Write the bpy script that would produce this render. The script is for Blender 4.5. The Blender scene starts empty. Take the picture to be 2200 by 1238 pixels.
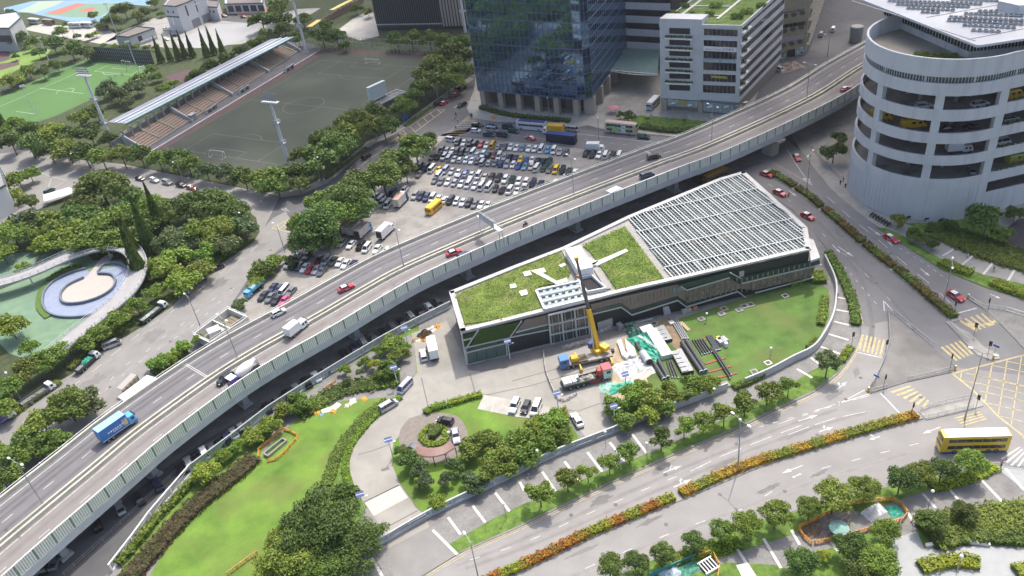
import bpy, bmesh, math, random
import numpy as np
from mathutils import Vector, Matrix
random.seed(7)
RS = np.random.RandomState(11)
scene = bpy.context.scene
COL = scene.collection
# ---------------------------------------------------------------- camera
CF, CPITCH, CROLL, CH = 1742.94, 0.5966262, -0.1397145, 124.3425      # focal length in photo pixels, tilt, roll, height
_cp, _sp, _cr, _sr = math.cos(CPITCH), math.sin(CPITCH), math.cos(CROLL), math.sin(CROLL)
FWD = Vector((0, _cp, -_sp)); _r = Vector((1, 0, 0)); _u = Vector((0, _sp, _cp))
RGT = _cr*_r + _sr*_u; UPV = -_sr*_r + _cr*_u
CAM = Vector((0, 0, CH))
cd = bpy.data.cameras.new('camera'); cam = bpy.data.objects.new('camera', cd); COL.objects.link(cam)
cam.matrix_world = Matrix((( RGT.x, UPV.x, -FWD.x, 0), (RGT.y, UPV.y, -FWD.y, 0), (RGT.z, UPV.z, -FWD.z, CH), (0, 0, 0, 1)))
cd.sensor_width = 36; cd.lens = 36*CF/2200; cd.clip_start = 1; cd.clip_end = 6000
scene.camera = cam
# ---------------------------------------------------------------- daylight
SUN_EL, SUN_AZ = math.radians(60), math.atan2(0.50, 0.87)               # azimuth from +Y towards +X
world = bpy.data.worlds.new('World'); scene.world = world; world.use_nodes = True
nt = world.node_tree; bg = nt.nodes['Background']
sky = nt.nodes.new('ShaderNodeTexSky'); sky.sky_type = 'NISHITA'; sky.sun_disc = False
sky.sun_elevation = SUN_EL; sky.sun_rotation = SUN_AZ; sky.air_density = 1.0; sky.dust_density = 5.0; sky.ozone_density = 1.0
nt.links.new(sky.outputs[0], bg.inputs[0]); bg.inputs[1].default_value = 0.15
sl = bpy.data.lights.new('sun', 'SUN'); sl.energy = 2.3; sl.angle = math.radians(0.6); sl.color = (1, 0.955, 0.88)
so = bpy.data.objects.new('sun', sl); COL.objects.link(so)
SUNV = Vector((math.cos(SUN_EL)*math.sin(SUN_AZ), math.cos(SUN_EL)*math.cos(SUN_AZ), math.sin(SUN_EL)))
so.rotation_euler = SUNV.to_track_quat('Z', 'Y').to_euler(); so.location = (60, 160, 260)
scene.view_settings.view_transform = 'Standard'; scene.view_settings.look = 'None'
scene.view_settings.exposure = 0.82; scene.view_settings.gamma = 1
scene.view_settings.use_curve_mapping = False

# ---------------------------------------------------------------- helpers
def G(x, y, z=0.0):
    """surveyed point: where the sight line of a photograph point meets level z"""
    d = FWD*CF + RGT*(x-1100) + UPV*(619-y)
    return CAM + d*((z-CH)/d.z)
def GP(pts, z=0.0): return [G(x, y, z) for x, y in pts]
def PXM(x, y, z=0.0): return (G(x, y, z)-CAM).dot(FWD)/CF                # metres per photo pixel there
def heading(a, b, z=0.0):
    p, q = G(*a, z), G(*b, z); return math.atan2(q.y-p.y, q.x-p.x)
def R2(x, y, a): c, s = math.cos(a), math.sin(a); return (x*c-y*s, x*s+y*c)

class MB:
    """collects faces of one mesh object"""
    def __init__(s): s.v = []; s.f = []; s.m = []; s.mi = 0
    def add(s, vs, fs):
        o = len(s.v); s.v += [tuple(p) for p in vs]
        for f in fs: s.f.append([i+o for i in f]); s.m.append(s.mi)
        return s
    def box(s, c, d, rz=0, top=1.0, rx=0, ry=0):
        x, y, z = d[0]/2, d[1]/2, d[2]/2
        vs = [(-x,-y,-z),(x,-y,-z),(x,y,-z),(-x,y,-z),(-x*top,-y*top,z),(x*top,-y*top,z),(x*top,y*top,z),(-x*top,y*top,z)]
        M = Matrix.Translation(c) @ Matrix.Rotation(rz, 4, 'Z') @ Matrix.Rotation(ry, 4, 'Y') @ Matrix.Rotation(rx, 4, 'X')
        return s.add([M @ Vector(p) for p in vs], [(0,3,2,1),(4,5,6,7),(0,1,5,4),(1,2,6,5),(2,3,7,6),(3,0,4,7)])
    def prism(s, poly, z0, z1, cap=True):
        P = [(p[0], p[1]) for p in poly]
        if sum(P[i-1][0]*P[i][1]-P[i][0]*P[i-1][1] for i in range(len(P))) < 0: P = P[::-1]
        n = len(P); vs = [(x, y, z0) for x, y in P]+[(x, y, z1) for x, y in P]
        fs = [(i, (i+1) % n, n+(i+1) % n, n+i) for i in range(n)]
        if cap: fs += [tuple(range(n, 2*n)), tuple(range(n-1, -1, -1))]
        return s.add(vs, fs)
    def sheet(s, poly, z):
        P = [(p[0], p[1]) for p in poly]
        if sum(P[i-1][0]*P[i][1]-P[i][0]*P[i-1][1] for i in range(len(P))) < 0: P = P[::-1]
        return s.add([(x, y, z) for x, y in P], [tuple(range(len(P)))])
    def tube(s, a, b, r0, r1=None, n=8, cap=True):
        a, b = Vector(a), Vector(b); r1 = r0 if r1 is None else r1
        t = (b-a).normalized(); u = t.orthogonal().normalized(); w = t.cross(u)
        vs = [a+(u*math.cos(2*math.pi*i/n)+w*math.sin(2*math.pi*i/n))*r0 for i in range(n)]
        vs += [b+(u*math.cos(2*math.pi*i/n)+w*math.sin(2*math.pi*i/n))*r1 for i in range(n)]
        fs = [(i, (i+1) % n, n+(i+1) % n, n+i) for i in range(n)]
        if cap: fs += [tuple(range(n-1, -1, -1)), tuple(range(n, 2*n))]
        return s.add(vs, fs)
    def path(s, pts, r, n=6):
        for a, b in zip(pts[:-1], pts[1:]): s.tube(a, b, r, r, n)
        return s
    def bar(s, a, b, w, h):
        """rectangular bar between two points, w wide and h high"""
        a, b = Vector(a), Vector(b); t = (b-a); L = t.length; t.normalize()
        sd = t.cross(Vector((0, 0, 1)))
        sd = sd.normalized() if sd.length > 1e-4 else Vector((1, 0, 0)); up = sd.cross(t)
        vs = [p+sd*(i*w/2)+up*(j*h/2) for p in (a, b) for i, j in ((-1,-1),(1,-1),(1,1),(-1,1))]
        return s.add(vs, [(3,2,1,0),(4,5,6,7),(0,1,5,4),(1,2,6,5),(2,3,7,6),(3,0,4,7)])
    def loft(s, rings, cap=True):
        n = len(rings[0]); vs = [p for r in rings for p in r]; fs = []
        for k in range(len(rings)-1):
            for i in range(n): j = (i+1) % n; fs.append((k*n+i, k*n+j, (k+1)*n+j, (k+1)*n+i))
        if cap: fs += [tuple(range(n-1, -1, -1)), tuple((len(rings)-1)*n+i for i in range(n))]
        return s.add(vs, fs)
    def lathe(s, c, prof, n=16):
        return s.loft([[(c[0]+r*math.cos(2*math.pi*i/n), c[1]+r*math.sin(2*math.pi*i/n), c[2]+z) for i in range(n)] for r, z in prof])
    def ribbon(s, line, o0, o1, z0, z1=None):
        """strip along a world polyline between two sideways offsets (left positive); z1 gives it thickness"""
        N = normals(line); z1v = z0 if z1 is None else z1
        A = [(p[0]+n[0]*o0, p[1]+n[1]*o0) for p, n in zip(line, N)]; B = [(p[0]+n[0]*o1, p[1]+n[1]*o1) for p, n in zip(line, N)]
        zz = [(p[2] if len(p) > 2 and p[2] else 0) for p in line]; m = len(line)
        vs = [(a[0], a[1], z1v+q) for a, q in zip(A, zz)]+[(b[0], b[1], z1v+q) for b, q in zip(B, zz)]
        fs = []
        up = (o0 > o1)
        for i in range(m-1): f = (i, m+i, m+i+1, i+1); fs.append(f if up else f[::-1])
        if z1 is not None:
            vs += [(a[0], a[1], z0+q) for a, q in zip(A, zz)]+[(b[0], b[1], z0+q) for b, q in zip(B, zz)]
            for i in range(m-1):
                for f in ((2*m+i, 2*m+i+1, 3*m+i+1, 3*m+i), (i, i+1, 2*m+i+1, 2*m+i), (m+i, 3*m+i, 3*m+i+1, m+i+1)): fs.append(f if up else f[::-1])
            e0 = (0, 2*m, 3*m, m); e1 = (m-1, 2*m-1, 4*m-1, 3*m-1)
            fs += [e0 if up else e0[::-1], e1 if up else e1[::-1]]
        return s.add(vs, fs)
    def mesh(s, name, mats, smooth=False):
        me = bpy.data.meshes.new(name); me.from_pydata(s.v, [], s.f)
        for m in (mats if isinstance(mats, (list, tuple)) else [mats]): me.materials.append(m)
        if any(s.m): me.polygons.foreach_set('material_index', s.m)
        if smooth: me.polygons.foreach_set('use_smooth', [True]*len(me.polygons))
        me.update(); return me
    def build(s, name, mats, parent=None, smooth=False):
        return link(name, s.mesh(name, mats, smooth), parent)
def link(name, me, parent=None, loc=None, rz=0, sc=None):
    o = bpy.data.objects.new(name, me); COL.objects.link(o)
    if parent: o.parent = parent
    if loc is not None: o.location = loc
    if rz: o.rotation_euler = (0, 0, rz)
    if sc: o.scale = sc
    return o
def normals(line):
    L = [Vector((p[0], p[1], 0)) for p in line]; N = []
    for i in range(len(L)):
        t = (L[min(i+1, len(L)-1)]-L[max(i-1, 0)]).normalized(); N.append((-t.y, t.x))
    return N
def smooth_line(P, step=2.0):
    """Catmull-Rom through world points, resampled evenly"""
    P = [Vector((p[0], p[1], p[2] if len(p) > 2 else 0)) for p in P]; out = []
    for i in range(len(P)-1):
        p0, p1, p2, p3 = P[max(i-1, 0)], P[i], P[i+1], P[min(i+2, len(P)-1)]
        n = max(2, int((p2-p1).length/step))
        for k in range(n):
            t = k/n
            out.append(0.5*((2*p1)+(p2-p0)*t+(2*p0-5*p1+4*p2-p3)*t*t+(3*p1-p0-3*p2+p3)*t**3))
    out.append(P[-1]); return out
def along(line, d):
    acc = 0
    for a, b in zip(line[:-1], line[1:]):
        a, b = Vector(a), Vector(b); l = (b-a).length
        if acc+l >= d and l > 0:
            t = (b-a)/l; return a+t*(d-acc), math.atan2(t.y, t.x)
        acc += l
    t = (Vector(line[-1])-Vector(line[-2])).normalized(); return Vector(line[-1]), math.atan2(t.y, t.x)
def length(line): return sum((Vector(b)-Vector(a)).length for a, b in zip(line[:-1], line[1:]))
def offset(line, o):
    return [Vector((p[0]+n[0]*o, p[1]+n[1]*o, p[2] if len(p) > 2 else 0)) for p, n in zip(line, normals(line))]
def sub(line, d0, d1, step=2.0):
    n = max(2, int((d1-d0)/step)+1); return [along(line, d0+(d1-d0)*i/(n-1))[0] for i in range(n)]
def tag(o, label=None, cat=None, group=None, kind=None):
    if label: o['label'] = label
    if cat: o['category'] = cat
    if group: o['group'] = group
    if kind: o['kind'] = kind
    return o
def thing(name, label, cat, loc=(0, 0, 0), rz=0, group=None):
    o = bpy.data.objects.new(name, None); COL.objects.link(o); o.empty_display_size = 0.5
    o.location = loc; o.rotation_euler = (0, 0, rz); return tag(o, label, cat, group)
def struct(name, mb, m): return tag(mb.build(name, m), kind='structure')
def copy_tree(o, parent=None):
    c = o.copy(); COL.objects.link(c); c.parent = parent
    for ch in o.children: copy_tree(ch, c)
    return c
ORD = ['zeroth', 'first', 'second', 'third', 'fourth', 'fifth', 'sixth', 'seventh', 'eighth', 'ninth', 'tenth', 'eleventh', 'twelfth', 'thirteenth',
       'fourteenth', 'fifteenth', 'sixteenth', 'seventeenth', 'eighteenth', 'nineteenth', 'twentieth', 'twenty-first', 'twenty-second', 'twenty-third',
       'twenty-fourth', 'twenty-fifth', 'twenty-sixth', 'twenty-seventh', 'twenty-eighth', 'twenty-ninth', 'thirtieth', 'thirty-first', 'thirty-second', 'thirty-third', 'thirty-fourth', 'thirty-fifth', 'thirty-sixth']

# ---------------------------------------------------------------- materials
MATS = {}
def mat(name, col, rough=0.8, var=0.0, scale=1.0, metal=0.0, col2=None, bump=0.0, bscale=None, spec=None, coat=0.0, stretch=None, detail=6, trans=0.0, objvar=0.0, stain=None):
    if name in MATS: return MATS[name]
    m = bpy.data.materials.new(name); m.use_nodes = True; t = m.node_tree; N = t.nodes; L = t.links
    b = N['Principled BSDF']; b.inputs['Roughness'].default_value = rough; b.inputs['Metallic'].default_value = metal
    if spec is not None: b.inputs['Specular IOR Level'].default_value = spec
    if coat: b.inputs['Coat Weight'].default_value = coat; b.inputs['Coat Roughness'].default_value = 0.08
    c1 = tuple(col)+(1,); c = None
    pos = None
    if var or col2 or bump or stain:
        ge = N.new('ShaderNodeNewGeometry'); pos = ge.outputs['Position']
        if stretch:
            mp = N.new('ShaderNodeMapping'); mp.inputs['Scale'].default_value = stretch[:3]; mp.inputs['Rotation'].default_value = (0, 0, stretch[3] if len(stretch) > 3 else 0)
            mp.vector_type = 'TEXTURE'; mp.inputs['Scale'].default_value = tuple(1/s for s in stretch[:3])
            L.new(pos, mp.inputs[0]); pos = mp.outputs[0]
    if var or col2:
        no = N.new('ShaderNodeTexNoise'); no.inputs['Scale'].default_value = scale; no.inputs['Detail'].default_value = detail; no.inputs['Roughness'].default_value = 0.6
        L.new(pos, no.inputs['Vector'])
        cr = N.new('ShaderNodeValToRGB'); cr.color_ramp.elements[0].position = 0.3; cr.color_ramp.elements[1].position = 0.7
        ca = tuple(max(0, x*(1-var)) for x in col)+(1,); cb = tuple(min(1, x*(1+var)) for x in (col2 or col))+(1,)
        cr.color_ramp.elements[0].color = ca; cr.color_ramp.elements[1].color = cb
        L.new(no.outputs[0], cr.inputs[0]); c = cr.outputs[0]
    if stain:      # patches of another colour with a shape of their own: (colour, scale, amount 0..1)
        n2 = N.new('ShaderNodeTexNoise'); n2.inputs['Scale'].default_value = stain[1]; n2.inputs['Detail'].default_value = 5
        L.new(pos, n2.inputs['Vector'])
        r2 = N.new('ShaderNodeValToRGB'); r2.color_ramp.elements[0].position = 0.56-stain[2]*0.2; r2.color_ramp.elements[1].position = 0.86-stain[2]*0.1
        L.new(n2.outputs[0], r2.inputs[0])
        mx = N.new('ShaderNodeMix'); mx.data_type = 'RGBA'; L.new(r2.outputs[0], mx.inputs[0])
        if c is None: mx.inputs[6].default_value = c1
        else: L.new(c, mx.inputs[6])
        mx.inputs[7].default_value = tuple(stain[0])+(1,); c = mx.outputs[2]
    if objvar:
        oi = N.new('ShaderNodeObjectInfo'); hs = N.new('ShaderNodeHueSaturation')
        a = N.new('ShaderNodeMath'); a.operation = 'MULTIPLY_ADD'; a.inputs[1].default_value = 2*objvar; a.inputs[2].default_value = 1-objvar
        L.new(oi.outputs['Random'], a.inputs[0]); L.new(a.outputs[0], hs.inputs['Value'])
        h = N.new('ShaderNodeMath'); h.operation = 'MULTIPLY_ADD'; h.inputs[1].default_value = 0.04; h.inputs[2].default_value = 0.48
        w = N.new('ShaderNodeMath'); w.operation = 'FRACT'; k = N.new('ShaderNodeMath'); k.operation = 'MULTIPLY'; k.inputs[1].default_value = 7.31
        L.new(oi.outputs['Random'], k.inputs[0]); L.new(k.outputs[0], w.inputs[0]); L.new(w.outputs[0], h.inputs[0]); L.new(h.outputs[0], hs.inputs['Hue'])
        if c is None: hs.inputs['Color'].default_value = c1
        else: L.new(c, hs.inputs['Color'])
        c = hs.outputs[0]
    if c is None: b.inputs['Base Color'].default_value = c1
    else: L.new(c, b.inputs['Base Color'])
    if bump:
        nb = N.new('ShaderNodeTexNoise'); nb.inputs['Scale'].default_value = bscale or scale*3; nb.inputs['Detail'].default_value = 4
        L.new(pos, nb.inputs['Vector']); bp = N.new('ShaderNodeBump'); bp.inputs['Strength'].default_value = bump; bp.inputs['Distance'].default_value = 0.2
        L.new(nb.outputs[0], bp.inputs['Height']); L.new(bp.outputs[0], b.inputs['Normal'])
    if trans:
        tr = N.new('ShaderNodeBsdfTranslucent'); ms = N.new('ShaderNodeMixShader'); ms.inputs[0].default_value = trans
        if c is None: tr.inputs[0].default_value = c1
        else: L.new(c, tr.inputs[0])
        L.new(b.outputs[0], ms.inputs[1]); L.new(tr.outputs[0], ms.inputs[2]); L.new(ms.outputs[0], N['Material Output'].inputs[0])
    MATS[name] = m; return m
def glass_mat(name, col, rough=0.05, a=1.0):
    if name in MATS: return MATS[name]
    m = mat(name, col, rough, spec=0.8)
    return m
ASPH = mat('asphalt', (.105, .105, .108), .9, .12, .35, bump=.05, bscale=6, stain=((.072, .072, .075), .06, .45))
ASPH_L = mat('worn_asphalt', (.225, .218, .208), .9, .10, .25, stain=((.20, .192, .182), .05, .5))
ASPH_N = mat('pale_asphalt', (.255, .246, .237), .9, .09, .22, stain=((.215, .205, .197), .045, .45))
CONC = mat('concrete', (.30, .29, .265), .85, .14, .4, stain=((.2, .195, .18), .12, .5))
CONC_L = mat('pale_concrete', (.40, .385, .345), .85, .10, .5, stain=((.29, .28, .255), .15, .4))
LOTC = mat('car_park_concrete', (.27, .255, .235), .9, .16, .3, stain=((.16, .15, .14), .16, .6))
WHITE = mat('white_paint', (.78, .78, .76), .5, .05, .8)
LINE = mat('road_line_white', (.50, .50, .48), .7, .3, 1.2)
LINEY = mat('road_line_yellow', (.44, .36, .18), .7, .3, 1.2)
GREY = mat('grey_metal', (.30, .31, .32), .45, metal=.3)
LGREY = mat('light_grey_metal', (.50, .52, .53), .4, metal=.3)
DARK = mat('dark_grey', (.05, .05, .055), .6)
BLACK = mat('black_rubber', (.02, .02, .02), .7)
STEELW = mat('pale_steel', (.62, .64, .65), .4, .05, .6)
TRUNK = mat('bark', (.13, .10, .075), .95, .3, 3)
SOIL = mat('soil', (.17, .125, .085), 1, .3, .8)
ORANGE = mat('orange_plastic', (.75, .25, .05), .5)
REDP = mat('red_plastic', (.6, .06, .05), .5)
YEL = mat('yellow_paint', (.72, .43, .03), .4, .08, 2)
GLASS = glass_mat('dark_glass', (.018, .022, .028))
# ================================================================ ground, roads, pavements
def slab(name, pts, m, h=.13, z0=-.3, px=True):
    return struct(name, MB().prism(GP(pts) if px else pts, z0, h), m)
def sheet(name, pts, m, z, smooth=0):
    P = GP(pts)
    if smooth: P = smooth_line(P+[P[0]], smooth)[:-1]
    return struct(name, MB().sheet(P, z), m)
GRASS = mat('lawn_grass', (.085, .17, .02), .95, .2, .14, col2=(.13, .225, .03), bump=.35, bscale=6, detail=12, stain=((.15, .175, .045), .12, .5))
GRASS_D = mat('verge_grass', (.075, .14, .025), .95, .3, .6, col2=(.12, .20, .03), bump=.3, bscale=5)
WOODF = mat('woodland_floor', (.05, .065, .025), 1, .4, .5)
PAVER = mat('grey_pavers', (.215, .21, .20), .9, .18, 2.2, stain=((.13, .125, .12), .25, .5), detail=10)
PAVER_S = mat('plaza_stone', (.33, .34, .34), .85, .06, .6)
TURF = mat('old_turf', (.048, .06, .046), .95, .10, .03, col2=(.066, .075, .052))
TURF_G = mat('green_turf', (.075, .165, .045), .95, .08, .05)
TRACK = mat('brick_track', (.10, .06, .058), .9, .1, .3)
GREENP = mat('green_painted_ground', (.15, .235, .15), .9, .14, .3, stain=((.11, .20, .14), .2, .4))
PINKP = mat('pale_plaza', (.42, .38, .34), .9, .05, .5)
BLUEP = mat('blue_pool_floor', (.24, .28, .38), .6, .10, .5)
SAND = mat('sandy_ground', (.36, .29, .20), .95, .25, .4)

struct('ground', MB().sheet([(-1600, -400), (1600, -400), (1600, 1600), (-1600, 1600)], 0), ASPH)
left_road = struct('left_road', MB().sheet(GP([(-120, 1010), (15, 880), (155, 795), (225, 742), (368, 652), (438, 585), (550, 508), (585, 470), (640, 440),
    (720, 425), (690, 478), (640, 506), (595, 540), (560, 568), (530, 604), (500, 650), (470, 720), (300, 830), (60, 1030), (-60, 1130)]), .004), ASPH_L)
cross_street = struct('cross_street', MB().sheet(GP([(-150, 260), (0, 330), (100, 322), (263, 352), (400, 380), (560, 412), (600, 425), (560, 505), (540, 460), (350, 430), (200, 400), (100, 445), (-150, 540)]), .006), ASPH_L)
pitch_road = struct('pitch_road', MB().sheet(GP([(600, 430), (650, 415), (800, 308), (926, 230), (1018, 168), (1030, 190), (1000, 235), (990, 262), (960, 284), (870, 330), (800, 385), (720, 440), (640, 500)]), .008), ASPH)
lot = struct('car_park_surface', MB().sheet(GP([(470, 728), (500, 652), (545, 604), (600, 545), (640, 520), (700, 478), (770, 430), (800, 400), (850, 350), (900, 312), (945, 292), (1000, 295),
    (1180, 312), (1300, 325), (1420, 332), (1330, 400), (1150, 470), (960, 560), (800, 650), (620, 760)]), .010), LOTC)
main_road = struct('main_road', MB().sheet(GP([(700, 1420), (850, 1260), (981, 1190), (1100, 1139), (1310, 1039), (1450, 976), (1573, 926), (1650, 888), (1750, 841), (1800, 803), (1835, 756), (1850, 718), (1850, 695), (1900, 640),
    (1970, 700), (2050, 790), (2200, 760), (2400, 760), (2400, 1010), (2200, 1003), (2138, 995), (1915, 1041), (1833, 1061), (1700, 1100), (1515, 1161), (1338, 1226), (1150, 1310), (1000, 1420)]), .004), ASPH_N)
right_road = struct('right_road', MB().sheet(GP([(1640, 330), (1560, 350), (1600, 385), (1703, 450), (1770, 525), (1810, 580), (1843, 655), (1850, 700), (1905, 690), (2000, 760), (2060, 790), (2400, 830), (2400, 690), (2200, 640),
    (2125, 618), (2025, 578), (1963, 538), (1913, 505), (1863, 473), (1785, 408), (1720, 325), (1690, 300)]), .008), mat('right_asphalt', (.185, .183, .182), .9, .08, .25, stain=((.14, .138, .137), .06, .4)))
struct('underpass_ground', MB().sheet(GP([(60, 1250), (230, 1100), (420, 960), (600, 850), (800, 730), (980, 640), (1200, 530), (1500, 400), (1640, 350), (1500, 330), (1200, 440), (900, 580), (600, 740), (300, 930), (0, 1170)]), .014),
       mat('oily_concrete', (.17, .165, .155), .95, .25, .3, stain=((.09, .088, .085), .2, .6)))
# --- raised blocks
slab('park_ground', [(-250, 1100), (-60, 945), (15, 890), (88, 840), (155, 803), (225, 750), (295, 708), (368, 660), (400, 627), (438, 593), (495, 553), (545, 520), (558, 498), (550, 468), (530, 452), (450, 442), (350, 425), (270, 402), (195, 398),
    (100, 442), (0, 490), (-250, 600)], WOODF)
slab('sports_ground', [(-700, 150), (-100, 268), (60, 318), (170, 343), (263, 352), (400, 380), (560, 412), (605, 424), (648, 412), (705, 388), (800, 306), (858, 280), (926, 230), (976, 194), (1012, 170), (1005, 60), (1003, -80), (-500, -80)], WOODF)
slab('pavement_pitch_side', [(560, 414), (605, 425), (650, 418), (705, 393), (800, 312), (858, 285), (926, 235), (976, 199), (1018, 170), (1008, 166), (966, 193), (915, 230), (845, 280), (790, 305), (695, 384), (645, 405), (600, 415)], CONC, .15)
slab('tower_block_pavement', [(1018, 195), (1003, 233), (1013, 253), (1060, 262), (1100, 263), (1240, 275), (1262, 270), (1310, 282), (1373, 287), (1475, 297), (1600, 275), (1640, 170), (1700, 40), (1500, -60), (1050, -60)], CONC)
slab('site_block', [(130, 1300), (243, 1228), (273, 1190), (325, 1118), (370, 1065), (413, 1015), (500, 950), (580, 888), (657, 840), (748, 784), (823, 739), (875, 711), (970, 662), (1100, 590), (1210, 545), (1350, 480), (1544, 402), (1600, 385),
    (1703, 455), (1735, 485), (1770, 530), (1810, 585), (1830, 620), (1843, 658), (1850, 695), (1848, 720), (1835, 758), (1800, 805), (1750, 843), (1650, 890), (1573, 928), (1450, 978), (1310, 1041), (1100, 1141), (981, 1192), (903, 1238), (700, 1360), (350, 1420)], PAVER)
slab('garage_block', [(1700, 290), (1720, 325), (1785, 408), (1863, 473), (1913, 505), (1963, 538), (2025, 578), (2125, 618), (2200, 640), (2500, 700), (2500, 200), (2100, 150), (1850, 180)], CONC)
slab('south_pavement', [(1200, 1300), (1338, 1228), (1398, 1204), (1515, 1162), (1650, 1113), (1700, 1100), (1833, 1062), (1915, 1041), (2040, 1018), (2138, 996), (2200, 1005), (2400, 1040), (2400, 1500), (1100, 1500)], PAVER)
slab('traffic_island', [(1906, 668), (1960, 712), (2008, 750), (2050, 790), (2044, 801), (1950, 821), (1870, 846), (1860, 840), (1880, 812), (1900, 775), (1908, 735), (1909, 700)], mat('patched_concrete', (.21, .20, .185), .9, .15, .3, stain=((.13, .125, .12), .1, .6)), .14)
slab('corner_island', [(2077, 641), (2110, 662), (2152, 700), (2200, 750), (2300, 850), (2300, 690), (2200, 668), (2140, 655)], PAVER, .14)
slab('refuge_island', [(2030, 692), (2042, 690), (2062, 706), (2084, 716), (2112, 745), (2146, 762), (2148, 772), (2128, 774), (2100, 764), (2070, 734)], CONC, .14)
slab('median_refuge', [(1973, 885), (2000, 868), (2090, 852), (2110, 862), (2113, 873), (2080, 882), (1990, 903)], CONC, .14)
# --- surfaces laid on the blocks
main_lawn = sheet('main_lawn', [(318, 1245), (345, 1200), (380, 1150), (430, 1090), (490, 1040), (545, 1000), (600, 935), (660, 885), (740, 862), (830, 855), (800, 880), (755, 935), (725, 975), (695, 1040), (660, 1110), (600, 1245), (500, 1330), (350, 1330)], GRASS, .16)
slab('lawn_border', [(585, 1240), (655, 1115), (700, 1000), (735, 950), (800, 872), (835, 858), (862, 850), (895, 800), (890, 730), (880, 720), (823, 745), (748, 790), (700, 818), (655, 850), (600, 900), (560, 980), (480, 1040), (400, 1100), (300, 1238), (250, 1300), (230, 1270), (300, 1170), (420, 1010), (660, 842), (880, 708), (900, 700), (905, 800), (870, 860), (800, 900), (772, 935), (752, 985), (755, 1015), (770, 1065), (790, 1090), (700, 1240)], GRASS_D, .145)
driveway = sheet('driveway', [(775, 925), (752, 978), (752, 1012), (767, 1062), (785, 1084), (826, 1144), (835, 1180), (923, 1133), (912, 1106), (893, 1092), (858, 1040), (839, 990), (846, 950), (866, 928), (902, 896), (912, 886), (1040, 846), (1025, 880), (1110, 896), (1165, 902),
    (1205, 880), (1215, 870), (1245, 925), (1262, 945), (1318, 922), (1290, 870), (1288, 845), (1330, 835), (1340, 740), (1420, 690), (1340, 700), (1003, 782), (960, 690), (883, 718), (890, 742), (897, 800), (860, 852), (800, 893)], mat('driveway_concrete', (.30, .287, .255), .88, .10, .35, stain=((.22, .21, .185), .1, .45)), .15)
sheet('driveway_apron', [(783, 1080), (857, 1043), (877, 1070), (803, 1110)], mat('pale_apron', (.45, .43, .39), .85, .08, .6), .158)
sheet('road_crossover', [(835, 1181), (923, 1133), (981, 1193), (905, 1240), (850, 1270)], ASPH_L, .16)
sheet('island_garden', [(846, 952), (866, 930), (904, 898), (916, 890), (1040, 850), (1028, 880), (1110, 898), (1165, 905), (1205, 882), (1240, 935), (1245, 950), (1100, 1008), (1000, 1060), (912, 1104), (894, 1090), (860, 1040), (841, 990)], GRASS, .18)
sheet('roundabout_paving', [(880, 900), (930, 888), (980, 895), (1003, 925), (1003, 955), (985, 980), (950, 995), (905, 992), (872, 975), (858, 950), (862, 922)], mat('brown_pavers', (.20, .175, .155), .9, .2, 2, detail=9), .20, smooth=1.0)
sheet('parking_bays', [(1040, 849), (1165, 873), (1203, 880), (1165, 903), (1110, 897), (1026, 880)], CONC_L, .19)
work_lawn = sheet('work_site_lawn', [(1300, 850), (1345, 725), (1440, 692), (1650, 625), (1752, 600), (1780, 625), (1782, 680), (1760, 730), (1700, 772), (1640, 806), (1560, 838), (1420, 880), (1320, 915)], mat('site_grass', (.06, .125, .022), .95, .25, .15, col2=(.09, .165, .03), bump=.25, bscale=5, detail=9, stain=((.13, .15, .045), .09, .5)), .16)
sheet('site_spoil_strip', [(1298, 842), (1322, 735), (1345, 722), (1376, 775), (1400, 845), (1330, 870)], SAND, .17)
sheet('site_bare_strip', [(1398, 700), (1440, 680), (1475, 742), (1500, 790), (1440, 740)], mat('brown_earth', (.22, .16, .10), 1, .25, .8), .17)
sheet('terrace_paving', [(1003, 784), (1090, 766), (1265, 722), (1340, 702), (1345, 716), (1265, 742), (1180, 768), (1085, 792), (1035, 800), (1005, 796)], mat('dark_terrace', (.15, .145, .14), .9, .15, .5), .162)
for nm, pts in [('verge', [(963, 1172), (1048, 1122), (1125, 1084), (1195, 1058), (1240, 1036), (1295, 1016), (1343, 994), (1413, 968), (1520, 918), (1600, 880), (1680, 838), (1740, 800), (1790, 775), (1815, 760), (1832, 756), (1800, 800), (1748, 839), (1648, 886), (1571, 924), (1448, 974), (1308, 1037), (1100, 1136), (983, 1188)]),
                ('verge', [(1770, 540), (1782, 545), (1806, 590), (1822, 620), (1838, 660), (1844, 695), (1832, 708), (1830, 680), (1822, 640), (1800, 600)]),
                ('verge', [(1880, 488), (1913, 508), (1963, 541), (2025, 581), (2125, 621), (2200, 643), (2300, 670), (2300, 640), (2200, 612), (2110, 590), (2030, 562), (1990, 540), (1940, 508), (1905, 492)]),
                ('verge', [(2000, 480), (2090, 470), (2200, 500), (2400, 540), (2400, 640), (2200, 585), (2100, 555), (2000, 505), (1940, 480)]),
                ('verge', [(1330, 1236), (1400, 1206), (1515, 1165), (1650, 1117), (1835, 1066), (1915, 1045), (2040, 1022), (2134, 1000), (2125, 1012), (2060, 1035), (2000, 1052), (1920, 1080), (1830, 1110), (1700, 1150), (1580, 1190), (1500, 1215), (1440, 1240)]),
                ('verge', [(1440, 1252), (1560, 1210), (1660, 1215), (1700, 1225), (1800, 1170), (1900, 1135), (1920, 1180), (1920, 1250), (1700, 1330), (1440, 1330)]),
                ('verge', [(1968, 1140), (2060, 1100), (2160, 1078), (2260, 1070), (2260, 1182), (2130, 1172), (2030, 1172), (1986, 1178)]),
                ('tower_lawn', [(1345, 262), (1375, 248), (1520, 262), (1585, 270), (1475, 288), (1375, 278)])]:
    sheet(nm, pts, GRASS_D, .17)
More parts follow.
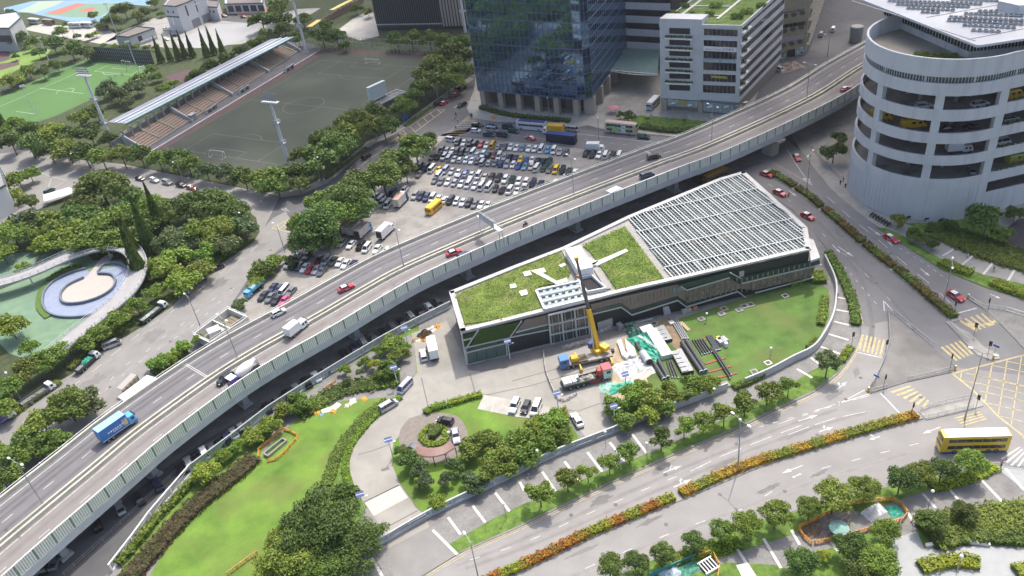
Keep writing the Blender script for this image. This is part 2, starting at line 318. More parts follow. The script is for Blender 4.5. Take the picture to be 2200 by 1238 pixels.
sheet('south_plaza', [(1920, 1245), (1910, 1162), (1970, 1142), (1985, 1180), (2030, 1175), (2130, 1176), (2260, 1190), (2260, 1330), (1920, 1330)], PAVER_S, .165)
sheet('corner_plaza', [(2140, 1006), (2155, 1000), (2260, 1018), (2260, 1105), (2200, 1055)], PAVER_S, .168)
sheet('dark_bed', [(2150, 500), (2190, 470), (2260, 480), (2260, 550), (2180, 535)], mat('shade_net', (.05, .045, .055), .9), .18)
# sports ground surfaces
turf = sheet('football_turf', [(325, 330), (640, 127), (694, 108), (1000, 123), (940, 175), (640, 392)], TURF, .16)
sheet('pitch_track', [(318, 334), (690, 105), (1010, 118), (1006, 128), (700, 113.5), (330, 336)], TRACK, .165)
sheet('stand_apron', [(240, 318), (630, 85), (692, 103), (318, 334), (285, 340)], mat('apron_paving', (.12, .12, .125), .9, .15, .4), .166)
turf2 = sheet('small_pitch_turf', [(-60, 250), (0, 210), (115, 155), (190, 128), (330, 138), (340, 150), (250, 190), (120, 250), (60, 270), (-40, 300)], TURF_G, .16)
struct('pitch_kerb', MB().ribbon(GP([(318, 331), (693, 106)]), -.25, .25, 0, .45), mat('white_kerb', (.6, .58, .56), .8))
for nm, pts, m in [('running_track', [(-60, 118), (22, 108), (22, 128), (-60, 152)], TRACK), ('running_track', [(-60, 150), (0, 138), (40, 132), (42, 140), (0, 152), (-60, 172)], TRACK),
                   ('infield_lawn', [(-60, 100), (60, 98), (110, 108), (95, 125), (40, 150), (-60, 200)], mat('sunny_field', (.16, .25, .05), .95, .15, .1)),
                   ('hard_court', [(8, 18), (70, 3), (330, -4), (322, 14), (250, 8), (215, 48), (150, 47), (60, 28), (10, 26)], mat('court_blue', (.17, .29, .42), .8, .08, .1)),
                   ('hard_court_green', [(93, 31), (160, 10), (250, 8), (245, 20), (210, 38), (150, 38)], mat('court_green', (.15, .25, .17), .8)),
                   ('hard_court_pale', [(38, 26), (85, 4), (140, 2), (120, 12), (75, 28)], mat('court_pale', (.30, .38, .28), .8)),
                   ('hard_court_red', [(98, 29), (165, 8), (186, 9), (128, 32)], mat('court_red', (.38, .13, .09), .8)),
                   ('hard_court_red', [(168, 24), (195, 16), (205, 17), (198, 26), (178, 27)], MATS['court_red']),
                   ('hard_court_red', [(508, 22), (560, 10), (580, 20), (560, 38), (510, 35)], MATS['court_red']),
                   ('forecourt', [(220, 95), (260, 70), (330, 40), (420, 34), (560, 44), (640, 20), (690, 18), (620, 60), (520, 95), (400, 105), (300, 100)], CONC),
                   ('forecourt_strip', [(420, 40), (470, 30), (560, 42), (548, 52)], ASPH),
                   ('pale_empty_yard', [(372, 92), (430, 66), (465, 52), (560, 54), (545, 78), (470, 104), (405, 104)], mat('pale_yard', (.32, .32, .32), .9, .06, .05)),
                   ('coach_lane', [(50, 64), (80, 52), (230, 62), (262, 82), (215, 95), (120, 78)], CONC_L),
                   ('playground', [(355, 165), (405, 150), (440, 152), (425, 168), (375, 182)], mat('play_floor', (.09, .05, .055), .9)),
                   ('event_plaza', [(720, 70), (760, 40), (800, 20), (815, 78), (775, 88)], CONC_L)]:
    sheet(nm, pts, m, .175 if nm not in ('running_track', 'pale_empty_yard', 'hard_court_green', 'hard_court_red', 'forecourt_strip', 'hard_court_pale') else (.182 if nm != 'hard_court_red' else .188))
# park: green cycle ground, pool plaza
sheet('cycle_ground', [(-40, 640), (60, 600), (100, 510), (95, 480), (140, 490), (200, 560), (260, 560), (300, 600), (230, 680), (120, 740), (60, 775), (20, 760), (-40, 700)], GREENP, .16)
sheet('cycle_ground_pond', [(-30, 600), (-20, 568), (20, 550), (60, 542), (80, 552), (75, 575), (40, 592), (-10, 602)], GREENP, .2, smooth=1.0)
sheet('blue_pool', [(96, 655), (98, 630), (118, 608), (150, 592), (184, 580), (190, 585), (228, 578), (262, 574), (282, 590), (284, 612), (270, 640), (235, 664), (185, 678), (135, 680), (107, 672)], BLUEP, .22, smooth=1.0)
sheet('pale_plaza_floor', [(136, 648), (134, 632), (150, 615), (182, 600), (196, 585), (215, 560), (235, 548), (244, 552), (228, 572), (208, 592), (240, 595), (247, 606), (240, 622), (215, 638), (180, 650), (150, 653)], PINKP, .30, smooth=.8)

# ---------------------------------------------------------------- painted markings (parts of their roads)
def wp(o): return [Vector((p.x, p.y)) for p in o]
def solid(par, pts, w=.15, z=.016, m=None, step=3, name='edge_line', sm=True):
    L = GP(pts); L = smooth_line(L, step) if sm and len(L) > 2 else L
    return MB().ribbon([(p.x, p.y, 0) for p in L], w/2, -w/2, z).build(name, m or LINE, par)
def dashes(par, pts, n, ln=2.0, w=.14, z=.016, m=None, d0=0.0, name='lane_dash'):
    L = smooth_line(GP(pts), 2); T = length(L)
    me = MB().sheet([(-ln/2, -w/2), (ln/2, -w/2), (ln/2, w/2), (-ln/2, w/2)], 0).mesh(name, m or LINE)
    for i in range(n):
        p, a = along(L, d0+(T-d0)*(i/(max(1, n-1)) if n > 1 else .5)); link(name, me, par, (p.x, p.y, z), a)
def crossing(par, a0, a1, b0, b1, n, m=None, z=.018, fill=.5):
    """bars run from edge a to edge b"""
    A0, A1, B0, B1 = G(*a0), G(*a1), G(*b0), G(*b1)
    for i in range(n):
        t0 = i/(n-1+fill); t1 = (i+fill)/(n-1+fill)
        q = [A0.lerp(A1, t0), A0.lerp(A1, t1), B0.lerp(B1, t1), B0.lerp(B1, t0)]
        MB().sheet([(p.x, p.y) for p in q], z).build('crossing_bar', m or LINEY, par)
def arrow(par, tail, head, kind='s', z=.018, w=.22):
    a, b = G(*tail), G(*head); d = Vector((b.x-a.x, b.y-a.y)); Ln = d.length; ang = math.atan2(d.y, d.x)
    mb = MB(); mb.sheet([(0, -w/2), (Ln*.62, -w/2), (Ln*.62, w/2), (0, w/2)], 0)
    mb.sheet([(Ln*.60, -.45), (Ln, 0), (Ln*.60, .45)], .001)
    if kind in 'lr':
        s = 1 if kind == 'l' else -1
        mb.sheet([(Ln*.35, 0), (Ln*.35+.25, 0), (Ln*.55, s*.8), (Ln*.55-.25, s*.8)], .002)
        mb.sheet([(Ln*.42, s*.8), (Ln*.62, s*.7), (Ln*.60, s*1.3)], .003)
    return link('arrow_marking', mb.mesh('arrow_marking', LINE), par, (a.x, a.y, z), ang)
# main road (bottom)
dashes(main_road, [(1020, 1200), (1128, 1165), (1257, 1107), (1320, 1080), (1378, 1055), (1441, 1029), (1500, 1005)], 9)
dashes(main_road, [(1505, 1002), (1560, 976), (1612, 956), (1650, 941), (1700, 922)], 4, ln=5)
dashes(main_road, [(1345, 1008), (1450, 970), (1540, 945), (1575, 935), (1650, 912), (1700, 898), (1790, 870)], 15, ln=1.1)
dashes(main_road, [(1716, 926), (1780, 903), (1835, 890)], 3, ln=5)
dashes(main_road, [(1690, 905), (1760, 880), (1850, 855)], 3, ln=4)
dashes(main_road, [(1268, 1217), (1337, 1188), (1403, 1161), (1470, 1135), (1535, 1112), (1601, 1091), (1712, 1022)], 7)
dashes(main_road, [(1712, 1022), (1776, 1004), (1839, 988), (1902, 971), (1964, 955)], 5)
for t, h, k in [((1425, 1016), (1464, 1001), 'l'), ((1447, 1047), (1486, 1030), 'l'), ((1715, 905), (1757, 892), 's'), ((1760, 928), (1790, 918), 'l'), ((1797, 838), (1820, 820), 'l'), ((1725, 1000), (1680, 1017), 's'), ((2020, 918), (1982, 932), 's'), ((1890, 938), (1868, 945), 'r')]: arrow(main_road, t, h, k)
solid(main_road, [(917, 1236), (1000, 1185), (1100, 1142), (1310, 1043), (1450, 980), (1573, 930), (1650, 893), (1750, 846), (1803, 806), (1838, 758), (1852, 720)], .16, m=LINEY)
solid(main_road, [(917, 1241), (1003, 1190), (1102, 1146), (1312, 1047), (1452, 984), (1575, 934), (1652, 897), (1752, 850), (1807, 808), (1842, 758)], .12, z=.020, m=LINEY)
solid(main_road, [(1803, 867), (1858, 838), (1868, 846), (1803, 867)], .22, sm=False)
dashes(main_road, [(1730, 892), (1795, 870), (1803, 867)], 4, ln=1.3)
crossing(main_road, (1844, 752), (1893, 766), (1852, 719), (1902, 730), 6)
solid(main_road, [(1833, 755), (1895, 769)], .3, sm=False)
crossing(main_road, (1912, 842), (2000, 885), (1955, 828), (2004, 868), 7, fill=.45)
solid(main_road, [(1892, 845), (1933, 888)], .3, sm=False)
crossing(main_road, (2050, 898), (2068, 916), (2105, 885), (2122, 900), 4, fill=.4)
crossing(main_road, (2150, 985), (2185, 1010), (2190, 960), (2210, 975), 4, fill=.4, m=LINE)
# yellow box
solid(main_road, [(2046, 803), (2200, 763), (2300, 735)], .4, m=LINEY, sm=False); solid(main_road, [(2046, 803), (2090, 838), (2145, 895), (2190, 930), (2260, 1000)], .4, m=LINEY, sm=False)
for a, b in [((2066, 799), (2063, 817)), ((2100, 789), (2089, 840)), ((2132, 781), (2116, 863)), ((2164, 773), (2145, 890)), ((2195, 765), (2172, 916)), ((2225, 757), (2203, 945)),
             ((2066, 817), (2100, 825)), ((2075, 802), (2260, 842)), ((2100, 808), (2260, 845)), ((2095, 822), (2260, 860)), ((2104, 840), (2260, 876)), ((2120, 866), (2260, 898)), ((2150, 895), (2260, 920)), ((2130, 785), (2260, 812)), ((2165, 777), (2260, 795))]:
    solid(main_road, [a, b], .22, z=.022, m=LINEY, sm=False, name='box_junction_line')
# right road
dashes(right_road, [(1655, 398), (1668, 408), (1727, 458), (1784, 520), (1845, 575), (1912, 645), (1970, 720), (2005, 760)], 9)
dashes(right_road, [(1790, 548), (1812, 570), (1850, 615), (1880, 650)], 8, ln=1.0)
dashes(right_road, [(1785, 430), (1832, 472), (1892, 520), (1920, 545), (1960, 580), (2000, 612), (2030, 640)], 7, ln=4.5)
dashes(right_road, [(1935, 535), (1990, 568), (2036, 603)], 8, ln=1.0)
solid(right_road, [(1722, 325), (1787, 408), (1865, 473), (1913, 504), (1963, 536), (2025, 576), (2125, 616), (2200, 638)], .14, m=LINEY)
solid(right_road, [(1705, 458), (1738, 490), (1772, 534), (1812, 588), (1832, 622), (1846, 660), (1854, 697)], .14, m=LINEY)
solid(right_road, [(1690, 320), (1715, 360), (1740, 395)], .2); solid(right_road, [(1660, 350), (1700, 372), (1740, 396)], .16, m=LINEY)
solid(right_road, [(1725, 384), (1745, 398), (1738, 385), (1725, 384)], .5, sm=False)
for t, h, k in [((1895, 502), (1918, 530), 's'), ((1866, 488), (1893, 508), 's'), ((1800, 530), (1834, 552), 's'), ((1788, 526), (1806, 544), 's'), ((1977, 577), (1998, 594), 's'), ((1949, 583), (1966, 602), 'r'), ((1820, 408), (1832, 420), 's'), ((2127, 632), (2150, 642), 's'), ((1695, 410), (1711, 422), 's')]: arrow(right_road, t, h, k)
crossing(right_road, (2062, 692), (2132, 700), (2090, 708), (2145, 685), 2, m=LINEY)
for i in range(7):
    a, b = G(2061+i*12, 688-i*3.6), G(2098+i*9.5, 711-i*3.2)
    if i in (0, 1, 2, 3, 4, 5, 6): MB().ribbon([(a.x, a.y), (b.x, b.y)], .28, -.28, .024).build('crossing_bar', LINEY, right_road)
for i in range(7):
    a, b = G(2023+i*9.5, 746-i*3.4), G(2056+i*8.3, 775-i*3.4); MB().ribbon([(a.x, a.y), (b.x, b.y)], .28, -.28, .026).build('crossing_bar', LINEY, right_road)
solid(right_road, [(2047, 676), (2099, 662)], .3, sm=False); solid(right_road, [(1898, 646), (1900, 668)], .25, sm=False); solid(right_road, [(1898, 646), (1918, 668)], .25, sm=False)
# left road
dashes(left_road, [(60, 900), (167, 822), (225, 778), (245, 760), (312, 708), (330, 695), (380, 662), (420, 628), (470, 590), (520, 555), (545, 535)], 13, ln=3.2)
dashes(left_road, [(180, 885), (258, 795), (307, 762), (343, 730), (390, 698), (450, 648), (520, 610), (560, 575)], 12, ln=1.6)
dashes(left_road, [(230, 835), (300, 778), (420, 695), (470, 650)], 8, ln=1.2)
solid(left_road, [(440, 596), (497, 556), (547, 523)], .14, m=LINEY)
for a, b in [((584, 490), (630, 466)), ((584, 490), (620, 499)), ((620, 499), (632, 466)), ((597, 484), (598, 493)), ((612, 476), (616, 497)), ((598, 493), (628, 472))]: solid(left_road, [a, b], .28, m=LINEY, sm=False, name='hatch_line')
solid(cross_street, [(104, 402), (110, 385), (102, 378), (145, 388), (112, 405)], .18, sm=False); solid(cross_street, [(180, 362), (240, 372)], .15, sm=False); solid(cross_street, [(60, 358), (105, 378)], .15, sm=False)
solid(left_road, [(605, 450), (622, 455), (612, 447), (605, 450)], .25, sm=False)
# pitch road
dashes(pitch_road, [(765, 368), (790, 345), (830, 318)], 4, ln=5); dashes(pitch_road, [(750, 365), (775, 342), (815, 316)], 4, ln=5)
for a, b in [((857, 287), (936, 236)), ((870, 300), (956, 236)), ((936, 236), (956, 236)), ((857, 287), (872, 290))]: solid(pitch_road, [a, b], .3, m=LINEY, sm=False, name='hatch_line')
for i in range(6): solid(pitch_road, [(866+i*14.5, 281-i*9.3), (876+i*14.2, 292-i*10.0)], .25, m=LINEY, sm=False, name='hatch_line')
for i in range(6): solid(pitch_road, [(834+i*5.5, 306-i*.4), (858+i*4.0, 293-i*.3)], .35, z=.020+i*.0007, m=LINEY, sm=False, name='crossing_bar')
for i in range(5): solid(pitch_road, [(975+i*5, 232-i*1.5), (990+i*4.4, 222-i*1.2)], .4, z=.024+i*.0007, m=LINEY, sm=False, name='crossing_bar')
ju = struct('junction_surface', MB().sheet(GP([(870, 332), (960, 284), (990, 262), (1005, 250), (1060, 264), (1240, 277), (1310, 284), (1475, 299), (1600, 278), (1640, 330), (1560, 352), (1420, 330), (1300, 323), (1180, 310), (1000, 293), (945, 290)]), .006), mat('blue_grey_asphalt', (.15, .15, .155), .9, .1, .3))
for i in range(9): solid(ju, [(962+i*5.2, 290-i*4.9), (995+i*4.2, 289-i*4.9)], .28, z=.028+i*.0006, m=LINEY, sm=False, name='crossing_bar')
for i in range(5): solid(ju, [(991+i*3.2, 262-i*2.8), (1020+i*2.5, 262-i*2.6)], .28, z=.028+i*.0006, m=LINEY, sm=False, name='crossing_bar')
solid(ju, [(1035, 268), (1100, 275), (1250, 289), (1360, 301), (1450, 310)], .2); solid(ju, [(1100, 290), (1180, 300)], .12)
dashes(ju, [(1260, 300), (1300, 306), (1400, 318)], 6, ln=1.5)
# driveway joints and bay lines
for pts in [[(770, 978), (800, 970), (838, 956)], [(783, 1080), (858, 1043)], [(820, 1140), (898, 1098)], [(905, 812), (925, 895)], [(1010, 805), (1022, 848)], [(1045, 850), (1140, 830), (1290, 788), (1340, 770)], [(1100, 820), (1210, 790), (1330, 760)], [(1200, 880), (1240, 885), (1290, 868)], [(1040, 848), (1110, 865), (1160, 868)]]:
    solid(driveway, pts, .28, z=.158, m=mat('joint_dark', (.16, .15, .14), .9), name='drain_joint', sm=False)
for pts in [[(1065, 855), (1056, 888)], [(1100, 864), (1088, 893)], [(1132, 866), (1118, 898)], [(1160, 872), (1145, 901)]]: solid(driveway, pts, .1, z=.198, m=LINE, sm=False, name='bay_line')
# pavers: white cross strips
STRIP = mat('white_paving_strip', (.55, .54, .51), .85, .08, 1)
def strips(name, L, w=.55, z=.182):
    for a, b in L: solid(None, [a, b], w, z=z, m=STRIP, sm=False, name=name)
ST = [((930, 1140), (983, 1193)), ((798, 1200), (822, 1240)), ((963, 1113), (990, 1150)), ((1015, 1087), (1043, 1124)), ((1064, 1060), (1095, 1100)), ((1117, 1037), (1127, 1056)), ((1165, 1015), (1194, 1057)), ((1213, 993), (1246, 1036)), ((1262, 973), (1294, 1015)), ((1310, 952), (1343, 993)), ((1358, 934), (1389, 975)),
      ((1712, 794), (1745, 813)), ((1742, 770), (1765, 787)), ((1763, 746), (1805, 762)), ((1780, 719), (1823, 732)), ((1792, 692), (1828, 701)), ((1796, 667), (1828, 672)), ((1797, 640), (1820, 644)), ((1780, 585), (1810, 590)), ((1774, 565), (1785, 566))]
ST2 = [((1989, 531), (1998, 525)), ((2025, 551), (2055, 533)), ((2067, 570), (2091, 550)), ((2112, 591), (2132, 567)), ((2165, 605), (2180, 580))]
ST3 = [((1582, 1178), (1622, 1240)), ((1640, 1158), (1678, 1222)), ((1700, 1140), (1718, 1172)), ((1785, 1165), (1800, 1185)), ((1945, 1095), (1963, 1125)), ((1983, 1063), (2010, 1093)), ((2035, 1048), (2058, 1074)), ((2098, 1022), (2158, 1085)), ((2160, 1008), (2200, 1055))]
for k, (grp, L) in enumerate([('north', ST), ('east', ST2), ('south', ST3)]):
    par = bpy.data.objects['site_block' if k == 0 else 'garage_block' if k == 1 else 'south_pavement']
    for a, b in L: solid(par, [a, b], .55, z=.182, m=STRIP, sm=False, name='paving_strip')
# pitch lines
PU, PYAW, PX0, PY0, PL = 0, 0.5627703, -107.2649, 303.7982, 103.39
def PW(u, v): c, s = math.cos(PYAW), math.sin(PYAW); return (PX0+u*c+v*s, PY0-u*s+v*c)
PLINE = mat('faded_pitch_line', (.23, .245, .21), .9)
def pline(par, P, m, w=.14, z=.172): return MB().ribbon(P, w/2, -w/2, z).build('pitch_line', m, par)
def arc(u0, v0, r, a0, a1, n=24): return [PW(u0+r*math.cos(a0+(a1-a0)*i/n), v0+r*math.sin(a0+(a1-a0)*i/n)) for i in range(n+1)]
for P in [[PW(-32, 0), PW(32, 0)], [PW(-32, PL), PW(32, PL)], [PW(-32, 0), PW(-32, PL)], [PW(32, 0), PW(32, PL)], [PW(-32, PL/2), PW(32, PL/2)],
          [PW(-20.16, 0), PW(-20.16, 16.5)], [PW(20.16, 0), PW(20.16, 16.5)], [PW(-20.16, 16.5), PW(20.16, 16.5)], [PW(-9.16, 0), PW(-9.16, 5.5)], [PW(9.16, 0), PW(9.16, 5.5)], [PW(-9.16, 5.5), PW(9.16, 5.5)],
          [PW(-20.16, PL), PW(-20.16, PL-16.5)], [PW(20.16, PL), PW(20.16, PL-16.5)], [PW(-20.16, PL-16.5), PW(20.16, PL-16.5)], [PW(-9.16, PL), PW(-9.16, PL-5.5)], [PW(9.16, PL), PW(9.16, PL-5.5)], [PW(-9.16, PL-5.5), PW(9.16, PL-5.5)],
          arc(0, PL/2, 9.15, 0, 2*math.pi, 40), arc(0, 11, 9.15, math.radians(37), math.radians(143)), arc(0, PL-11, 9.15, math.radians(217), math.radians(323))]: pline(turf, P, PLINE)
PL2 = mat('pitch_line_white', (.5, .58, .45), .9)
for P in [[(215, 136), (0, 230)], [(215, 136), (325, 146)], [(85, 190), (180, 202)], [(237, 140), (203, 154)], [(203, 154), (282, 162)], [(247, 144), (240, 147), (275, 150), (284, 142)], [(35, 240), (75, 246)], [(220, 155), (225, 161), (250, 161)], [(120, 203), (125, 197), (150, 190), (160, 192), (155, 199)], [(282, 162), (315, 143)]]:
    L = GP(P); MB().ribbon([(p.x, p.y) for p in L], .1, -.1, .172).build('pitch_line', PL2, turf2)
# damp patches, repairs and manholes; some patches paint in tree shadow
PATCH = mat('damp_shade_asphalt', (.15, .145, .14), .8, .15, .6); PATCH2 = mat('repair_asphalt', (.185, .18, .175), .9, .1, .5)
_r = random.Random(4)
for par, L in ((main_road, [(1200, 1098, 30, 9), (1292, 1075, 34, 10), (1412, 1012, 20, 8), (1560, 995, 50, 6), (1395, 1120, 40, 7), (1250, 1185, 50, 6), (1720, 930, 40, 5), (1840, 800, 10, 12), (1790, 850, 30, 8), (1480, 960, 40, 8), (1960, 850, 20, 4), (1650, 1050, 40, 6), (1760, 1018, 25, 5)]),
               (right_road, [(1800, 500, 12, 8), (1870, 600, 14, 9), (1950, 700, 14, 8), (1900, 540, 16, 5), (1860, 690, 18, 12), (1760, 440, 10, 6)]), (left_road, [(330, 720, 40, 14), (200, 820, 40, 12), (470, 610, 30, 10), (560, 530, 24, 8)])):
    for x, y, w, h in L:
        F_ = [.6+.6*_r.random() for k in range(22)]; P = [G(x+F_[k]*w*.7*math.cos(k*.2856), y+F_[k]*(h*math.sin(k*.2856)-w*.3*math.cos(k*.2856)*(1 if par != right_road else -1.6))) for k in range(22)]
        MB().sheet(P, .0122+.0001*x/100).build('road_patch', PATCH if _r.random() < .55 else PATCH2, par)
    for x, y, w, h in L: p = G(x+w*.9, y+h); MB().lathe((p.x, p.y, .012), [(.42, 0), (.42, .012)], 12).build('manhole_cover', mat('manhole_iron', (.09, .088, .085), .6), par)
WEAR = [mat('lane_wear_%d' % k, c, .85, .12, .35) for k, c in enumerate([(.25, .238, .228), (.228, .217, .208), (.205, .195, .187)])]
for q, P in enumerate([[(1000, 1222), (1150, 1168), (1300, 1103), (1450, 1038), (1570, 985), (1700, 935), (1860, 885)], [(980, 1216), (1120, 1160), (1290, 1085), (1440, 1018), (1560, 968), (1690, 915), (1800, 880)], [(1180, 1260), (1300, 1210), (1450, 1150), (1600, 1090), (1750, 1035), (1950, 975)], [(1000, 1190), (1200, 1100), (1400, 1010), (1560, 940)]]):
    for k, w in enumerate((1.5, .95, .4) if q < 2 else (1.1, .6)): solid(main_road, P, w, z=.0065+.001*k+.00015*q, m=WEAR[k], name='tyre_wear')
for q, P in enumerate([[(1668, 400), (1745, 465), (1815, 535), (1880, 605), (1960, 695)], [(1770, 425), (1850, 492), (1930, 550), (2010, 615)], [(1800, 530), (1850, 600), (1872, 680), (1870, 745)]]):
    for k, w in enumerate((1.3, .7)): solid(right_road, P, w, z=.0095+.001*k+.00015*q, m=[mat('lane_wear_r0', (.172, .17, .169), .85, .1, .3), mat('lane_wear_r1', (.158, .156, .155), .85, .1, .3)][k], name='tyre_wear')
for q, P in enumerate([[(60, 905), (200, 800), (330, 705), (450, 612), (560, 530)], [(160, 890), (290, 785), (400, 705), (500, 625)]]):
    for k, w in enumerate((1.4, .7)): solid(left_road, P, w, z=.0065+.001*k, m=WEAR[k], name='tyre_wear')
# ================================================================ flyover
DZ = 8.0
FC = smooth_line([(p.x, p.y) for p in [G(-180, 1325, DZ)]+GP([(0, 1167), (202, 1000), (297, 922), (447, 814), (550, 750), (670, 684), (772, 625), (868, 573), (1030, 502), (1100, 473), (1233, 420), (1405, 354), (1530, 307), (1733, 213), (1843, 144), (1990, 60)], DZ)], 3.0)
FLN = length(FC)
fly = thing('flyover', 'long elevated concrete flyover curving diagonally across the scene', 'flyover')
CREAM = mat('cream_concrete', (.52, .50, .42), .85, .10, .5, stain=((.36, .34, .28), .3, .35))
GIRD = mat('grey_girder', (.50, .52, .53), .85, .08, .5, stain=((.38, .40, .405), .2, .3))
FA = mat('flyover_asphalt', (.155, .15, .155), .9, .07, .3)
FB = mat('flyover_asphalt_brown', (.215, .20, .19), .9, .07, .3)
F0 = [(p.x, p.y, DZ) for p in FC]
MB().ribbon(F0, 10.9, -11.3, -.75, 0).build('deck', GIRD, fly)
MB().ribbon(F0, 7.0, -7.6, -2.0, -.752).build('box_girder', GIRD, fly)
MB().ribbon(F0, 10.1, 0, .012).build('far_carriageway', FA, fly)
MB().ribbon(F0, -1.9, -10.9, .012).build('near_carriageway', FB, fly)
TYRE = [mat('tyre_wear_%d' % k, c, .85, .12, .4, stretch=(1, 1, 1)) for k, c in enumerate([(.140, .136, .142), (.122, .118, .124), (.108, .104, .110)])]
for o in (6.55, 2.35):
    for k, (w, z) in enumerate([(1.25, .016), (.85, .020), (.45, .024)]):
        for s in (-.85, .85)[:1 if o < 3 else 2]: MB().ribbon(F0, o+s*(1 if o > 3 else 0)+w*.5, o+s*(1 if o > 3 else 0)-w*.5, z).build('tyre_wear', TYRE[k if o > 3 else min(k, 1)], fly)
TB = mat('tyre_wear_brown', (.195, .18, .172), .85, .1, .4); TB2 = mat('tyre_wear_brown_dark', (.178, .165, .158), .85, .1, .4)
for o in (-4.6, -8.3):
    MB().ribbon(F0, o+.8, o-.8, .016).build('tyre_wear', TB, fly); MB().ribbon(F0, o+.4, o-.4, .020).build('tyre_wear', TB2, fly)
for o, nm in ((9.05, 'edge_line'), (-2.6, 'edge_line'), (.35, 'edge_line')): MB().ribbon(F0, o+.09, o-.09, .030).build(nm, LINE, fly)
dm = MB().sheet([(-1.2, -.08), (1.2, -.08), (1.2, .08), (-1.2, .08)], 0).mesh('lane_dash', LINE)
for o in (4.45, -6.5):
    L = [(p[0], p[1], DZ) for p in offset(FC, o)]; T = length(L); d = 3.0
    while d < T: p, a = along(L, d); link('lane_dash', dm, fly, (p.x, p.y, DZ+.032), a); d += 9.3
for o in (0, -1.45): MB().ribbon(F0, o, o-.45, .0, .82).build('centre_barrier', CREAM, fly)
MB().ribbon(F0, -.45, -1.45, .0, .18).build('barrier_gutter', CONC, fly)
MB().ribbon(F0, 10.55, 10.12, .0, .85).build('far_parapet', CREAM, fly); MB().ribbon(F0, 11.3, 10.55, -.4, .35).build('far_ledge', CREAM, fly)
for o, z in ((10.75, 1.15), (11.2, .85)):
    L = [(p[0], p[1], DZ+z) for p in offset(FC, o)]; MB().path(L, .07, 5).build('far_rail', STEELW, fly)
pm = MB().box((0, 0, .45), (.14, .14, .9)).mesh('rail_post', STEELW)
L = [(p[0], p[1], DZ) for p in offset(FC, 10.98)]; d = 2.0
while d < length(L): p, a = along(L, d); link('rail_post', pm, fly, (p.x, p.y, DZ+.30), a); d += 4.6
# near side: concrete edge beam and ribbed noise panels
MB().ribbon(F0, -10.8, -11.25, -1.9, .1).build('edge_beam', GIRD, fly)
PANEL = mat('pale_green_panel', (.80, .81, .72), .6, .06, .8); PBACK = mat('panel_back', (.46, .50, .44), .6); PGREEN = mat('green_panel_post', (.22, .30, .245), .6)
PW_ = 4.0
mb = MB(); mb.mi = 1; mb.box((0, 0, 1.45), (PW_-.3, .07, 2.8)); mb.mi = 0
for i in range(8): mb.box((-PW_/2+.37+i*.465, -.09, 1.45), (.28, .12, 2.75))
panel_me = mb.mesh('parapet_panel', [PANEL, PBACK])
post_me = MB().box((0, -.05, 1.45), (.26, .30, 2.9)).mesh('panel_post', PGREEN)
rail_me = MB().box((0, 0, 2.93), (PW_, .24, .14)).mesh('panel_cap', WHITE)
L = [(p[0], p[1], DZ) for p in offset(FC, -11.05)]; d = 1.0
while d < length(L)-PW_:
    p, a = along(L, d); q, b = along(L, d+PW_); c = (p+q)/2; an = math.atan2(q.y-p.y, q.x-p.x)
    link('parapet_panel', panel_me, fly, (c.x, c.y, DZ), an); link('panel_post', post_me, fly, (p.x, p.y, DZ), an)
    o = link('panel_cap', rail_me, fly, (c.x, c.y, DZ), an); d += PW_
PIER = mat('pier_concrete', (.36, .37, .375), .9, .1, .5)
for k, (x, y) in enumerate([(1240, 506), (1010, 595), (1450, 406), (765, 712), (520, 850), (300, 1010), (100, 1180)]):
    p = G(x, y); s = min(range(len(FC)), key=lambda i: (FC[i].xy-p.xy).length); n = normals(FC)[s]; a = math.atan2(n[1], n[0])
    c = Vector((FC[s].x+n[0]*-5.2, FC[s].y+n[1]*-5.2, 0))
    mb = MB()
    for o in (-1.3, 0, 1.3): mb.box((c.x+n[0]*o, c.y+n[1]*o, 3.0), (1.0, 1.5, 6.05), a)
    mb.box((c.x, c.y, .3), (4.6, 2.6, .6), a); mb.box((c.x, c.y, 5.75), (6.5, 1.9, .5), a); mb.build('pier', PIER, fly)
p = G(1654, 330); mb = MB(); a = heading((1530, 307), (1733, 213), DZ)
mb.box((p.x, p.y, 2.6), (3.2, 4.4, 5.3), a); mb.box((p.x, p.y, 5.6), (3.6, 9, .8), a); mb.build('pier', mat('beige_pier', (.38, .36, .32), .9, .08, .5), fly)
# expansion joints
for px in ((427, 796), (1412, 336)):
    q = G(*px, DZ); s = min(range(len(FC)), key=lambda i: (FC[i].xy-q.xy).length); n = normals(FC)[s]
    a, b = FC[s], FC[s]
    for k in (0, .45):
        t = Vector((n[1], -n[0], 0))*k
        MB().ribbon([(a.x+n[0]*9.9+t.x, a.y+n[1]*9.9+t.y), (a.x+t.x, a.y+t.y)], .08, -.08, DZ+.034).build('expansion_joint', STRIP, fly)
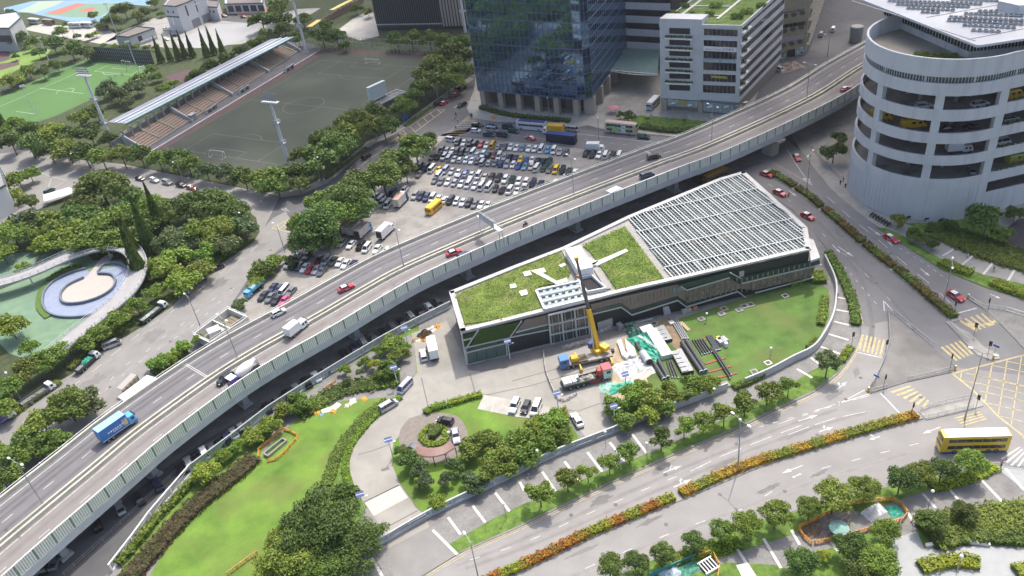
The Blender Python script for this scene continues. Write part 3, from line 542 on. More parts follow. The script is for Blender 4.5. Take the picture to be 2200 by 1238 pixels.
# sign gantry over the near carriageway
s = min(range(len(FC)), key=lambda i: (FC[i].xy-G(1029, 503, DZ).xy).length); n = normals(FC)[s]; t = Vector((n[1], -n[0], 0))
gan = thing('sign_gantry', 'pale steel sign gantry straddling the near flyover carriageway', 'gantry', (FC[s].x-n[0]*.9, FC[s].y-n[1]*.9, DZ))
nv = Vector((-n[0], -n[1], 0)); mb = MB()
for o in (0, 10.4):
    for k in (0, 1.6): MB().tube(nv*o+t*k*(1), nv*o+t*(.3+.5*k)+Vector((0, 0, 5.6)), .16, .12, 8).build('gantry_leg', STEELW, gan)
MB().bar(nv*-.8+t*.5+Vector((0, 0, 5.8)), nv*11.2+t*.5+Vector((0, 0, 5.8)), 1.3, .28).build('walkway', STEELW, gan)
for k in range(4):
    c = nv*(1.6+k*2.05)+t*-.1+Vector((0, 0, 6.9)); o = MB().box((0, 0, 0), (1.85, .12, 1.9), math.atan2(nv.y, nv.x)).build('sign_back', mat('sign_back_grey', (.42, .46, .48), .4, metal=.3), gan); o.location = c
MB().path([nv*-.8+t*1.1+Vector((0, 0, 6.9)), nv*11.2+t*1.1+Vector((0, 0, 6.9))], .04).build('handrail', STEELW, gan)
# ================================================================ broken cloud added overhead, out of frame, to shade the far and right-hand streets
def shade_cloud(name, label, px, z, n, r, soft, seed):
    P = [Vector((p.x, p.y)) for p in GP(px)]; sh = Vector((SUNV.x, SUNV.y))*(z/SUNV.z); rs = np.random.RandomState(seed); bm = bmesh.new(); bmesh.ops.create_icosphere(bm, subdivisions=1, radius=1)
    V = np.array([v.co for v in bm.verts]); F = np.array([[v.index for v in f.verts] for f in bm.faces]); bm.free(); A_ = np.array(P); lo, hi = A_.min(0)-soft, A_.max(0)+soft; Q = rs.uniform(lo, hi, (n*4, 2)); B_ = np.roll(A_, -1, 0)
    ins = np.zeros(len(Q), bool); dist = np.full(len(Q), 1e9)
    for a, b in zip(A_, B_):
        c = ((a[1] > Q[:, 1]) != (b[1] > Q[:, 1])) & (Q[:, 0] < (b[0]-a[0])*(Q[:, 1]-a[1])/(b[1]-a[1]+1e-9)+a[0]); ins ^= c
        t = np.clip(((Q-a)@(b-a))/((b-a)@(b-a)), 0, 1); dist = np.minimum(dist, np.linalg.norm(Q-a-t[:, None]*(b-a), axis=1))
    d = np.where(ins, dist, -dist); keep = rs.rand(len(Q)) < np.clip(.5+d/(2*soft), 0, 1); Q = Q[keep][:n]; m = len(Q)
    C = np.column_stack([Q+np.array(sh), z+rs.uniform(-1, 1, m)*60]); off = (C[:, 2]-z)/SUNV.z; C[:, 0] += SUNV.x*off; C[:, 1] += SUNV.y*off
    VV = (C[:, None, :]+V[None]*(r*rs.uniform(.6, 1.3, m))[:, None, None]).reshape(-1, 3); FF = (F[None]+(np.arange(m)*len(V))[:, None, None]).reshape(-1, 3)
    me = bpy.data.meshes.new(name); me.from_pydata(VV.tolist(), [], FF.tolist()); me.materials.append(mat('cloud_white', (.85, .86, .88), 1, trans=.6)); o = link(name, me); tag(o, kind='stuff')
shade_cloud('shade_cloud', '', [(320, 322), (560, 400), (720, 330), (900, 320), (1130, 420), (1330, 440), (1560, 420), (1690, 470), (1800, 590), (1900, 680), (2050, 700), (2260, 760), (2400, 500), (2400, -60), (1500, -120), (600, -120), (560, 20), (620, 90), (430, 190)], 1500, 2100, 7.5, 22, 5)
# ================================================================ visitor building with planted roof
def VP(px, A, B, out=0.0):
    """point where a sight line meets the vertical wall plane through A and B, moved out of the wall by `out`"""
    A, B = Vector((A[0], A[1], 0)), Vector((B[0], B[1], 0)); t = (B-A).normalized(); n = Vector((t.y, -t.x, 0))
    d = FWD*CF + RGT*(px[0]-1100) + UPV*(619-px[1]); k = (A-CAM).dot(n)/d.dot(n)
    return CAM + d*k + n*out
def wall_panel(name, pts, A, B, m, parent, out=.12, inn=-.05, label=None):
    """flat piece on a wall: outline surveyed on the wall plane, given thickness outwards"""
    F = [VP(p, A, B, out) for p in pts]; K = [VP(p, A, B, inn) for p in pts]; n = len(F)
    mb = MB().add(F+K, [tuple(range(n)), tuple(range(2*n-1, n-1, -1))]+[(i, n+i, n+(i+1) % n, (i+1) % n) for i in range(n)])
    me = mb.mesh(name, m); bm = bmesh.new(); bm.from_mesh(me); bmesh.ops.recalc_face_normals(bm, faces=bm.faces); bm.to_mesh(me); bm.free()
    return link(name, me, parent)
def wall_bar(name, a, b, A, B, m, parent, w=.25, d=.3, out=.15):
    return MB().bar(VP(a, A, B, out), VP(b, A, B, out), d, w).build(name, m, parent)
RZ = 10.0
VB = thing('visitor_building', 'long low building with planted roof and white trellis roof end', 'building')
roofpx = [(965, 627), (1100, 573), (1210, 531), (1350, 464), (1544, 384), (1599, 368), (1734, 489), (1742, 536), (1350, 624), (1167, 670), (990, 714)]
RP = [Vector((p.x, p.y)) for p in GP(roofpx, RZ)]
cen = sum(RP, Vector((0, 0)))/len(RP)
BLACKW = mat('black_cladding', (.028, .03, .033), .55, .2, 1); BROWN = mat('brown_panel', (.20, .16, .135), .6, .12, .8)
GBAND = mat('dark_green_glass', (.035, .062, .05), .25, .15, .8); TRIM = mat('pale_trim', (.45, .46, .45), .5); COPE = mat('coping_stone', (.44, .435, .42), .8, .08, 1)
body = MB()
inset = [p+(cen-p).normalized()*.35 for p in RP]
body.prism(inset, .1, RZ-.62, cap=False); body.build('wall', BLACKW, VB)
pit_px = [(1350, 471), (1544, 390), (1597, 374), (1727, 490), (1732, 532), (1444, 599)]
PIT = [Vector((p.x, p.y)) for p in GP(pit_px, RZ)]
GRAVEL = mat('roof_gravel', (.30, .29, .27), .9, .2, 1.5)
deck = [RP[0], RP[1], RP[2], PIT[0], PIT[5], RP[8], RP[9], RP[10]]
MB().prism(deck, RZ-.6, RZ-.35).build('roof_deck', GRAVEL, VB)
MB().sheet(PIT, RZ-3.8).build('plant_floor', mat('plant_room_floor', (.11, .11, .105), .9, .3, .6), VB)
# coping stones round the roof
for i in range(len(RP)):
    a, b = RP[i], RP[(i+1) % len(RP)]; L = (b-a).length; n = max(1, round(L/2.6)); t = (b-a)/L; nn = Vector((-t.y, t.x))
    if (cen-a).dot(nn) < 0: nn = -nn
    for k in range(n):
        c = a+t*(L*(k+.5)/n)+nn*.62; MB().box((c.x, c.y, RZ-.12), (L/n-.05, 1.3, .5), math.atan2(t.y, t.x)).build('coping_stone', COPE, VB)
# planted areas
SEDUM = mat('roof_sedum', (.08, .13, .02), 1, .35, .3, col2=(.15, .20, .04), bump=.6, bscale=3, detail=10, stain=((.22, .20, .09), .25, .25))
for pts in ([(980, 634), (1100, 583), (1203, 542), (1226, 585), (1215, 605), (1157, 615), (1150, 628), (1166, 660), (1080, 684), (999, 696)], [(1252, 528), (1342, 487), (1426, 598), (1325, 621), (1296, 580), (1268, 540)]):
    MB().prism(GP(pts, RZ), RZ-.34, RZ+.02).build('roof_planting', SEDUM, VB)
PALE = mat('pale_slab', (.60, .58, .53), .8, .06, 1)
for pts, z in [([(1268, 569), (1345, 536), (1350, 541), (1284, 572)], .24), ([(1259, 554), (1286, 563), (1275, 572)], .24), ([(1123, 587), (1138, 583), (1143, 592), (1128, 596)], .3), ([(1154, 581), (1168, 577), (1174, 586), (1158, 590)], .3), ([(1095, 614), (1107, 611), (1111, 619), (1097, 622)], .3), ([(1115, 628), (1131, 624), (1135, 634), (1120, 638)], .3),
               ([(1140, 583), (1152, 580), (1196, 605), (1218, 598), (1220, 606), (1196, 612), (1180, 604)], .2), ([(1200, 571), (1214, 566), (1216, 571), (1205, 576)], .2)]:
    MB().prism(GP(pts, RZ), RZ-.3, RZ+z).build('roof_slab', PALE, VB)
# white stair box with its walled well
WB = MB().prism(GP([(1214, 536), (1247, 529), (1274, 575), (1241, 582)], RZ+2.2), RZ-.3, RZ+2.4).build('stair_box', mat('bright_white', (.80, .80, .80), .6), VB)
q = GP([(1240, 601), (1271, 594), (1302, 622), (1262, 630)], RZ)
for i in range(4):
    a, b = q[i], q[(i+1) % 4]; MB().bar((a.x, a.y, RZ+.15), (b.x, b.y, RZ+.15), .35, .9).build('well_wall', STEELW, VB)
MB().sheet(q, RZ-.2).build('well_shade_sheet', mat('well_shade', (.02, .02, .022), .9), VB)  # dark colour stands for the shade down in a sunken well
for pts in ([(1207, 540), (1214, 537), (1245, 590), (1238, 596)], [(1275, 578), (1283, 574), (1312, 620), (1302, 622)]): MB().prism(GP(pts, RZ), RZ-.32, RZ+.1).build('gutter_strip', CONC, VB)
# louvred skylight
sq = GP([(1152, 626), (1245, 606), (1259, 645), (1170, 666)], RZ+.2)
for i in range(4): a, b = sq[i], sq[(i+1) % 4]; MB().bar((a.x, a.y, RZ+.2), (b.x, b.y, RZ+.2), .5, .9).build('skylight_frame', STEELW, VB)
LOUV = mat('blue_grey_louvre', (.33, .40, .43), .35, .05, 1)
for k in range(6):
    a = sq[0].lerp(sq[3], (k+.5)/6); b = sq[1].lerp(sq[2], (k+.5)/6); o = MB().bar(a, b, 1.0, .1).build('louvre', LOUV, VB); o.location.z = .2 if k % 2 else .0
    if k % 2 == 0:
        for j in range(6): c = a.lerp(b, (j+.6)/6.4); MB().box((c.x, c.y, RZ+.42), (.9, .35, .12), math.atan2(b.y-a.y, b.x-a.x)).build('vent_slot', BLACK, VB)
# trellis roof: bright beams over the plant deck
BEAM = mat('white_beam', (.55, .57, .56), .5, .06, 1); BEAMG = mat('pale_green_beam', (.30, .37, .36), .5, .06, 1)
def clip_line(P, d, poly):
    ts = []
    for i in range(len(poly)):
        a, b = poly[i], poly[(i+1) % len(poly)]; e = b-a; den = d.x*e.y-d.y*e.x
        if abs(den) < 1e-9: continue
        w = a-P; t = (w.x*e.y-w.y*e.x)/den; u = (w.x*d.y-w.y*d.x)/den
        if -1e-6 <= u <= 1+1e-6: ts.append(t)
    return (min(ts), max(ts)) if len(ts) > 1 else None
bd = (Vector((52.9, 165.3))-Vector((44.4, 200.3))).normalized(); bn = Vector((-bd.y, bd.x))
cx = [bn.dot(p) for p in PIT]; s = min(cx)+.5; k = 0
while s < max(cx)-.3:
    c = clip_line(bn*s, bd, PIT)
    if c and c[1]-c[0] > 1:
        a, b = bn*s+bd*c[0], bn*s+bd*c[1]; g = k % 3 == 1
        MB().bar((a.x, a.y, RZ-.02-(.1 if g else 0)), (b.x, b.y, RZ-.02-(.1 if g else 0)), .17 if g else .24, .3).build('trellis_beam', BEAMG if g else BEAM, VB)
    s += .92; k += 1
fd = (Vector((75, 166.5))-Vector((27.9, 160.4))).normalized(); fn = Vector((-fd.y, fd.x)); cy = [fn.dot(p) for p in PIT]; s = min(cy)+1.0; k = 0
while s < max(cy)-.5:
    c = clip_line(fn*s, fd, PIT)
    if c and c[1]-c[0] > 1:
        a, b = fn*s+fd*c[0], fn*s+fd*c[1]; big = k % 9 == 4
        MB().bar((a.x, a.y, RZ+(.12 if big else -.55)), (b.x, b.y, RZ+(.12 if big else -.55)), .22 if big else .5, .3 if big else .1).build('cross_beam', BEAM if big else mat('grey_green_purlin', (.17, .20, .19), .5, .4, .25), VB)
    s += 1.05; k += 1
rr = random.Random(3)
for k in range(90):
    u, v, w = rr.random(), rr.random(), rr.random(); p = PIT[0].lerp(PIT[2], u).lerp(PIT[5].lerp(PIT[4], u), v)
    MB().box((p.x, p.y, RZ-3.0+w*.6), (1+3*rr.random(), .8+2*rr.random(), 1.2+w*1.4), rr.choice([.13, .13, 1.7])).build('plant_unit', [mat('unit_pale', (.40, .42, .42), .5), mat('unit_mid', (.2, .22, .22), .5), mat('unit_dark', (.07, .08, .08), .5), mat('unit_rust', (.25, .17, .11), .7)][rr.choice([0, 0, 1, 1, 2, 2, 3])], VB)
# street front
A0, A1, A2, A3 = RP[10], RP[9], RP[8], RP[7]
SEG1 = (A0, A1); SEG2 = (A1, A2); SEG3 = (A2, A3)
HEDGEW = mat('green_wall', (.045, .085, .018), 1, .4, 2.5, bump=.8, bscale=5, detail=10)
wall_panel('green_wall', [(1120, 690), (1095, 722), (1010, 742), (1026, 710)], *SEG1, HEDGEW, VB, .35)
wall_panel('green_wall', [(993, 722), (1020, 715), (1001, 740), (998, 744)], *SEG1, HEDGEW, VB, .1)
wall_panel('brown_panel', [(1128, 687), (1174, 677), (1178, 694), (1108, 712)], *SEG1, BROWN, VB, .2)
wall_panel('green_band', [(1107, 713), (1178, 696), (1180, 706), (1095, 724)], *SEG1, GBAND, VB, .15)
wall_panel('green_band', [(999, 748), (1085, 727), (1086, 735), (1000, 756)], *SEG1, GBAND, VB, .15)
for i in range(4): wall_panel('corner_glass', [(1002+i*21.2, 757-i*4.8), (1022+i*21.2, 752-i*4.8), (1024+i*21, 776-i*4.6), (1005+i*21, 781-i*4.6)], *SEG1, mat('pale_green_glass', (.10, .15, .13), .1, spec=.8), VB, .14)
for a, b in [((1027, 708), (1000, 748)), ((1120, 688), (1094, 724)), ((1094, 724), (1180, 707)), ((998, 746), (1096, 724)), ((1000, 757), (1088, 736)), ((1004, 783), (1089, 763)), ((1000, 750), (1004, 784)), ((1087, 735), (1089, 764)), ((991, 716), (1002, 782)), ((995, 730), (1016, 725)), ((1107, 713), (1179, 695))]: wall_bar('facade_trim', a, b, *SEG1, TRIM, VB, .28, .3, .25)
# glass entrance bay
GP_ = mat('bay_glass', (.06, .075, .075), .06, spec=.9)
TLb, TRb, BRb, BLb = (1177, 675), (1260, 655), (1266, 721), (1183, 738)
def bil(u, v): return (TLb[0]*(1-u)*(1-v)+TRb[0]*u*(1-v)+BRb[0]*u*v+BLb[0]*(1-u)*v, TLb[1]*(1-u)*(1-v)+TRb[1]*u*(1-v)+BRb[1]*u*v+BLb[1]*(1-u)*v)
for i in range(3):
    for j in range(3): wall_panel('bay_pane', [bil(i/3, j/3), bil((i+1)/3, j/3), bil((i+1)/3, (j+1)/3), bil(i/3, (j+1)/3)], *SEG2, GP_, VB, .3)
for i in range(4): wall_bar('bay_mullion', bil(i/3, 0), bil(i/3, 1), *SEG2, LGREY, VB, .35, .5, .45)
for i in range(6): wall_bar('bay_mullion', bil((i+.5)/6, 0), bil((i+.5)/6, 1), *SEG2, LGREY, VB, .1, .2, .4)
for j in range(4): wall_bar('bay_transom', bil(0, j/3), bil(1, j/3), *SEG2, LGREY, VB, .35, .5, .48)
# brown panelling with the stepped green band
wall_panel('brown_panel', [(1268, 654), (1350, 634), (1356, 665), (1333, 650), (1272, 666)], *SEG2, BROWN, VB, .2)
wall_panel('brown_panel', [(1350, 634), (1457, 611), (1475, 622), (1474, 648), (1454, 635), (1356, 665)], *SEG3, BROWN, VB, .2)
wall_panel('green_band', [(1272, 666), (1333, 650), (1354, 664), (1356, 673), (1333, 658), (1268, 675)], *SEG2, GBAND, VB, .3)
wall_panel('green_band', [(1355, 665), (1454, 635), (1473, 648), (1583, 614), (1590, 626), (1473, 657), (1453, 643), (1356, 673)], *SEG3, GBAND, VB, .3)
LAT = mat('brown_lattice', (.19, .155, .13), .6, .5, .9, detail=12)
wall_panel('brown_lattice', [(1475, 622), (1567, 597), (1590, 609), (1750, 569), (1742, 592), (1620, 622), (1590, 618), (1474, 649)], *SEG3, LAT, VB, .45)
for i in range(24): x = 1480+i*11.2; y = 622-i*2.72-(0 if i < 10 else -5); wall_bar('lattice_post', (x, y-3), (x-1.0, y+26), *SEG3, BROWN, VB, .3, .2, .55)
for i in range(22): wall_bar('panel_joint', (1278+i*8.3, 655-i*1.9), (1279+i*8.3, 668-i*1.75), *(SEG2 if 1278+i*8.3 < 1350 else SEG3), BLACKW, VB, .06, .1, .22)
wall_panel('green_band', [(1455, 612), (1566, 583), (1590, 596), (1758, 556), (1760, 565), (1590, 606), (1566, 593), (1470, 618)], *SEG3, GBAND, VB, .5)
for a, b in [((1265, 675), (1333, 658.5)), ((1333, 658.5), (1350, 670))]: wall_bar('facade_trim', a, b, *SEG2, TRIM, VB, .22, .3, .4)
for a, b in [((1350, 670), (1356, 674)), ((1356, 674), (1454, 643)), ((1454, 643), (1473, 657)), ((1473, 657), (1583, 624)), ((1583, 624), (1600, 637)), ((1620, 627), (1745, 594)), ((1461, 613), (1474, 621)), ((1474, 621), (1566, 594)), ((1566, 583), (1590, 596)), ((1590, 607), (1762, 566))]: wall_bar('facade_trim', a, b, *SEG3, TRIM, VB, .22, .3, .6)
MB().prism(GP([(1738, 512), (1748, 515), (1762, 553), (1742, 560), (1738, 535)], RZ-1.6), RZ-2.2, RZ-1.6).build('end_ledge', COPE, VB)
wall_panel('roller_shutter', [(1283, 693), (1315, 683), (1317, 706), (1286, 716)], *SEG2, mat('shutter_grey', (.33, .33, .33), .5), VB, .2)
wall_panel('door_leaf', [(1424, 660), (1436, 657), (1443, 677), (1427, 682)], *SEG3, LGREY, VB, .25)
for pts in ([(1340, 700), (1361, 693), (1361, 699), (1341, 706)], [(1364, 690), (1400, 681), (1401, 693), (1365, 700)], [(1404, 684), (1420, 680), (1420, 687), (1404, 690)]):
    o = wall_panel('site_banner', pts, *SEG3, WHITE, None, .6, .5); tag(o, {1340: 'small white banner left of the long banner on the black wall', 1364: 'long white banner on the black wall behind the stored pipes', 1404: 'short white banner beside the doorway in the black wall'}[pts[0][0]], 'banner', 'site banners')
# ================================================================ other buildings
def text_mesh(txt, size, m, name='lettering'):
    cu = bpy.data.curves.new(name, 'FONT'); cu.body = txt; cu.size = size; cu.align_x = 'LEFT'; cu.extrude = .01; cu.resolution_u = 2
    o = bpy.data.objects.new(name, cu); COL.objects.link(o); dg = bpy.context.evaluated_depsgraph_get()
    me = bpy.data.meshes.new_from_object(o.evaluated_get(dg)); bpy.data.objects.remove(o); me.materials.clear(); me.materials.append(m); me.name = name
    return me
def wall_text(txt, px, A, B, size, m, parent, out=.3, width=None):
    me = text_mesh(txt, size, m); p = VP(px, A, B, out); t = (Vector((B[0], B[1], 0))-Vector((A[0], A[1], 0))).normalized()
    o = link('lettering', me, parent); o.location = p; o.rotation_euler = (math.pi/2, 0, math.atan2(t.y, t.x))
    if width:
        xs = [v.co.x for v in me.vertices]; s = width/max(.1, max(xs)-min(xs)); o.scale = (s, 1, 1)
    return o
def V2(p): return Vector((p.x, p.y))
# ---- blue glass tower
TGL = mat('blue_mirror_glass', (.16, .26, .40), .035, metal=.9, var=.05, scale=.3)
TFR = mat('blue_frame', (.13, .20, .30), .4, metal=.5); BEIGE = mat('beige_stone', (.36, .31, .26), .8, .08, 1)
tw = thing('glass_tower', 'blue mirror glass office tower standing on beige stone columns', 'tower')
a, b = V2(G(1027, 195, 7)), V2(G(1241, 215, 7)); c1 = V2(G(1258, 214, 7)); c2 = V2(G(1274, 209, 7)); d = V2(G(1349, 106, 7))
dd = a+(d-c2)*.9+Vector((8, 4))
TOP = 92
def curtain(A, B, cols, z0, z1, rows, parent, w=.16, heavy=3):
    A, B = Vector(A), Vector(B); L = (B-A).length; ang = math.atan2(B.y-A.y, B.x-A.x); t = (B-A)/L; n = Vector((t.y, -t.x))
    pw, ph = L/cols, (z1-z0)/rows
    me = MB().add([(-pw/2+.04, 0, -ph/2+.04), (pw/2-.04, 0, -ph/2+.04), (pw/2-.04, 0, ph/2-.04), (-pw/2+.04, 0, ph/2-.04)], [(0, 1, 2, 3)]).mesh('pane', TGL)
    rest = MB(); count = 0
    for j in range(rows):
        for i in range(cols):
            c = A+t*pw*(i+.5); z = z0+ph*(j+.5); rx, rz = RS.normal(0, .0022), RS.normal(0, .0022)
            if curtain.n < 300 and z < 55:
                o = link('pane', me, parent); o.location = (c.x, c.y, z); o.rotation_euler = (rx, 0, ang+rz); curtain.n += 1
            else: rest.add([(c.x+t.x*u*(pw/2-.04), c.y+t.y*u*(pw/2-.04), z+v*(ph/2-.04)) for u, v in ((-1, -1), (1, -1), (1, 1), (-1, 1))], [(0, 1, 2, 3)])
    if rest.f: tag(rest.build('pane_field', TGL, parent), kind='stuff')
    for i in range(cols+1): c = A+t*pw*i; MB().box((c.x+n.x*.03, c.y+n.y*.03, (z0+z1)/2), (w, .16, z1-z0), ang).build('mullion', TFR, parent)
    for j in range(rows+1):
        z = z0+ph*j; h = w*(2.6 if j % heavy == 0 else 1); c = (A+B)/2; MB().box((c.x+n.x*.05, c.y+n.y*.05, z), (L, .2, h), ang).build('transom', TFR, parent)
curtain.n = 0
curtain(a, b, 22, 7.2, 7.2+26*3.2, 26, tw); curtain(b, c1, 2, 7.2, 7.2+26*3.2, 26, tw, .12); curtain(c1, c2, 2, 7.2, 7.2+26*3.2, 26, tw, .12); curtain(c2, d, 22, 7.2, 7.2+26*3.2, 26, tw)
n0 = Vector((-(b-a).y, (b-a).x)).normalized()
core = [p+(dd+c2)*0+((a+b+c2+d+dd)/5-p).normalized()*.5 for p in (a, b, c1, c2, d, dd)]
MB().prism(core, 7.0, 7.2+26*3.2-.1).build('core', mat('tower_core', (.02, .03, .045), .4), tw)
for k in range(6):
    p = a.lerp(b, .03+.188*k)+n0*1.6; MB().box((p.x, p.y, 3.5), (2.2, 2.2, 7.0), math.atan2((b-a).y, (b-a).x)).build('column', BEIGE, tw)
for k in range(5):
    p = c2.lerp(d, .02+.2*k); MB().box((p.x-1.5, p.y+.5, 3.5), (2.2, 4.2, 7.0), math.atan2((d-c2).y, (d-c2).x)).build('column', BEIGE, tw)
g0, g1 = a+n0*5, b+n0*5
for k in range(12): p, q = g0.lerp(g1, k/12), g0.lerp(g1, (k+.92)/12); MB().bar((p.x, p.y, 3.4), (q.x, q.y, 3.4), .15, 5.4).build('lobby_pane', mat('lobby_glass', (.10, .10, .095), .1, spec=.8), tw)
MB().prism([g0+n0*.5, g1+n0*.5, d-n0*2, dd], .1, 7.0).build('lobby_core', mat('lobby_stone', (.24, .20, .16), .8), tw)
# ---- rear podium with white bands
rp = thing('podium_block', 'white banded parking podium between the glass tower and the white block', 'building')
A, B = V2(G(1345, 106, 7.5)), V2(G(1440, 112, 7.5))
ang = math.atan2((B-A).y, (B-A).x); nn = Vector((-(B-A).y, (B-A).x)).normalized(); L = (B-A).length; mid = (A+B)/2
WALLW = mat('white_wall', (.56, .57, .575), .8, .04, .4, stain=((.45, .46, .46), .2, .3))
for k in range(9):
    z = 8.2+k*5.5; MB().box((mid.x, mid.y, z+1.3), (L, .5, 2.7), ang).build('white_band', WALLW, rp)
    MB().box((mid.x+nn.x*4, mid.y+nn.y*4, z-.2), (L, 8, .3), ang).build('parking_floor', CONC, rp)
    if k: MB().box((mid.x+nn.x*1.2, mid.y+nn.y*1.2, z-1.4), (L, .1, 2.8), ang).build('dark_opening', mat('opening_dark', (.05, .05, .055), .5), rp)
q = [A, B, B+nn*30, A+nn*30]; MB().prism([p+nn*1.5 for p in q[:2]]+q[2:], 8.0, 58).build('podium_core', mat('podium_core', (.045, .045, .05), .8), rp)
for k in range(12): p = A.lerp(B, (k+.5)/12); MB().box((p.x+nn.x*.9, p.y+nn.y*.9, 33), (.25, .2, 50), ang).build('thin_post', DARK, rp)
# glass canopy over the drive
cn = thing('drive_canopy', 'pale green ribbed glass canopy roof over the driveway', 'canopy')
q = GP([(1305, 150), (1350, 106), (1416, 108), (1413, 160)], 8.0)
CAN = mat('green_canopy_glass', (.16, .26, .24), .2, .12, .5, spec=.6)
for k in range(14):
    u0, u1 = k/14, (k+.93)/14; P = [q[0].lerp(q[1], u0), q[3].lerp(q[2], u0), q[3].lerp(q[2], u1), q[0].lerp(q[1], u1)]
    MB().prism(P, 8.0+.25*u0, 8.1+.25*u0).build('canopy_pane', CAN, cn)
for o, z in ((0, 7.7), (0, 8.15)):
    P = [q[0].lerp(q[3], i/16)+Vector((0, -math.sin(math.pi*i/16)*(1.8 if z < 8 else .6), z-8)) for i in range(17)]; MB().path(P, .16, 6).build('canopy_arch', WHITE, cn)
for i in range(1, 16, 2): p = q[0].lerp(q[3], i/16); MB().tube(p+Vector((0, -math.sin(math.pi*i/16)*1.8, -.3)), p+Vector((0, -math.sin(math.pi*i/16)*.6, .15)), .07).build('canopy_strut', WHITE, cn)
# ---- white office block
wb = thing('white_block', 'white office block with planter balconies and a roof garden', 'building')
A, M_, B = Vector((65.4, 288.3)), Vector((78.5, 280.6)), Vector((90.3, 273.7)); BK = V2(G(1648, 8, 32.5)); sd = (BK-B).normalized()
C_, D_ = B+sd*48, A+sd*48; wc = (A+B+C_+D_)/4
zl, zr, z0 = 34.6, 32.6, 4.8
MB().prism([A, M_, M_+sd*6, A+sd*6], z0, zl).build('wall', WALLW, wb); MB().prism([M_+(B-A).normalized()*.02, B, C_, D_, A+sd*6.02, M_+sd*6.02], z0+.002, zr-.8).build('wall', WALLW, wb)
MB().prism([p+(wc-p).normalized()*.8 for p in (A, B, C_, D_)], .1, z0).build('podium_wall', mat('podium_stone', (.22, .19, .16), .8), wb)
for p, q in ((B, C_), (D_, A), (M_, B)): MB().bar((p.x, p.y, zr-.3), (q.x, q.y, zr-.3), .5, 1.2).build('parapet', WALLW, wb)
MB().prism([p+(wc-p).normalized()*.9 for p in (M_+sd*.8, B, C_, D_, A+sd*6.5, M_+sd*6.5)], zr-.79, zr-.2).build('roof_lawn', mat('roof_lawn', (.085, .15, .03), 1, .35, .4, col2=(.14, .20, .045), bump=.4), wb)
for o0, o1, k in ((7.2, 40, .12), (7.2, 40, .62)): p = A.lerp(B, k); MB().bar((p.x+sd.x*o0, p.y+sd.y*o0, zr), (p.x+sd.x*o1, p.y+sd.y*o1, zr), 1.0, .3).build('roof_path', PALE, wb)
for o in (11, 22): p, q = A.lerp(B, .08)+sd*o, A.lerp(B, .62)+sd*o; MB().bar((p.x, p.y, zr), (q.x, q.y, zr), .7, .28).build('roof_path', PALE, wb)
zz = lambda x, y: (1240+x/4.586, y/4.586)
SHADE = mat('garage_shade', (.03, .028, .03), .7)  # flat dark panels: their colour stands for shade inside the bays
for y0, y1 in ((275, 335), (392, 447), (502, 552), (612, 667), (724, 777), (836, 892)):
    wall_panel('bay_shade', [zz(907, y0), zz(1113, y0+6), zz(1112, y1+4), zz(909, y1-4)], A, M_, SHADE, wb, .06, .02)
for y in (372, 482, 594, 704, 814):
    wall_panel('planter', [zz(870, y-8), zz(1142, y+4), zz(1140, y+20), zz(872, y+8)], A, M_, WHITE, wb, .9, 0)
for y0, y1 in ((285, 347), (395, 455), (503, 572), (614, 688), (728, 800), (838, 910)):
    k = (y0-285)/555*10
    for i in range(8):
        xa, xb = 1250-k+i*(333-k*1.4)/8, 1250-k+(i+.94)*(333-k*1.4)/8
        wall_panel('window', [zz(xa, y0+i*1.6), zz(xb, y0+1.5+i*1.6), zz(xb, y1+1.5+i*1.6), zz(xa, y1+i*1.6)], M_, B, GLASS, wb, .08, .02)
wall_panel('white_banner', [zz(1247, 453), zz(1570, 470), zz(1568, 515), zz(1246, 500)], M_, B, WHITE, wb, .2, .05)
wall_panel('blue_banner', [zz(1244, 572), zz(1560, 588), zz(1558, 622), zz(1243, 608)], M_, B, mat('banner_blue', (.26, .36, .40), .6), wb, .2, .05)
wall_text('Skyline Tower 宏天廣場', zz(1262, 490), M_, B, 1.0, mat('letter_grey', (.3, .3, .32), .6), wb, .24, 10.0)
wall_text('For Lease 出租', zz(1256, 603), M_, B, 1.0, WHITE, wb, .24, 5.0); wall_text('8207 7000', zz(1434, 611), M_, B, 1.0, WHITE, wb, .24, 4.2)
wall_panel('yellow_sign', [zz(1322, 745), zz(1475, 755), zz(1475, 775), zz(1322, 765)], M_, B, mat('sign_yellow', (.5, .38, .05), .5), wb, .15, .09)
for i, (x0, x1) in enumerate(((1420, 1433), (1499, 1510), (1579, 1592))): wall_panel('podium_column', [(x0, 211+i*7), (x1, 213+i*7), (x1, 242+i*2), (x0, 238+i*3)], A, B, BEIGE, wb, .3, -.9)
for i in range(8): wall_panel('shop_pane', [(1434+i*8.1, 213+i*.7), (1441.4+i*8.1, 213.8+i*.7), (1441.4+i*8.1, 228+i*.6), (1434+i*8.1, 227+i*.6)], A, B, mat('pale_shop_glass', (.36, .43, .43), .3), wb, .05, -.8)
for i in range(8): wall_panel('shop_pane', [(1511+i*8.3, 219+i*.8), (1518.6+i*8.3, 219.8+i*.8), (1518.6+i*8.3, 240+i*.8), (1511+i*8.3, 239+i*.8)], A, B, MATS['pale_shop_glass'], wb, .05, -.8)
wall_panel('shop_sign', [(1457, 215), (1479, 217), (1478, 226), (1456, 224)], A, B, mat('sign_gold', (.45, .33, .12), .5), wb, .12, .06)
wall_panel('fascia', [(1505, 214), (1592, 221), (1592, 225), (1505, 218)], A, B, mat('fascia_blue', (.14, .18, .22), .5), wb, .4, -.1)
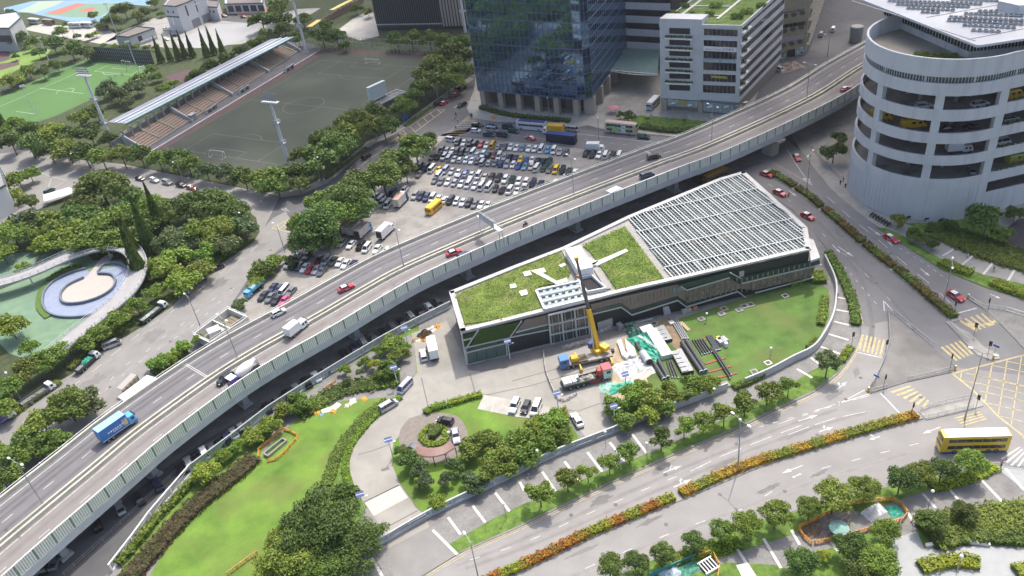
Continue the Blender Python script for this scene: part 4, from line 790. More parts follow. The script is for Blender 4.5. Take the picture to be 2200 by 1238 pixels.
for k in range(7):
    z = 7.5+k*4.0
    for j in range(14):
        p, q = B+sd*(1.5+j*3.3), B+sd*(4.6+j*3.3); w = MB().bar((p.x, p.y, z), (q.x, q.y, z), .12, 1.9).build('side_window', GLASS, wb)
    if k: p, q = B+sd*.5, B+sd*8; o = Vector((sd.y, -sd.x))*.5; MB().bar((p.x+o.x, p.y+o.y, z-1.5), (q.x+o.x, q.y+o.y, z-1.5), 1.0, .5).build('side_planter', WHITE, wb)
# ---- round car park
gar = thing('round_garage', 'white multistorey car park with curved drum end and open decks', 'building')
GC, GR = Vector((124.0, 206.0)), 19.9
GW = mat('garage_white', (.56, .575, .585), .75, .05, .4, stain=((.43, .44, .45), .5, .35), stretch=(1, 1, .12))
arc0, arc1 = math.radians(95), math.radians(288)
ARC = [Vector((GC.x+GR*math.cos(t), GC.y+GR*math.sin(t))) for t in np.linspace(arc0, arc1, 56)]
_td = (G(2197, 329, 17)-G(2117, 347, 17)); _td = Vector((_td.x, _td.y)).normalized(); TAIL = [ARC[-1]+_td*20, ARC[-1]+_td*60]
OUT = ARC+TAIL
bands = [(10.0, 12.8), (17.0, 19.7), (23.2, 26.1), (29.5, 32.5), (36.3, 39.5), (41.2, 45.8)]
POLY = OUT+[Vector((OUT[-1].x, 252)), Vector((150, 252)), Vector((128, 229))]
MB().ribbon([(p.x, p.y) for p in ARC], .3, -.3, .1, 10.0).build('base_wall', mat('ribbed_white', (.56, .575, .585), .8, .05, 1.2, stretch=(6, 6, .1)), gar)
for i in range(0, 54): p = ARC[i].lerp(ARC[i+1], .5); t = math.atan2(p.y-GC.y, p.x-GC.x); MB().box((p.x+.33*math.cos(t), p.y+.33*math.sin(t), 5.0), (.12, .5, 9.8), t).build('wall_rib', GW, gar)
for k, (u, v) in enumerate(bands):
    MB().ribbon([(p.x, p.y) for p in OUT], .28+.004*k, -.32+.004*k, u, v).build('spandrel', GW, gar)
for k, z in enumerate((3.4, 10.6, 17.6, 23.8, 30.1, 36.9)):
    MB().prism([p+(Vector((140, 230))-p).normalized()*.3 for p in POLY], z-.3, z).build('floor_slab', mat('deck_floor', (.30, .29, .27), .85, .15, .3, stain=((.1, .1, .1), .2, .4)), gar)
MB().prism([p+(Vector((140, 230))-p).normalized()*.3 for p in POLY], 41.0, 41.5).build('terrace_floor', mat('terrace_concrete', (.30, .28, .25), .9, .2, .2, stain=((.22, .21, .15), .1, .5)), gar)
MB().ribbon([(p.x, p.y) for p in [GC+(p-GC)*.965 for p in OUT[:57]]], .1, -.1, 39.5, 41.2).build('strip_wall', mat('strip_glass', (.07, .085, .085), .3), gar)
for i in range(1, 150):
    s = i*0.75; Ls = [Vector((p.x, p.y, 0)) for p in [GC+(p-GC)*.97 for p in OUT[:57]]]
    if s < length(Ls): p, t = along(Ls, s); MB().box((p.x, p.y, 40.3), (.55 if i % 15 == 0 else .14, .3, 1.75), t).build('strip_mullion', GW, gar)
for ang in (194, 241):
    t = math.radians(ang); p = GC+Vector((math.cos(t), math.sin(t)))*(GR-.75); MB().box((p.x, p.y, 24.5), (1.3, 2.1, 29.5), t).build('column', GW, gar)
p = ARC[-1]; MB().box((p.x-.2, p.y+.4, 22), (2.2, 1.4, 34), 0).build('column', GW, gar)
for ang in range(100, 300, 28):
    t = math.radians(ang)
    p = GC+Vector((math.cos(t), math.sin(t)))*9; MB().box((p.x, p.y, 20.5), (.9, .9, 41), t).build('inner_column', CONC, gar)
MB().lathe((GC.x+4, GC.y+8, 3.5), [(6.5, 0), (6.5, 37)], 24).build('ramp_core', mat('ramp_core_white', (.45, .45, .45), .8), gar)
MB().prism([Vector((138, 204)), Vector((190, 204)), Vector((190, 260)), Vector((138, 260))], .1, 41).build('inner_core', mat('inner_dark', (.26, .26, .26), .9), gar)
q0, q1 = ARC[-1], TAIL[-1]
for k, (u, v) in enumerate(((3.4, 6.6),)): MB().bar((q0.x, q0.y+.05, 3.3), (q1.x, q1.y+.05, 3.3), .55, 6.6).build('side_base_wall', GW, gar)
# penthouse
z1 = 41.5; pb = [V2(G(1897, 45, z1)), V2(G(2080, 126, z1)), V2(G(2330, 100, z1)), V2(G(2330, -80, z1)), V2(G(1960, -60, z1))]
pc = sum(pb, Vector((0, 0)))/5
MB().prism([p+(pc-p).normalized()*.6 for p in pb], z1, 47.6).build('penthouse_core', mat('penthouse_dark', (.03, .035, .04), .3), gar)
for i0, i1, n in ((0, 1, 30), (1, 2, 34)):
    P, Q = pb[i0], pb[i1]
    for k in range(n):
        u, w = P.lerp(Q, k/n), P.lerp(Q, (k+.86)/n); MB().bar((u.x, u.y, 45.1), (w.x, w.y, 45.1), .1, 3.4).build('penthouse_pane', mat('penthouse_glass', (.025, .035, .035), .1), gar)
    MB().bar((P.x, P.y, 42.4), (Q.x, Q.y, 42.4), .35, 1.8).build('penthouse_sill', GW, gar); MB().bar((P.x, P.y, 45.6), (Q.x, Q.y, 45.6), .2, .15).build('penthouse_transom', GW, gar)
    for k in range(n+1): u = P.lerp(Q, k/n); MB().box((u.x, u.y, 45.1), (.14, .2, 3.5), math.atan2(Q.y-P.y, Q.x-P.x)).build('penthouse_mullion', GW, gar)
rf = [V2(G(1840, -4, 48)), V2(G(2100, 100, 48)), V2(G(2330, 65, 48)), V2(G(2330, -120, 48)), V2(G(1900, -120, 48))]
ROOFM = mat('pale_metal_roof', (.47, .485, .50), .5, .05, .3)
MB().prism(rf, 47.6, 48.0).build('penthouse_roof', ROOFM, gar)
for i in (0, 1): MB().bar((rf[i].x, rf[i].y, 48.1), (rf[i+1].x, rf[i+1].y, 48.1), .5, .5).build('roof_edge', GW, gar)
pm_ = MB(); pm_.box((0, 0, 0), (.92, 1.5, .06), rx=-.35); pan_me = pm_.mesh('solar_panel', [mat('solar_cell', (.03, .032, .045), .25)])
fr_me = MB().box((0, 0, 0), (.98, .12, .5)).mesh('panel_rack', STEELW)
zs = lambda x, y: (1820+x/4.953, y/4.953)
for (x0, y0, x1, y1) in ((430, 8, 1440, 45), (520, 45, 1310, 75), (630, 85, 1150, 108), (780, 128, 990, 133), (1385, 120, 1615, 122), (1240, 145, 1882, 172), (1080, 180, 1882, 222), (1060, 215, 1882, 258), (1225, 265, 1800, 297), (1315, 320, 1640, 338), (1100, -8, 1620, 10)):
    P, Q = G(*zs(x0, y0), 48.2), G(*zs(x1, y1), 48.2); Lr = (Q-P).length; n = int(Lr/1.15); t = math.atan2(Q.y-P.y, Q.x-P.x)
    for k in range(n):
        p = P.lerp(Q, (k+.5)/n); o = link('solar_panel', pan_me, gar, (p.x, p.y, 48.6), t)
    MB().bar((P.x, P.y, 48.3), (Q.x, Q.y, 48.3), .5, .25).build('panel_rack', STEELW, gar)
for P, Q in (((1830, 2), (2095, 88)), ((2080, 85), (2200, 62)), ((1990, 38), (2160, 8))): u, w = G(*P, 48), G(*Q, 48); MB().bar((u.x, u.y, 48.05), (w.x, w.y, 48.05), .3, .12).build('roof_gutter', GREY, gar)
MB().prism(GP([(2145, 2), (2190, 12), (2230, 8), (2230, -30), (2160, -30)], 50.5), 48, 50.5).build('roof_housing', mat('housing_white', (.62, .63, .64), .6), gar)
MB().box((GC.x-15.5, GC.y-11.8, 4.5), (.2, 5, 5.2), math.radians(220)).build('service_door', mat('service_door', (.52, .54, .55), .6), gar)
MB().box((GC.x-14.5, GC.y-12.9, 5.6), (.2, 3.2, 7.5), math.radians(222)).build('service_door', MATS['service_door'], gar)
# ---- yellow factory block, hexagonal windows
yb = thing('yellow_block', 'old yellow factory block with hexagonal windows behind the white block', 'building')
A, B = V2(G(1660, 131, 0)), V2(G(1730, 117, 0)); u = (B-A).normalized(); A = B-u*26; C_ = V2(G(1763, 20, 0))
yc = A+(C_-B)
YW = mat('yellow_wall', (.33, .29, .19), .9, .12, .5, stain=((.22, .20, .15), .2, .4))
MB().prism([A, B, B+(C_-B)*1.6, A+(C_-B)*1.6], .1, 46).build('wall', YW, yb)
def hexa(c, w, h): return [(c[0]-w, c[1]), (c[0]-w*.5, c[1]-h), (c[0]+w*.5, c[1]-h-.6), (c[0]+w, c[1]-.5), (c[0]+w*.5, c[1]+h-.8), (c[0]-w*.5, c[1]+h)]
y8 = lambda x, y: (1660+x/6.3, y/6.3)
for x, y in ((142, 615), (255, 592), (368, 567), (158, 425), (272, 398), (386, 372), (172, 218), (285, 202), (400, 178), (68, 625), (88, 430)): wall_panel('hex_window', hexa(y8(x, y), 6.8, 4.6), A, B, mat('old_window', (.09, .085, .085), .3), yb, .15)
for y0, y1, x0, x1, m in ((300, 345, 108, 445, GLASS), (475, 530, 110, 425, mat('pale_window', (.36, .34, .38), .4)), (140, 150, 95, 440, DARK), (80, 120, 95, 460, mat('ledge', (.30, .29, .25), .9))):
    for i in range(6): xa = x0+(x1-x0)*i/6; xb = x0+(x1-x0)*(i+.9)/6; k = (xa-x0)*.16; wall_panel('window', [y8(xa, y0+40-k), y8(xb, y0+32-k), y8(xb, y1+32-k), y8(xa, y1+40-k)], A, B, m, yb, .12)
wall_panel('mural', [y8(50, 715), y8(170, 690), y8(178, 790), y8(48, 812)], A, B, mat('mural_teal', (.10, .20, .21), .8, .9, .9, col2=(.3, .34, .3)), yb, .1)
wall_panel('mural', [y8(305, 665), y8(425, 620), y8(430, 735), y8(308, 755)], A, B, mat('mural_blue', (.06, .17, .30), .8, .9, .9, col2=(.4, .45, .45)), yb, .1)
wall_panel('gateway', [y8(195, 685), y8(300, 660), y8(303, 760), y8(190, 775)], A, B, mat('gate_dark', (.02, .02, .025), .6), yb, .08)
for k in range(8):
    for j in range(6): p = B.lerp(C_, .06+j*.26); q = B.lerp(C_, .22+j*.26); MB().bar((p.x, p.y, 5+k*5), (q.x, q.y, 5+k*5), .3, 2.2).build('side_window', DARK, yb)
    p, q = B.lerp(C_, .02), B.lerp(C_, 1.5); o = Vector((u.x, u.y))*.6; MB().bar((p.x+o.x, p.y+o.y, 3.2+k*5), (q.x+o.x, q.y+o.y, 3.2+k*5), 1.4, .3).build('balcony_slab', mat('grimy_slab', (.27, .25, .21), .9, .3, .5), yb)
fb = thing('far_block', 'grimy grey block beyond the yellow factory along the side street', 'building')
P = [V2(G(1764, 25, 0)), V2(G(1768, -30, 0))]; MB().prism([C_+Vector((-2, 4)), C_+Vector((2, 40)), C_+Vector((-20, 60)), C_+Vector((-40, 10))], .1, 40).build('wall', mat('grimy_wall', (.25, .235, .21), .9, .3, .3), fb)
# ---- dark finned hall behind the pitch
dh = thing('finned_hall', 'dark finned hall with a beige slatted end behind the football pitch', 'building')
A, B, C_ = V2(G(812, 66, 0)), V2(G(952, 64, 0)), V2(G(1010, 62, 0)); bk = Vector((18, 60))
MB().prism([A, B, C_, C_+bk, A+bk], .1, 34).build('wall', mat('hall_dark', (.045, .05, .055), .4), dh)
for k in range(30): p = A.lerp(B, (k+.5)/30); MB().box((p.x, p.y-.3, 18), (.35, .9, 32), 0).build('fin', mat('fin_grey', (.13, .14, .15), .5), dh)
MB().bar((B.x, B.y-.2, 18), (C_.x, C_.y-.2, 18), .5, 32).build('slat_backing', mat('slat_back', (.10, .085, .08), .8), dh)
for k in range(9): p = B.lerp(C_, (k+.5)/9); MB().box((p.x, p.y-.8, 18), (1.0, .6, 32), 0).build('slat', mat('beige_slat', (.42, .37, .33), .8), dh)
MB().bar((A.x, A.y-.6, 3.4), (B.x, B.y-.6, 3.4), .6, .5).build('sill', LGREY, dh)
MB().box((C_.x+1.5, C_.y-1, 17), (2.4, 2.4, 34), 0).build('corner_shaft', STEELW, dh)
# ---- grandstand
st = thing('grandstand', 'long football grandstand with brown seats under a blue-grey roof', 'grandstand')
f0, f1 = V2(G(272, 268, 9)), V2(G(633, 81, 9)); b0, b1 = V2(G(231, 261, 9.6)), V2(G(582, 83, 9.6))
SR = mat('stand_roof', (.34, .40, .43), .4, .06, .15, stain=((.42, .48, .5), .06, .4)); SRD = mat('stand_roof_mauve', (.24, .24, .30), .5, .06, .2)
n = 24
for k in range(n):
    for (u, v, m, nm) in ((0, .42, SRD, 'roof_sheet'), (.44, 1, SR, 'roof_sheet')):
        P = [b0.lerp(b1, k/n).lerp(f0.lerp(f1, k/n), w) for w in (u, v)]+[b0.lerp(b1, (k+.985)/n).lerp(f0.lerp(f1, (k+.985)/n), w) for w in (v, u)]
        Z = [9.2+.5*abs(w-.3) for w in (u, v, v, u)]
        MB().add([(p.x, p.y, z) for p, z in zip(P, Z)]+[(p.x, p.y, z-.15) for p, z in zip(P, Z)], [(0, 1, 2, 3), (7, 6, 5, 4), (0, 4, 5, 1), (1, 5, 6, 2), (2, 6, 7, 3), (3, 7, 4, 0)]).build(nm, m, st)
for w in (.42, .70): p, q = b0.lerp(f0, w), b1.lerp(f1, w); MB().bar((p.x, p.y, 9.6), (q.x, q.y, 9.6), .8, .15).build('roof_ridge', STEELW, st)
MB().bar((f0.x, f0.y, 9.2), (f1.x, f1.y, 9.2), .5, .7).build('roof_fascia', mat('teal_fascia', (.10, .20, .19), .5), st)
sb0, sb1 = V2(G(299, 338, 0)), V2(G(655, 108, 0)); dr = (sb1-sb0); SL = dr.length; dr.normalize(); up = Vector((-dr.y, dr.x))
SEAT = mat('brown_seat', (.27, .155, .10), .7, .2, .5); STEP = mat('stand_step', (.36, .33, .29), .9); AISLE = mat('aisle_khaki', (.22, .21, .15), .9)
bays = 12
for r in range(7):
    p = sb0+dr*6+up*(2.2+r*1.25); q = sb0+dr*(SL-4)+up*(2.2+r*1.25); MB().bar((p.x, p.y, .5+r*.55), (q.x, q.y, .5+r*.55), 1.25, 1.1+r*.02).build('terrace_step', STEP, st)
    for k in range(bays):
        s0, s1 = 7+(SL-12)*k/bays, 7+(SL-12)*(k+.84)/bays; p, q = sb0+dr*s0+up*(2.5+r*1.25), sb0+dr*s1+up*(2.5+r*1.25); MB().bar((p.x, p.y, 1.25+r*.55), (q.x, q.y, 1.25+r*.55), .55, .35).build('seat_row', SEAT, st)
for k in range(bays): s = 7+(SL-12)*(k+.92)/bays; p, q = sb0+dr*s+up*2, sb0+dr*s+up*11; MB().bar((p.x, p.y, 1.3), (q.x, q.y, 5.2), 1.0, .2).build('aisle', AISLE, st)
for k in range(5):
    s = 5+(SL-8)*k/4; p = sb0+dr*s
    mb = MB(); w = .6; P = [(0, 0), (10.5, 0), (10.5, 7.5), (6.5, 5.0), (0, 1.2)]
    vs = [(p.x+up.x*a_+dr.x*o, p.y+up.y*a_+dr.y*o, z+.1) for o in (-w/2, w/2) for a_, z in P]; mb.add(vs, [(0, 1, 2, 3, 4), (9, 8, 7, 6, 5)]+[(i, 5+i, 5+(i+1) % 5, (i+1) % 5) for i in range(5)]).build('side_wall', mat('stand_wall', (.42, .43, .44), .9, .1, .4), st)
for k in range(25): s = 5+(SL-9)*k/24; p = sb0+dr*s+up*9.5; MB().box((p.x, p.y, 5.5), (.5, .7, 7.4), math.atan2(dr.y, dr.x)).build('roof_column', GREY, st)
p, q = sb0+up*11.5, sb1+up*11.5; MB().bar((p.x, p.y, 3.2), (q.x, q.y, 3.2), .4, 6.2).build('back_wall', mat('stand_back', (.16, .17, .17), .9), st)
for k in range(22): s = 8+(SL-14)*k/21; p = sb0+dr*s+up*11.0; MB().box((p.x, p.y, 7.0), (1.8, .3, 1.0), math.atan2(dr.y, dr.x)).build('back_panel', mat('cream_panel', (.5, .48, .38), .7), st)
for k, px in enumerate(((455, 238), (525, 196), (622, 150))):
    p = G(*px, .16); o = thing('team_shelter', ['white team shelter nearest the goal by the grandstand', 'middle white team shelter by the grandstand', 'farthest white team shelter by the grandstand'][k], 'shelter', p, math.atan2(dr.y, dr.x), 'team shelters')
    for x in (-3.6, 0, 3.6): MB().box((x, 0, .9), (.12, 1.5, 1.8)).build('shelter_rib', STEELW, o)
    MB().box((0, -.5, 1.8), (7.4, .9, .1)).build('shelter_roof', mat('shelter_clear', (.28, .29, .30), .3), o); MB().box((0, .7, .9), (7.4, .1, 1.7)).build('shelter_back', MATS['shelter_clear'], o); MB().box((0, .2, .45), (7, .5, .1)).build('bench', DARK, o)
o = thing('ticket_booth', 'small grey-green booth at the foot of the grandstand', 'booth', G(415, 258, .16), math.atan2(dr.y, dr.x)); MB().box((0, 0, 1.3), (3, 2.4, 2.6)).build('booth_wall', mat('booth_green', (.20, .25, .22), .7), o); MB().box((0, 0, 2.75), (3.3, 2.7, .2)).build('booth_roof', LGREY, o)
# scoreboard
p = G(835, 237); sc_ = thing('scoreboard', 'white scoreboard box on a grey building beside the football pitch', 'scoreboard', p, heading((700, 330), (880, 240)))
MB().box((0, 0, 2.6), (17, 6, 5.0)).build('base_building', mat('score_grey', (.16, .165, .175), .9, .1, .5), sc_)
for y in (-2.9, 2.9): MB().box((0, y, 5.3), (17.2, .3, .5)).build('base_parapet', LGREY, sc_)
for x in (-8.5, 8.5): MB().box((x, 0, 5.3), (.3, 6.2, .5)).build('base_parapet', LGREY, sc_)
MB().box((-2, 2.4, 9.0), (9, 1.6, 5.6)).build('score_box', mat('score_white', (.55, .60, .60), .6), sc_)
for x in (-5, 1): MB().box((x, 2.4, 5.9), (.4, .6, 1.0)).build('score_leg', STEELW, sc_)
# goals
def goal(px, ang, label):
    p = G(*px, .16); o = thing('football_goal', label, 'goal', p, ang, 'football goals'); mb = MB()
    for x in (-3.66, 3.66): MB().tube((x, 0, 0), (x, 0, 2.44), .09).build('post', WHITE, o); MB().path([(x, 0, 2.44), (x, -.9, 2.44), (x, -2.2, .05), (x, 0, .05)], .06).build('side_stay', WHITE, o)
    MB().tube((-3.66, 0, 2.44), (3.66, 0, 2.44), .09).build('crossbar', WHITE, o); MB().tube((-3.66, -2.2, .05), (3.66, -2.2, .05), .06).build('ground_bar', WHITE, o)
    mb = MB()
    for i in range(13): x = -3.6+i*.6; mb.bar((x, -.9, 2.4), (x, -2.2, .1), .03, .03)
    for i in range(5): t = i/4; mb.bar((-3.6, -.9-1.3*t, 2.4-2.3*t), (3.6, -.9-1.3*t, 2.4-2.3*t), .03, .03)
    mb.build('net', mat('net_grey', (.35, .36, .36), .8), o)
goal((471, 336), -PYAW, 'white football goal at the near end of the dark pitch'); goal((799, 138), math.pi-PYAW, 'white football goal at the far end of the dark pitch')
goal((272, 141), math.pi-PYAW-.1, 'small white football goal on the bright green pitch')
# pitch-end fence of tall posts
def mesh_fence(label, pts, h, step, rails, m, r=.06, name='tall_fence'):
    o = thing(name, label, 'fence'); L = smooth_line(GP(pts), 3) if len(pts) > 2 else GP(pts); T = length(L); n = int(T/step)
    pm = MB().tube((0, 0, 0), (0, 0, h), r, r, 5).mesh('post', m)
    for i in range(n+1): p, a_ = along(L, T*i/n); link('post', pm, o, (p.x, p.y, .1))
    for j in range(rails): z = h*(j+1)/rails; MB().path([(p.x, p.y, z) for p in L], r*.7, 5).build('rail', m, o)
    return o
mesh_fence('tall grey mesh fence of posts and rails across the far end of the dark pitch', [(662, 103), (960, 122)], 7, 2.2, 3, LGREY, .09)
MB_ = mesh_fence('tall dark screen fence behind the bright green pitch', [(195, 130), (330, 140)], 8, 1.6, 4, GREY, .09)
q0, q1 = G(193, 129), G(332, 139); MB().bar((q0.x, q0.y+.5, 4), (q1.x, q1.y+.5, 4), .1, 7.6).build('screen', mat('dark_screen', (.03, .045, .045), .7), MB_)
# ---- low buildings at upper left
def simple_block(name, label, pts, z1, h, m, roofm, wins=()):
    o = thing(name, label, 'building'); P = [V2(p) for p in GP(pts, h)]; MB().prism(P, .1, h).build('wall', m, o); c = sum(P, Vector((0, 0)))/len(P)
    MB().prism([p+(c-p)*.12 for p in P], h+.002, h+.12).build('roof', roofm, o)
    for i in range(len(P)): a_, b_ = P[i], P[(i+1) % len(P)]; MB().bar((a_.x, a_.y, h+.3), (b_.x, b_.y, h+.3), .5, .7).build('roof_edge', mat('dark_roof_edge', (.08, .11, .11), .6), o)
    for (i, u0, u1, za, zb, mm) in wins:
        a_, b_ = P[i], P[(i+1) % len(P)]; n_ = Vector((b_.y-a_.y, a_.x-b_.x)).normalized()
        if n_.dot(c-a_) > 0: n_ = -n_
        p, q = a_.lerp(b_, u0)+n_*.05, a_.lerp(b_, u1)+n_*.05; MB().bar((p.x, p.y, (za+zb)/2), (q.x, q.y, (za+zb)/2), .15, zb-za).build('window', mm, o)
    return o
BRR = mat('brown_roof', (.17, .145, .13), .9, .15, .3)
simple_block('depot_house', 'small white depot house with a brown flat roof', [(248, 78), (277, 81), (332, 62), (295, 58)], 0, 6, mat('depot_white', (.5, .5, .5), .8), BRR, [(1, .3, .45, 2, 5, DARK), (1, .35, .98, 1.3, 2.2, WHITE)])
simple_block('fire_station', 'three storey white station with dark roof edge and vehicle bays', [(350, 13), (378, 15), (395, 9), (440, -10), (390, -12), (360, 0)], 0, 15, mat('station_white', (.55, .55, .57), .8), BRR,
    [(0, .2, .3, 11, 12.5, DARK), (0, .6, .7, 11, 12.5, DARK), (0, 0, 1, 8.6, 9.4, MATS['dark_roof_edge']), (0, .35, .42, 4, 8, WHITE), (2, .08, .45, .3, 5.0, mat('bay_door', (.22, .22, .24), .7)), (2, .55, .95, .3, 5.0, MATS['bay_door']), (2, 0, .06, 8, 14, DARK), (2, .46, .5, 8, 14, DARK)])
simple_block('station_annex', 'white two storey annex with an outside stair beside the station', [(441, 15), (466, 17), (470, 3), (445, 0)], 0, 8, MATS['station_white'], BRR, [(0, .2, .35, 4.8, 6.2, DARK), (0, .55, .7, 4.8, 6.2, DARK)])
simple_block('far_pavilion', 'long white pavilion with dark bays at the top of the scene', [(483, 10), (565, 8), (566, -5), (482, -4)], 0, 6, MATS['station_white'], BRR, [(0, .05+.2*i, .2+.2*i, 1.5, 5.2, DARK) for i in range(5)])
simple_block('stadium_block', 'grey stadium end wall with a sloping roof at the left edge', [(-30, 62), (20, 62), (46, 38), (36, 26), (-30, 35)], 0, 14, mat('stadium_grey', (.40, .41, .42), .85, .1, .2), LGREY, [(0, .1, .9, 6, 10, DARK)])
simple_block('corner_house', 'white house with dark square windows at the left edge', [(-60, 375), (-5, 345), (12, 400), (-60, 440)], 0, 10, mat('house_white', (.62, .63, .64), .8), CONC, [(1, .15+.28*i, .35+.28*i, 2+3.2*j, 4.2+3.2*j, DARK) for i in range(3) for j in range(3)])
# covered walkway of yellow roof panels
wk = thing('covered_walkway', 'covered walkway with yellow roof panels behind the trees', 'walkway')
for p_, q_ in (((664, 58), (686, 43)), ((712, 22), (755, 0))):
    a_, b_ = G(*p_, 5), G(*q_, 5); MB().bar(a_, b_, 3.2, .25).build('roof_panel', mat('yellow_roof', (.6, .45, .12), .6), wk)
    for k in range(6): c = a_.lerp(b_, k/5); MB().tube((c.x, c.y, .1), (c.x, c.y, 5), .12).build('walkway_post', STEELW, wk)
a_, b_ = G(690, 48, 2), G(780, 0, 2); MB().bar(a_, b_, .3, 3.0).build('walkway_wall', mat('brick_rail', (.24, .16, .13), .8), wk)
# ---- ramp loop in the park, plaza walls
pr = thing('loop_ramp', 'curving grey footbridge ramp looping round the pool plaza', 'footbridge')
RL = smooth_line([(p.x, p.y) for p in GP([(-60, 618), (0, 606), (60, 588), (110, 567), (160, 545), (205, 532), (245, 527), (275, 533), (293, 552), (296, 580), (283, 612), (258, 642), (220, 673), (180, 705), (135, 742), (105, 768)], 4.5)], 2.5)
R0 = [(p.x, p.y, 4.5) for p in RL]; DECKM = mat('ramp_deck', (.32, .31, .31), .85, .1, .5)
MB().ribbon(R0, 2.7, -2.7, -.45, 0).build('ramp_deck', DECKM, pr)
for o in (2.6, -2.6):
    MB().ribbon(R0, o+.06, o-.06, .0, .18).build('ramp_kerb', STEELW, pr)
    for z in (.55, 1.1): MB().path([(p.x, p.y, 4.5+z) for p in offset(RL, o)], .06, 5).build('ramp_rail', LGREY, pr)
    L = offset(RL, o); d_ = 1
    while d_ < length(L): p, t = along(L, d_); MB().box((p.x, p.y, 5.05), (.1, .1, 1.1)).build('ramp_post', LGREY, pr); d_ += 2.4
d_ = 4
while d_ < length(RL): p, t = along(RL, d_); MB().tube((p.x, p.y, .1), (p.x, p.y, 4.1), .22).build('ramp_column', STEELW, pr); d_ += 12
def low_wall(name, label, pts, h, w, m, closed=False):
    L = GP(pts); L = smooth_line(L+([L[0]] if closed else []), 1.2); o = MB().ribbon([(p.x, p.y) for p in L], w/2, -w/2, .1, h).build(name, m); return tag(o, label, 'wall')
BLW = mat('slate_wall', (.14, .17, .22), .7, .1, .5)
low_wall('pool_wall', 'outer slate wall of the blue pool plaza', [(186, 580), (150, 590), (116, 608), (96, 632), (94, 658), (108, 676), (138, 684), (185, 682), (238, 668)], .9, .5, BLW)
low_wall('plaza_wall', 'inner slate wall ringing the pale plaza floor', [(182, 600), (150, 615), (133, 633), (135, 650), (150, 656), (182, 653), (218, 641), (243, 624), (250, 606), (240, 593), (212, 591)], 1.1, .5, BLW)
low_wall('pool_wall', 'slate wall round the upper lobe of the blue pool', [(212, 588), (226, 572), (258, 570), (284, 588)], 1.0, .5, BLW)
tag(MB().ribbon([(p.x, p.y) for p in smooth_line(GP([(184, 576), (146, 586), (108, 606), (88, 632), (86, 662), (104, 684)]), 1.5)], .9, -.9, .1, .55).build('planter_ring', mat('planter_green', (.09, .15, .03), 1, .4, 2, bump=.6)), 'low planted ring round the left side of the blue pool', 'planter')
low_wall('pond_wall', 'low wall round the green pond by the ramp', [(-10, 602), (-30, 590), (-15, 566), (25, 546), (65, 540), (84, 552), (76, 576)], .7, .6, mat('pond_wall', (.12, .15, .10), .9))
# ---- roadside utility compound beside the flyover
uc = thing('utility_compound', 'open concrete pump compound squeezed between left road and flyover', 'compound')
cz = lambda x, y: (380+x/6.19, 560+y/6.19)
cp_ = [V2(p) for p in GP([cz(220, 985), cz(680, 640), cz(940, 755), cz(440, 1090)], 2.2)]
for i in range(4): a_, b_ = cp_[i], cp_[(i+1) % 4]; MB().bar((a_.x, a_.y, 1.2), (b_.x, b_.y, 1.2), .4, 2.4).build('compound_wall', PALE, uc); MB().bar((a_.x, a_.y, 3.0), (b_.x, b_.y, 3.0), .12, .12).build('compound_rail', STEELW, uc)
MB().sheet(cp_, .12).build('compound_floor', CONC, uc)
a_, b_ = cp_[0].lerp(cp_[1], .55), cp_[3].lerp(cp_[2], .55); MB().bar((a_.x, a_.y, 1.1), (b_.x, b_.y, 1.1), .35, 2.2).build('divider_wall', PALE, uc)
for k in range(3): p = cp_[0].lerp(cp_[1], .68+.1*k).lerp(cp_[3].lerp(cp_[2], .68+.1*k), .5); MB().box((p.x, p.y, .7), (1.1, 4.0, 1.1), math.atan2((cp_[3]-cp_[0]).y, (cp_[3]-cp_[0]).x)-math.pi/2).build('planting_trough', mat('trough_soil', (.20, .17, .12), 1, .3, 2), uc)
p = cp_[0].lerp(cp_[2], .36); MB().box((p.x, p.y, 1.0), (3.4, 3.0, 1.9), .5).build('pump_housing', LGREY, uc); p = cp_[0].lerp(cp_[2], .52); MB().box((p.x, p.y, .8), (2.2, 2.6, 1.4), .9).build('pump_housing', PALE, uc)
ws = thing('white_shed', 'long white shed roof beside the flyover parapet', 'shed'); P = GP([(253, 853), (316, 806), (336, 812), (268, 862)], 3.0)
MB().prism(P, 2.7, 3.0).build('shed_roof', mat('shed_white', (.78, .78, .78), .6), ws); c = sum(P, Vector())/4; MB().prism([p+(c-p)*.08 for p in P], .1, 2.7).build('shed_wall', CONC, ws)
bs = thing('bus_shelter', 'grey glazed bus shelter standing on the left road edge', 'shelter'); P = GP([(250, 834), (282, 802), (294, 806), (262, 838)], 2.6); MB().prism(P, 2.5, 2.65).build('shelter_roof', mat('pinkish_roof', (.36, .33, .31), .7), bs)
for k in range(5): p = P[3].lerp(P[2], k/4); MB().box((p.x, p.y, 1.3), (.12, .12, 2.4)).build('shelter_post', mat('brown_post', (.2, .15, .11), .7), bs)
for k in range(4): p, q = P[3].lerp(P[2], (k+.1)/4), P[3].lerp(P[2], (k+.9)/4); MB().bar((p.x, p.y, 1.4), (q.x, q.y, 1.4), .08, 1.8).build('shelter_pane', mat('yellowed_pane', (.38, .36, .24), .3), bs)
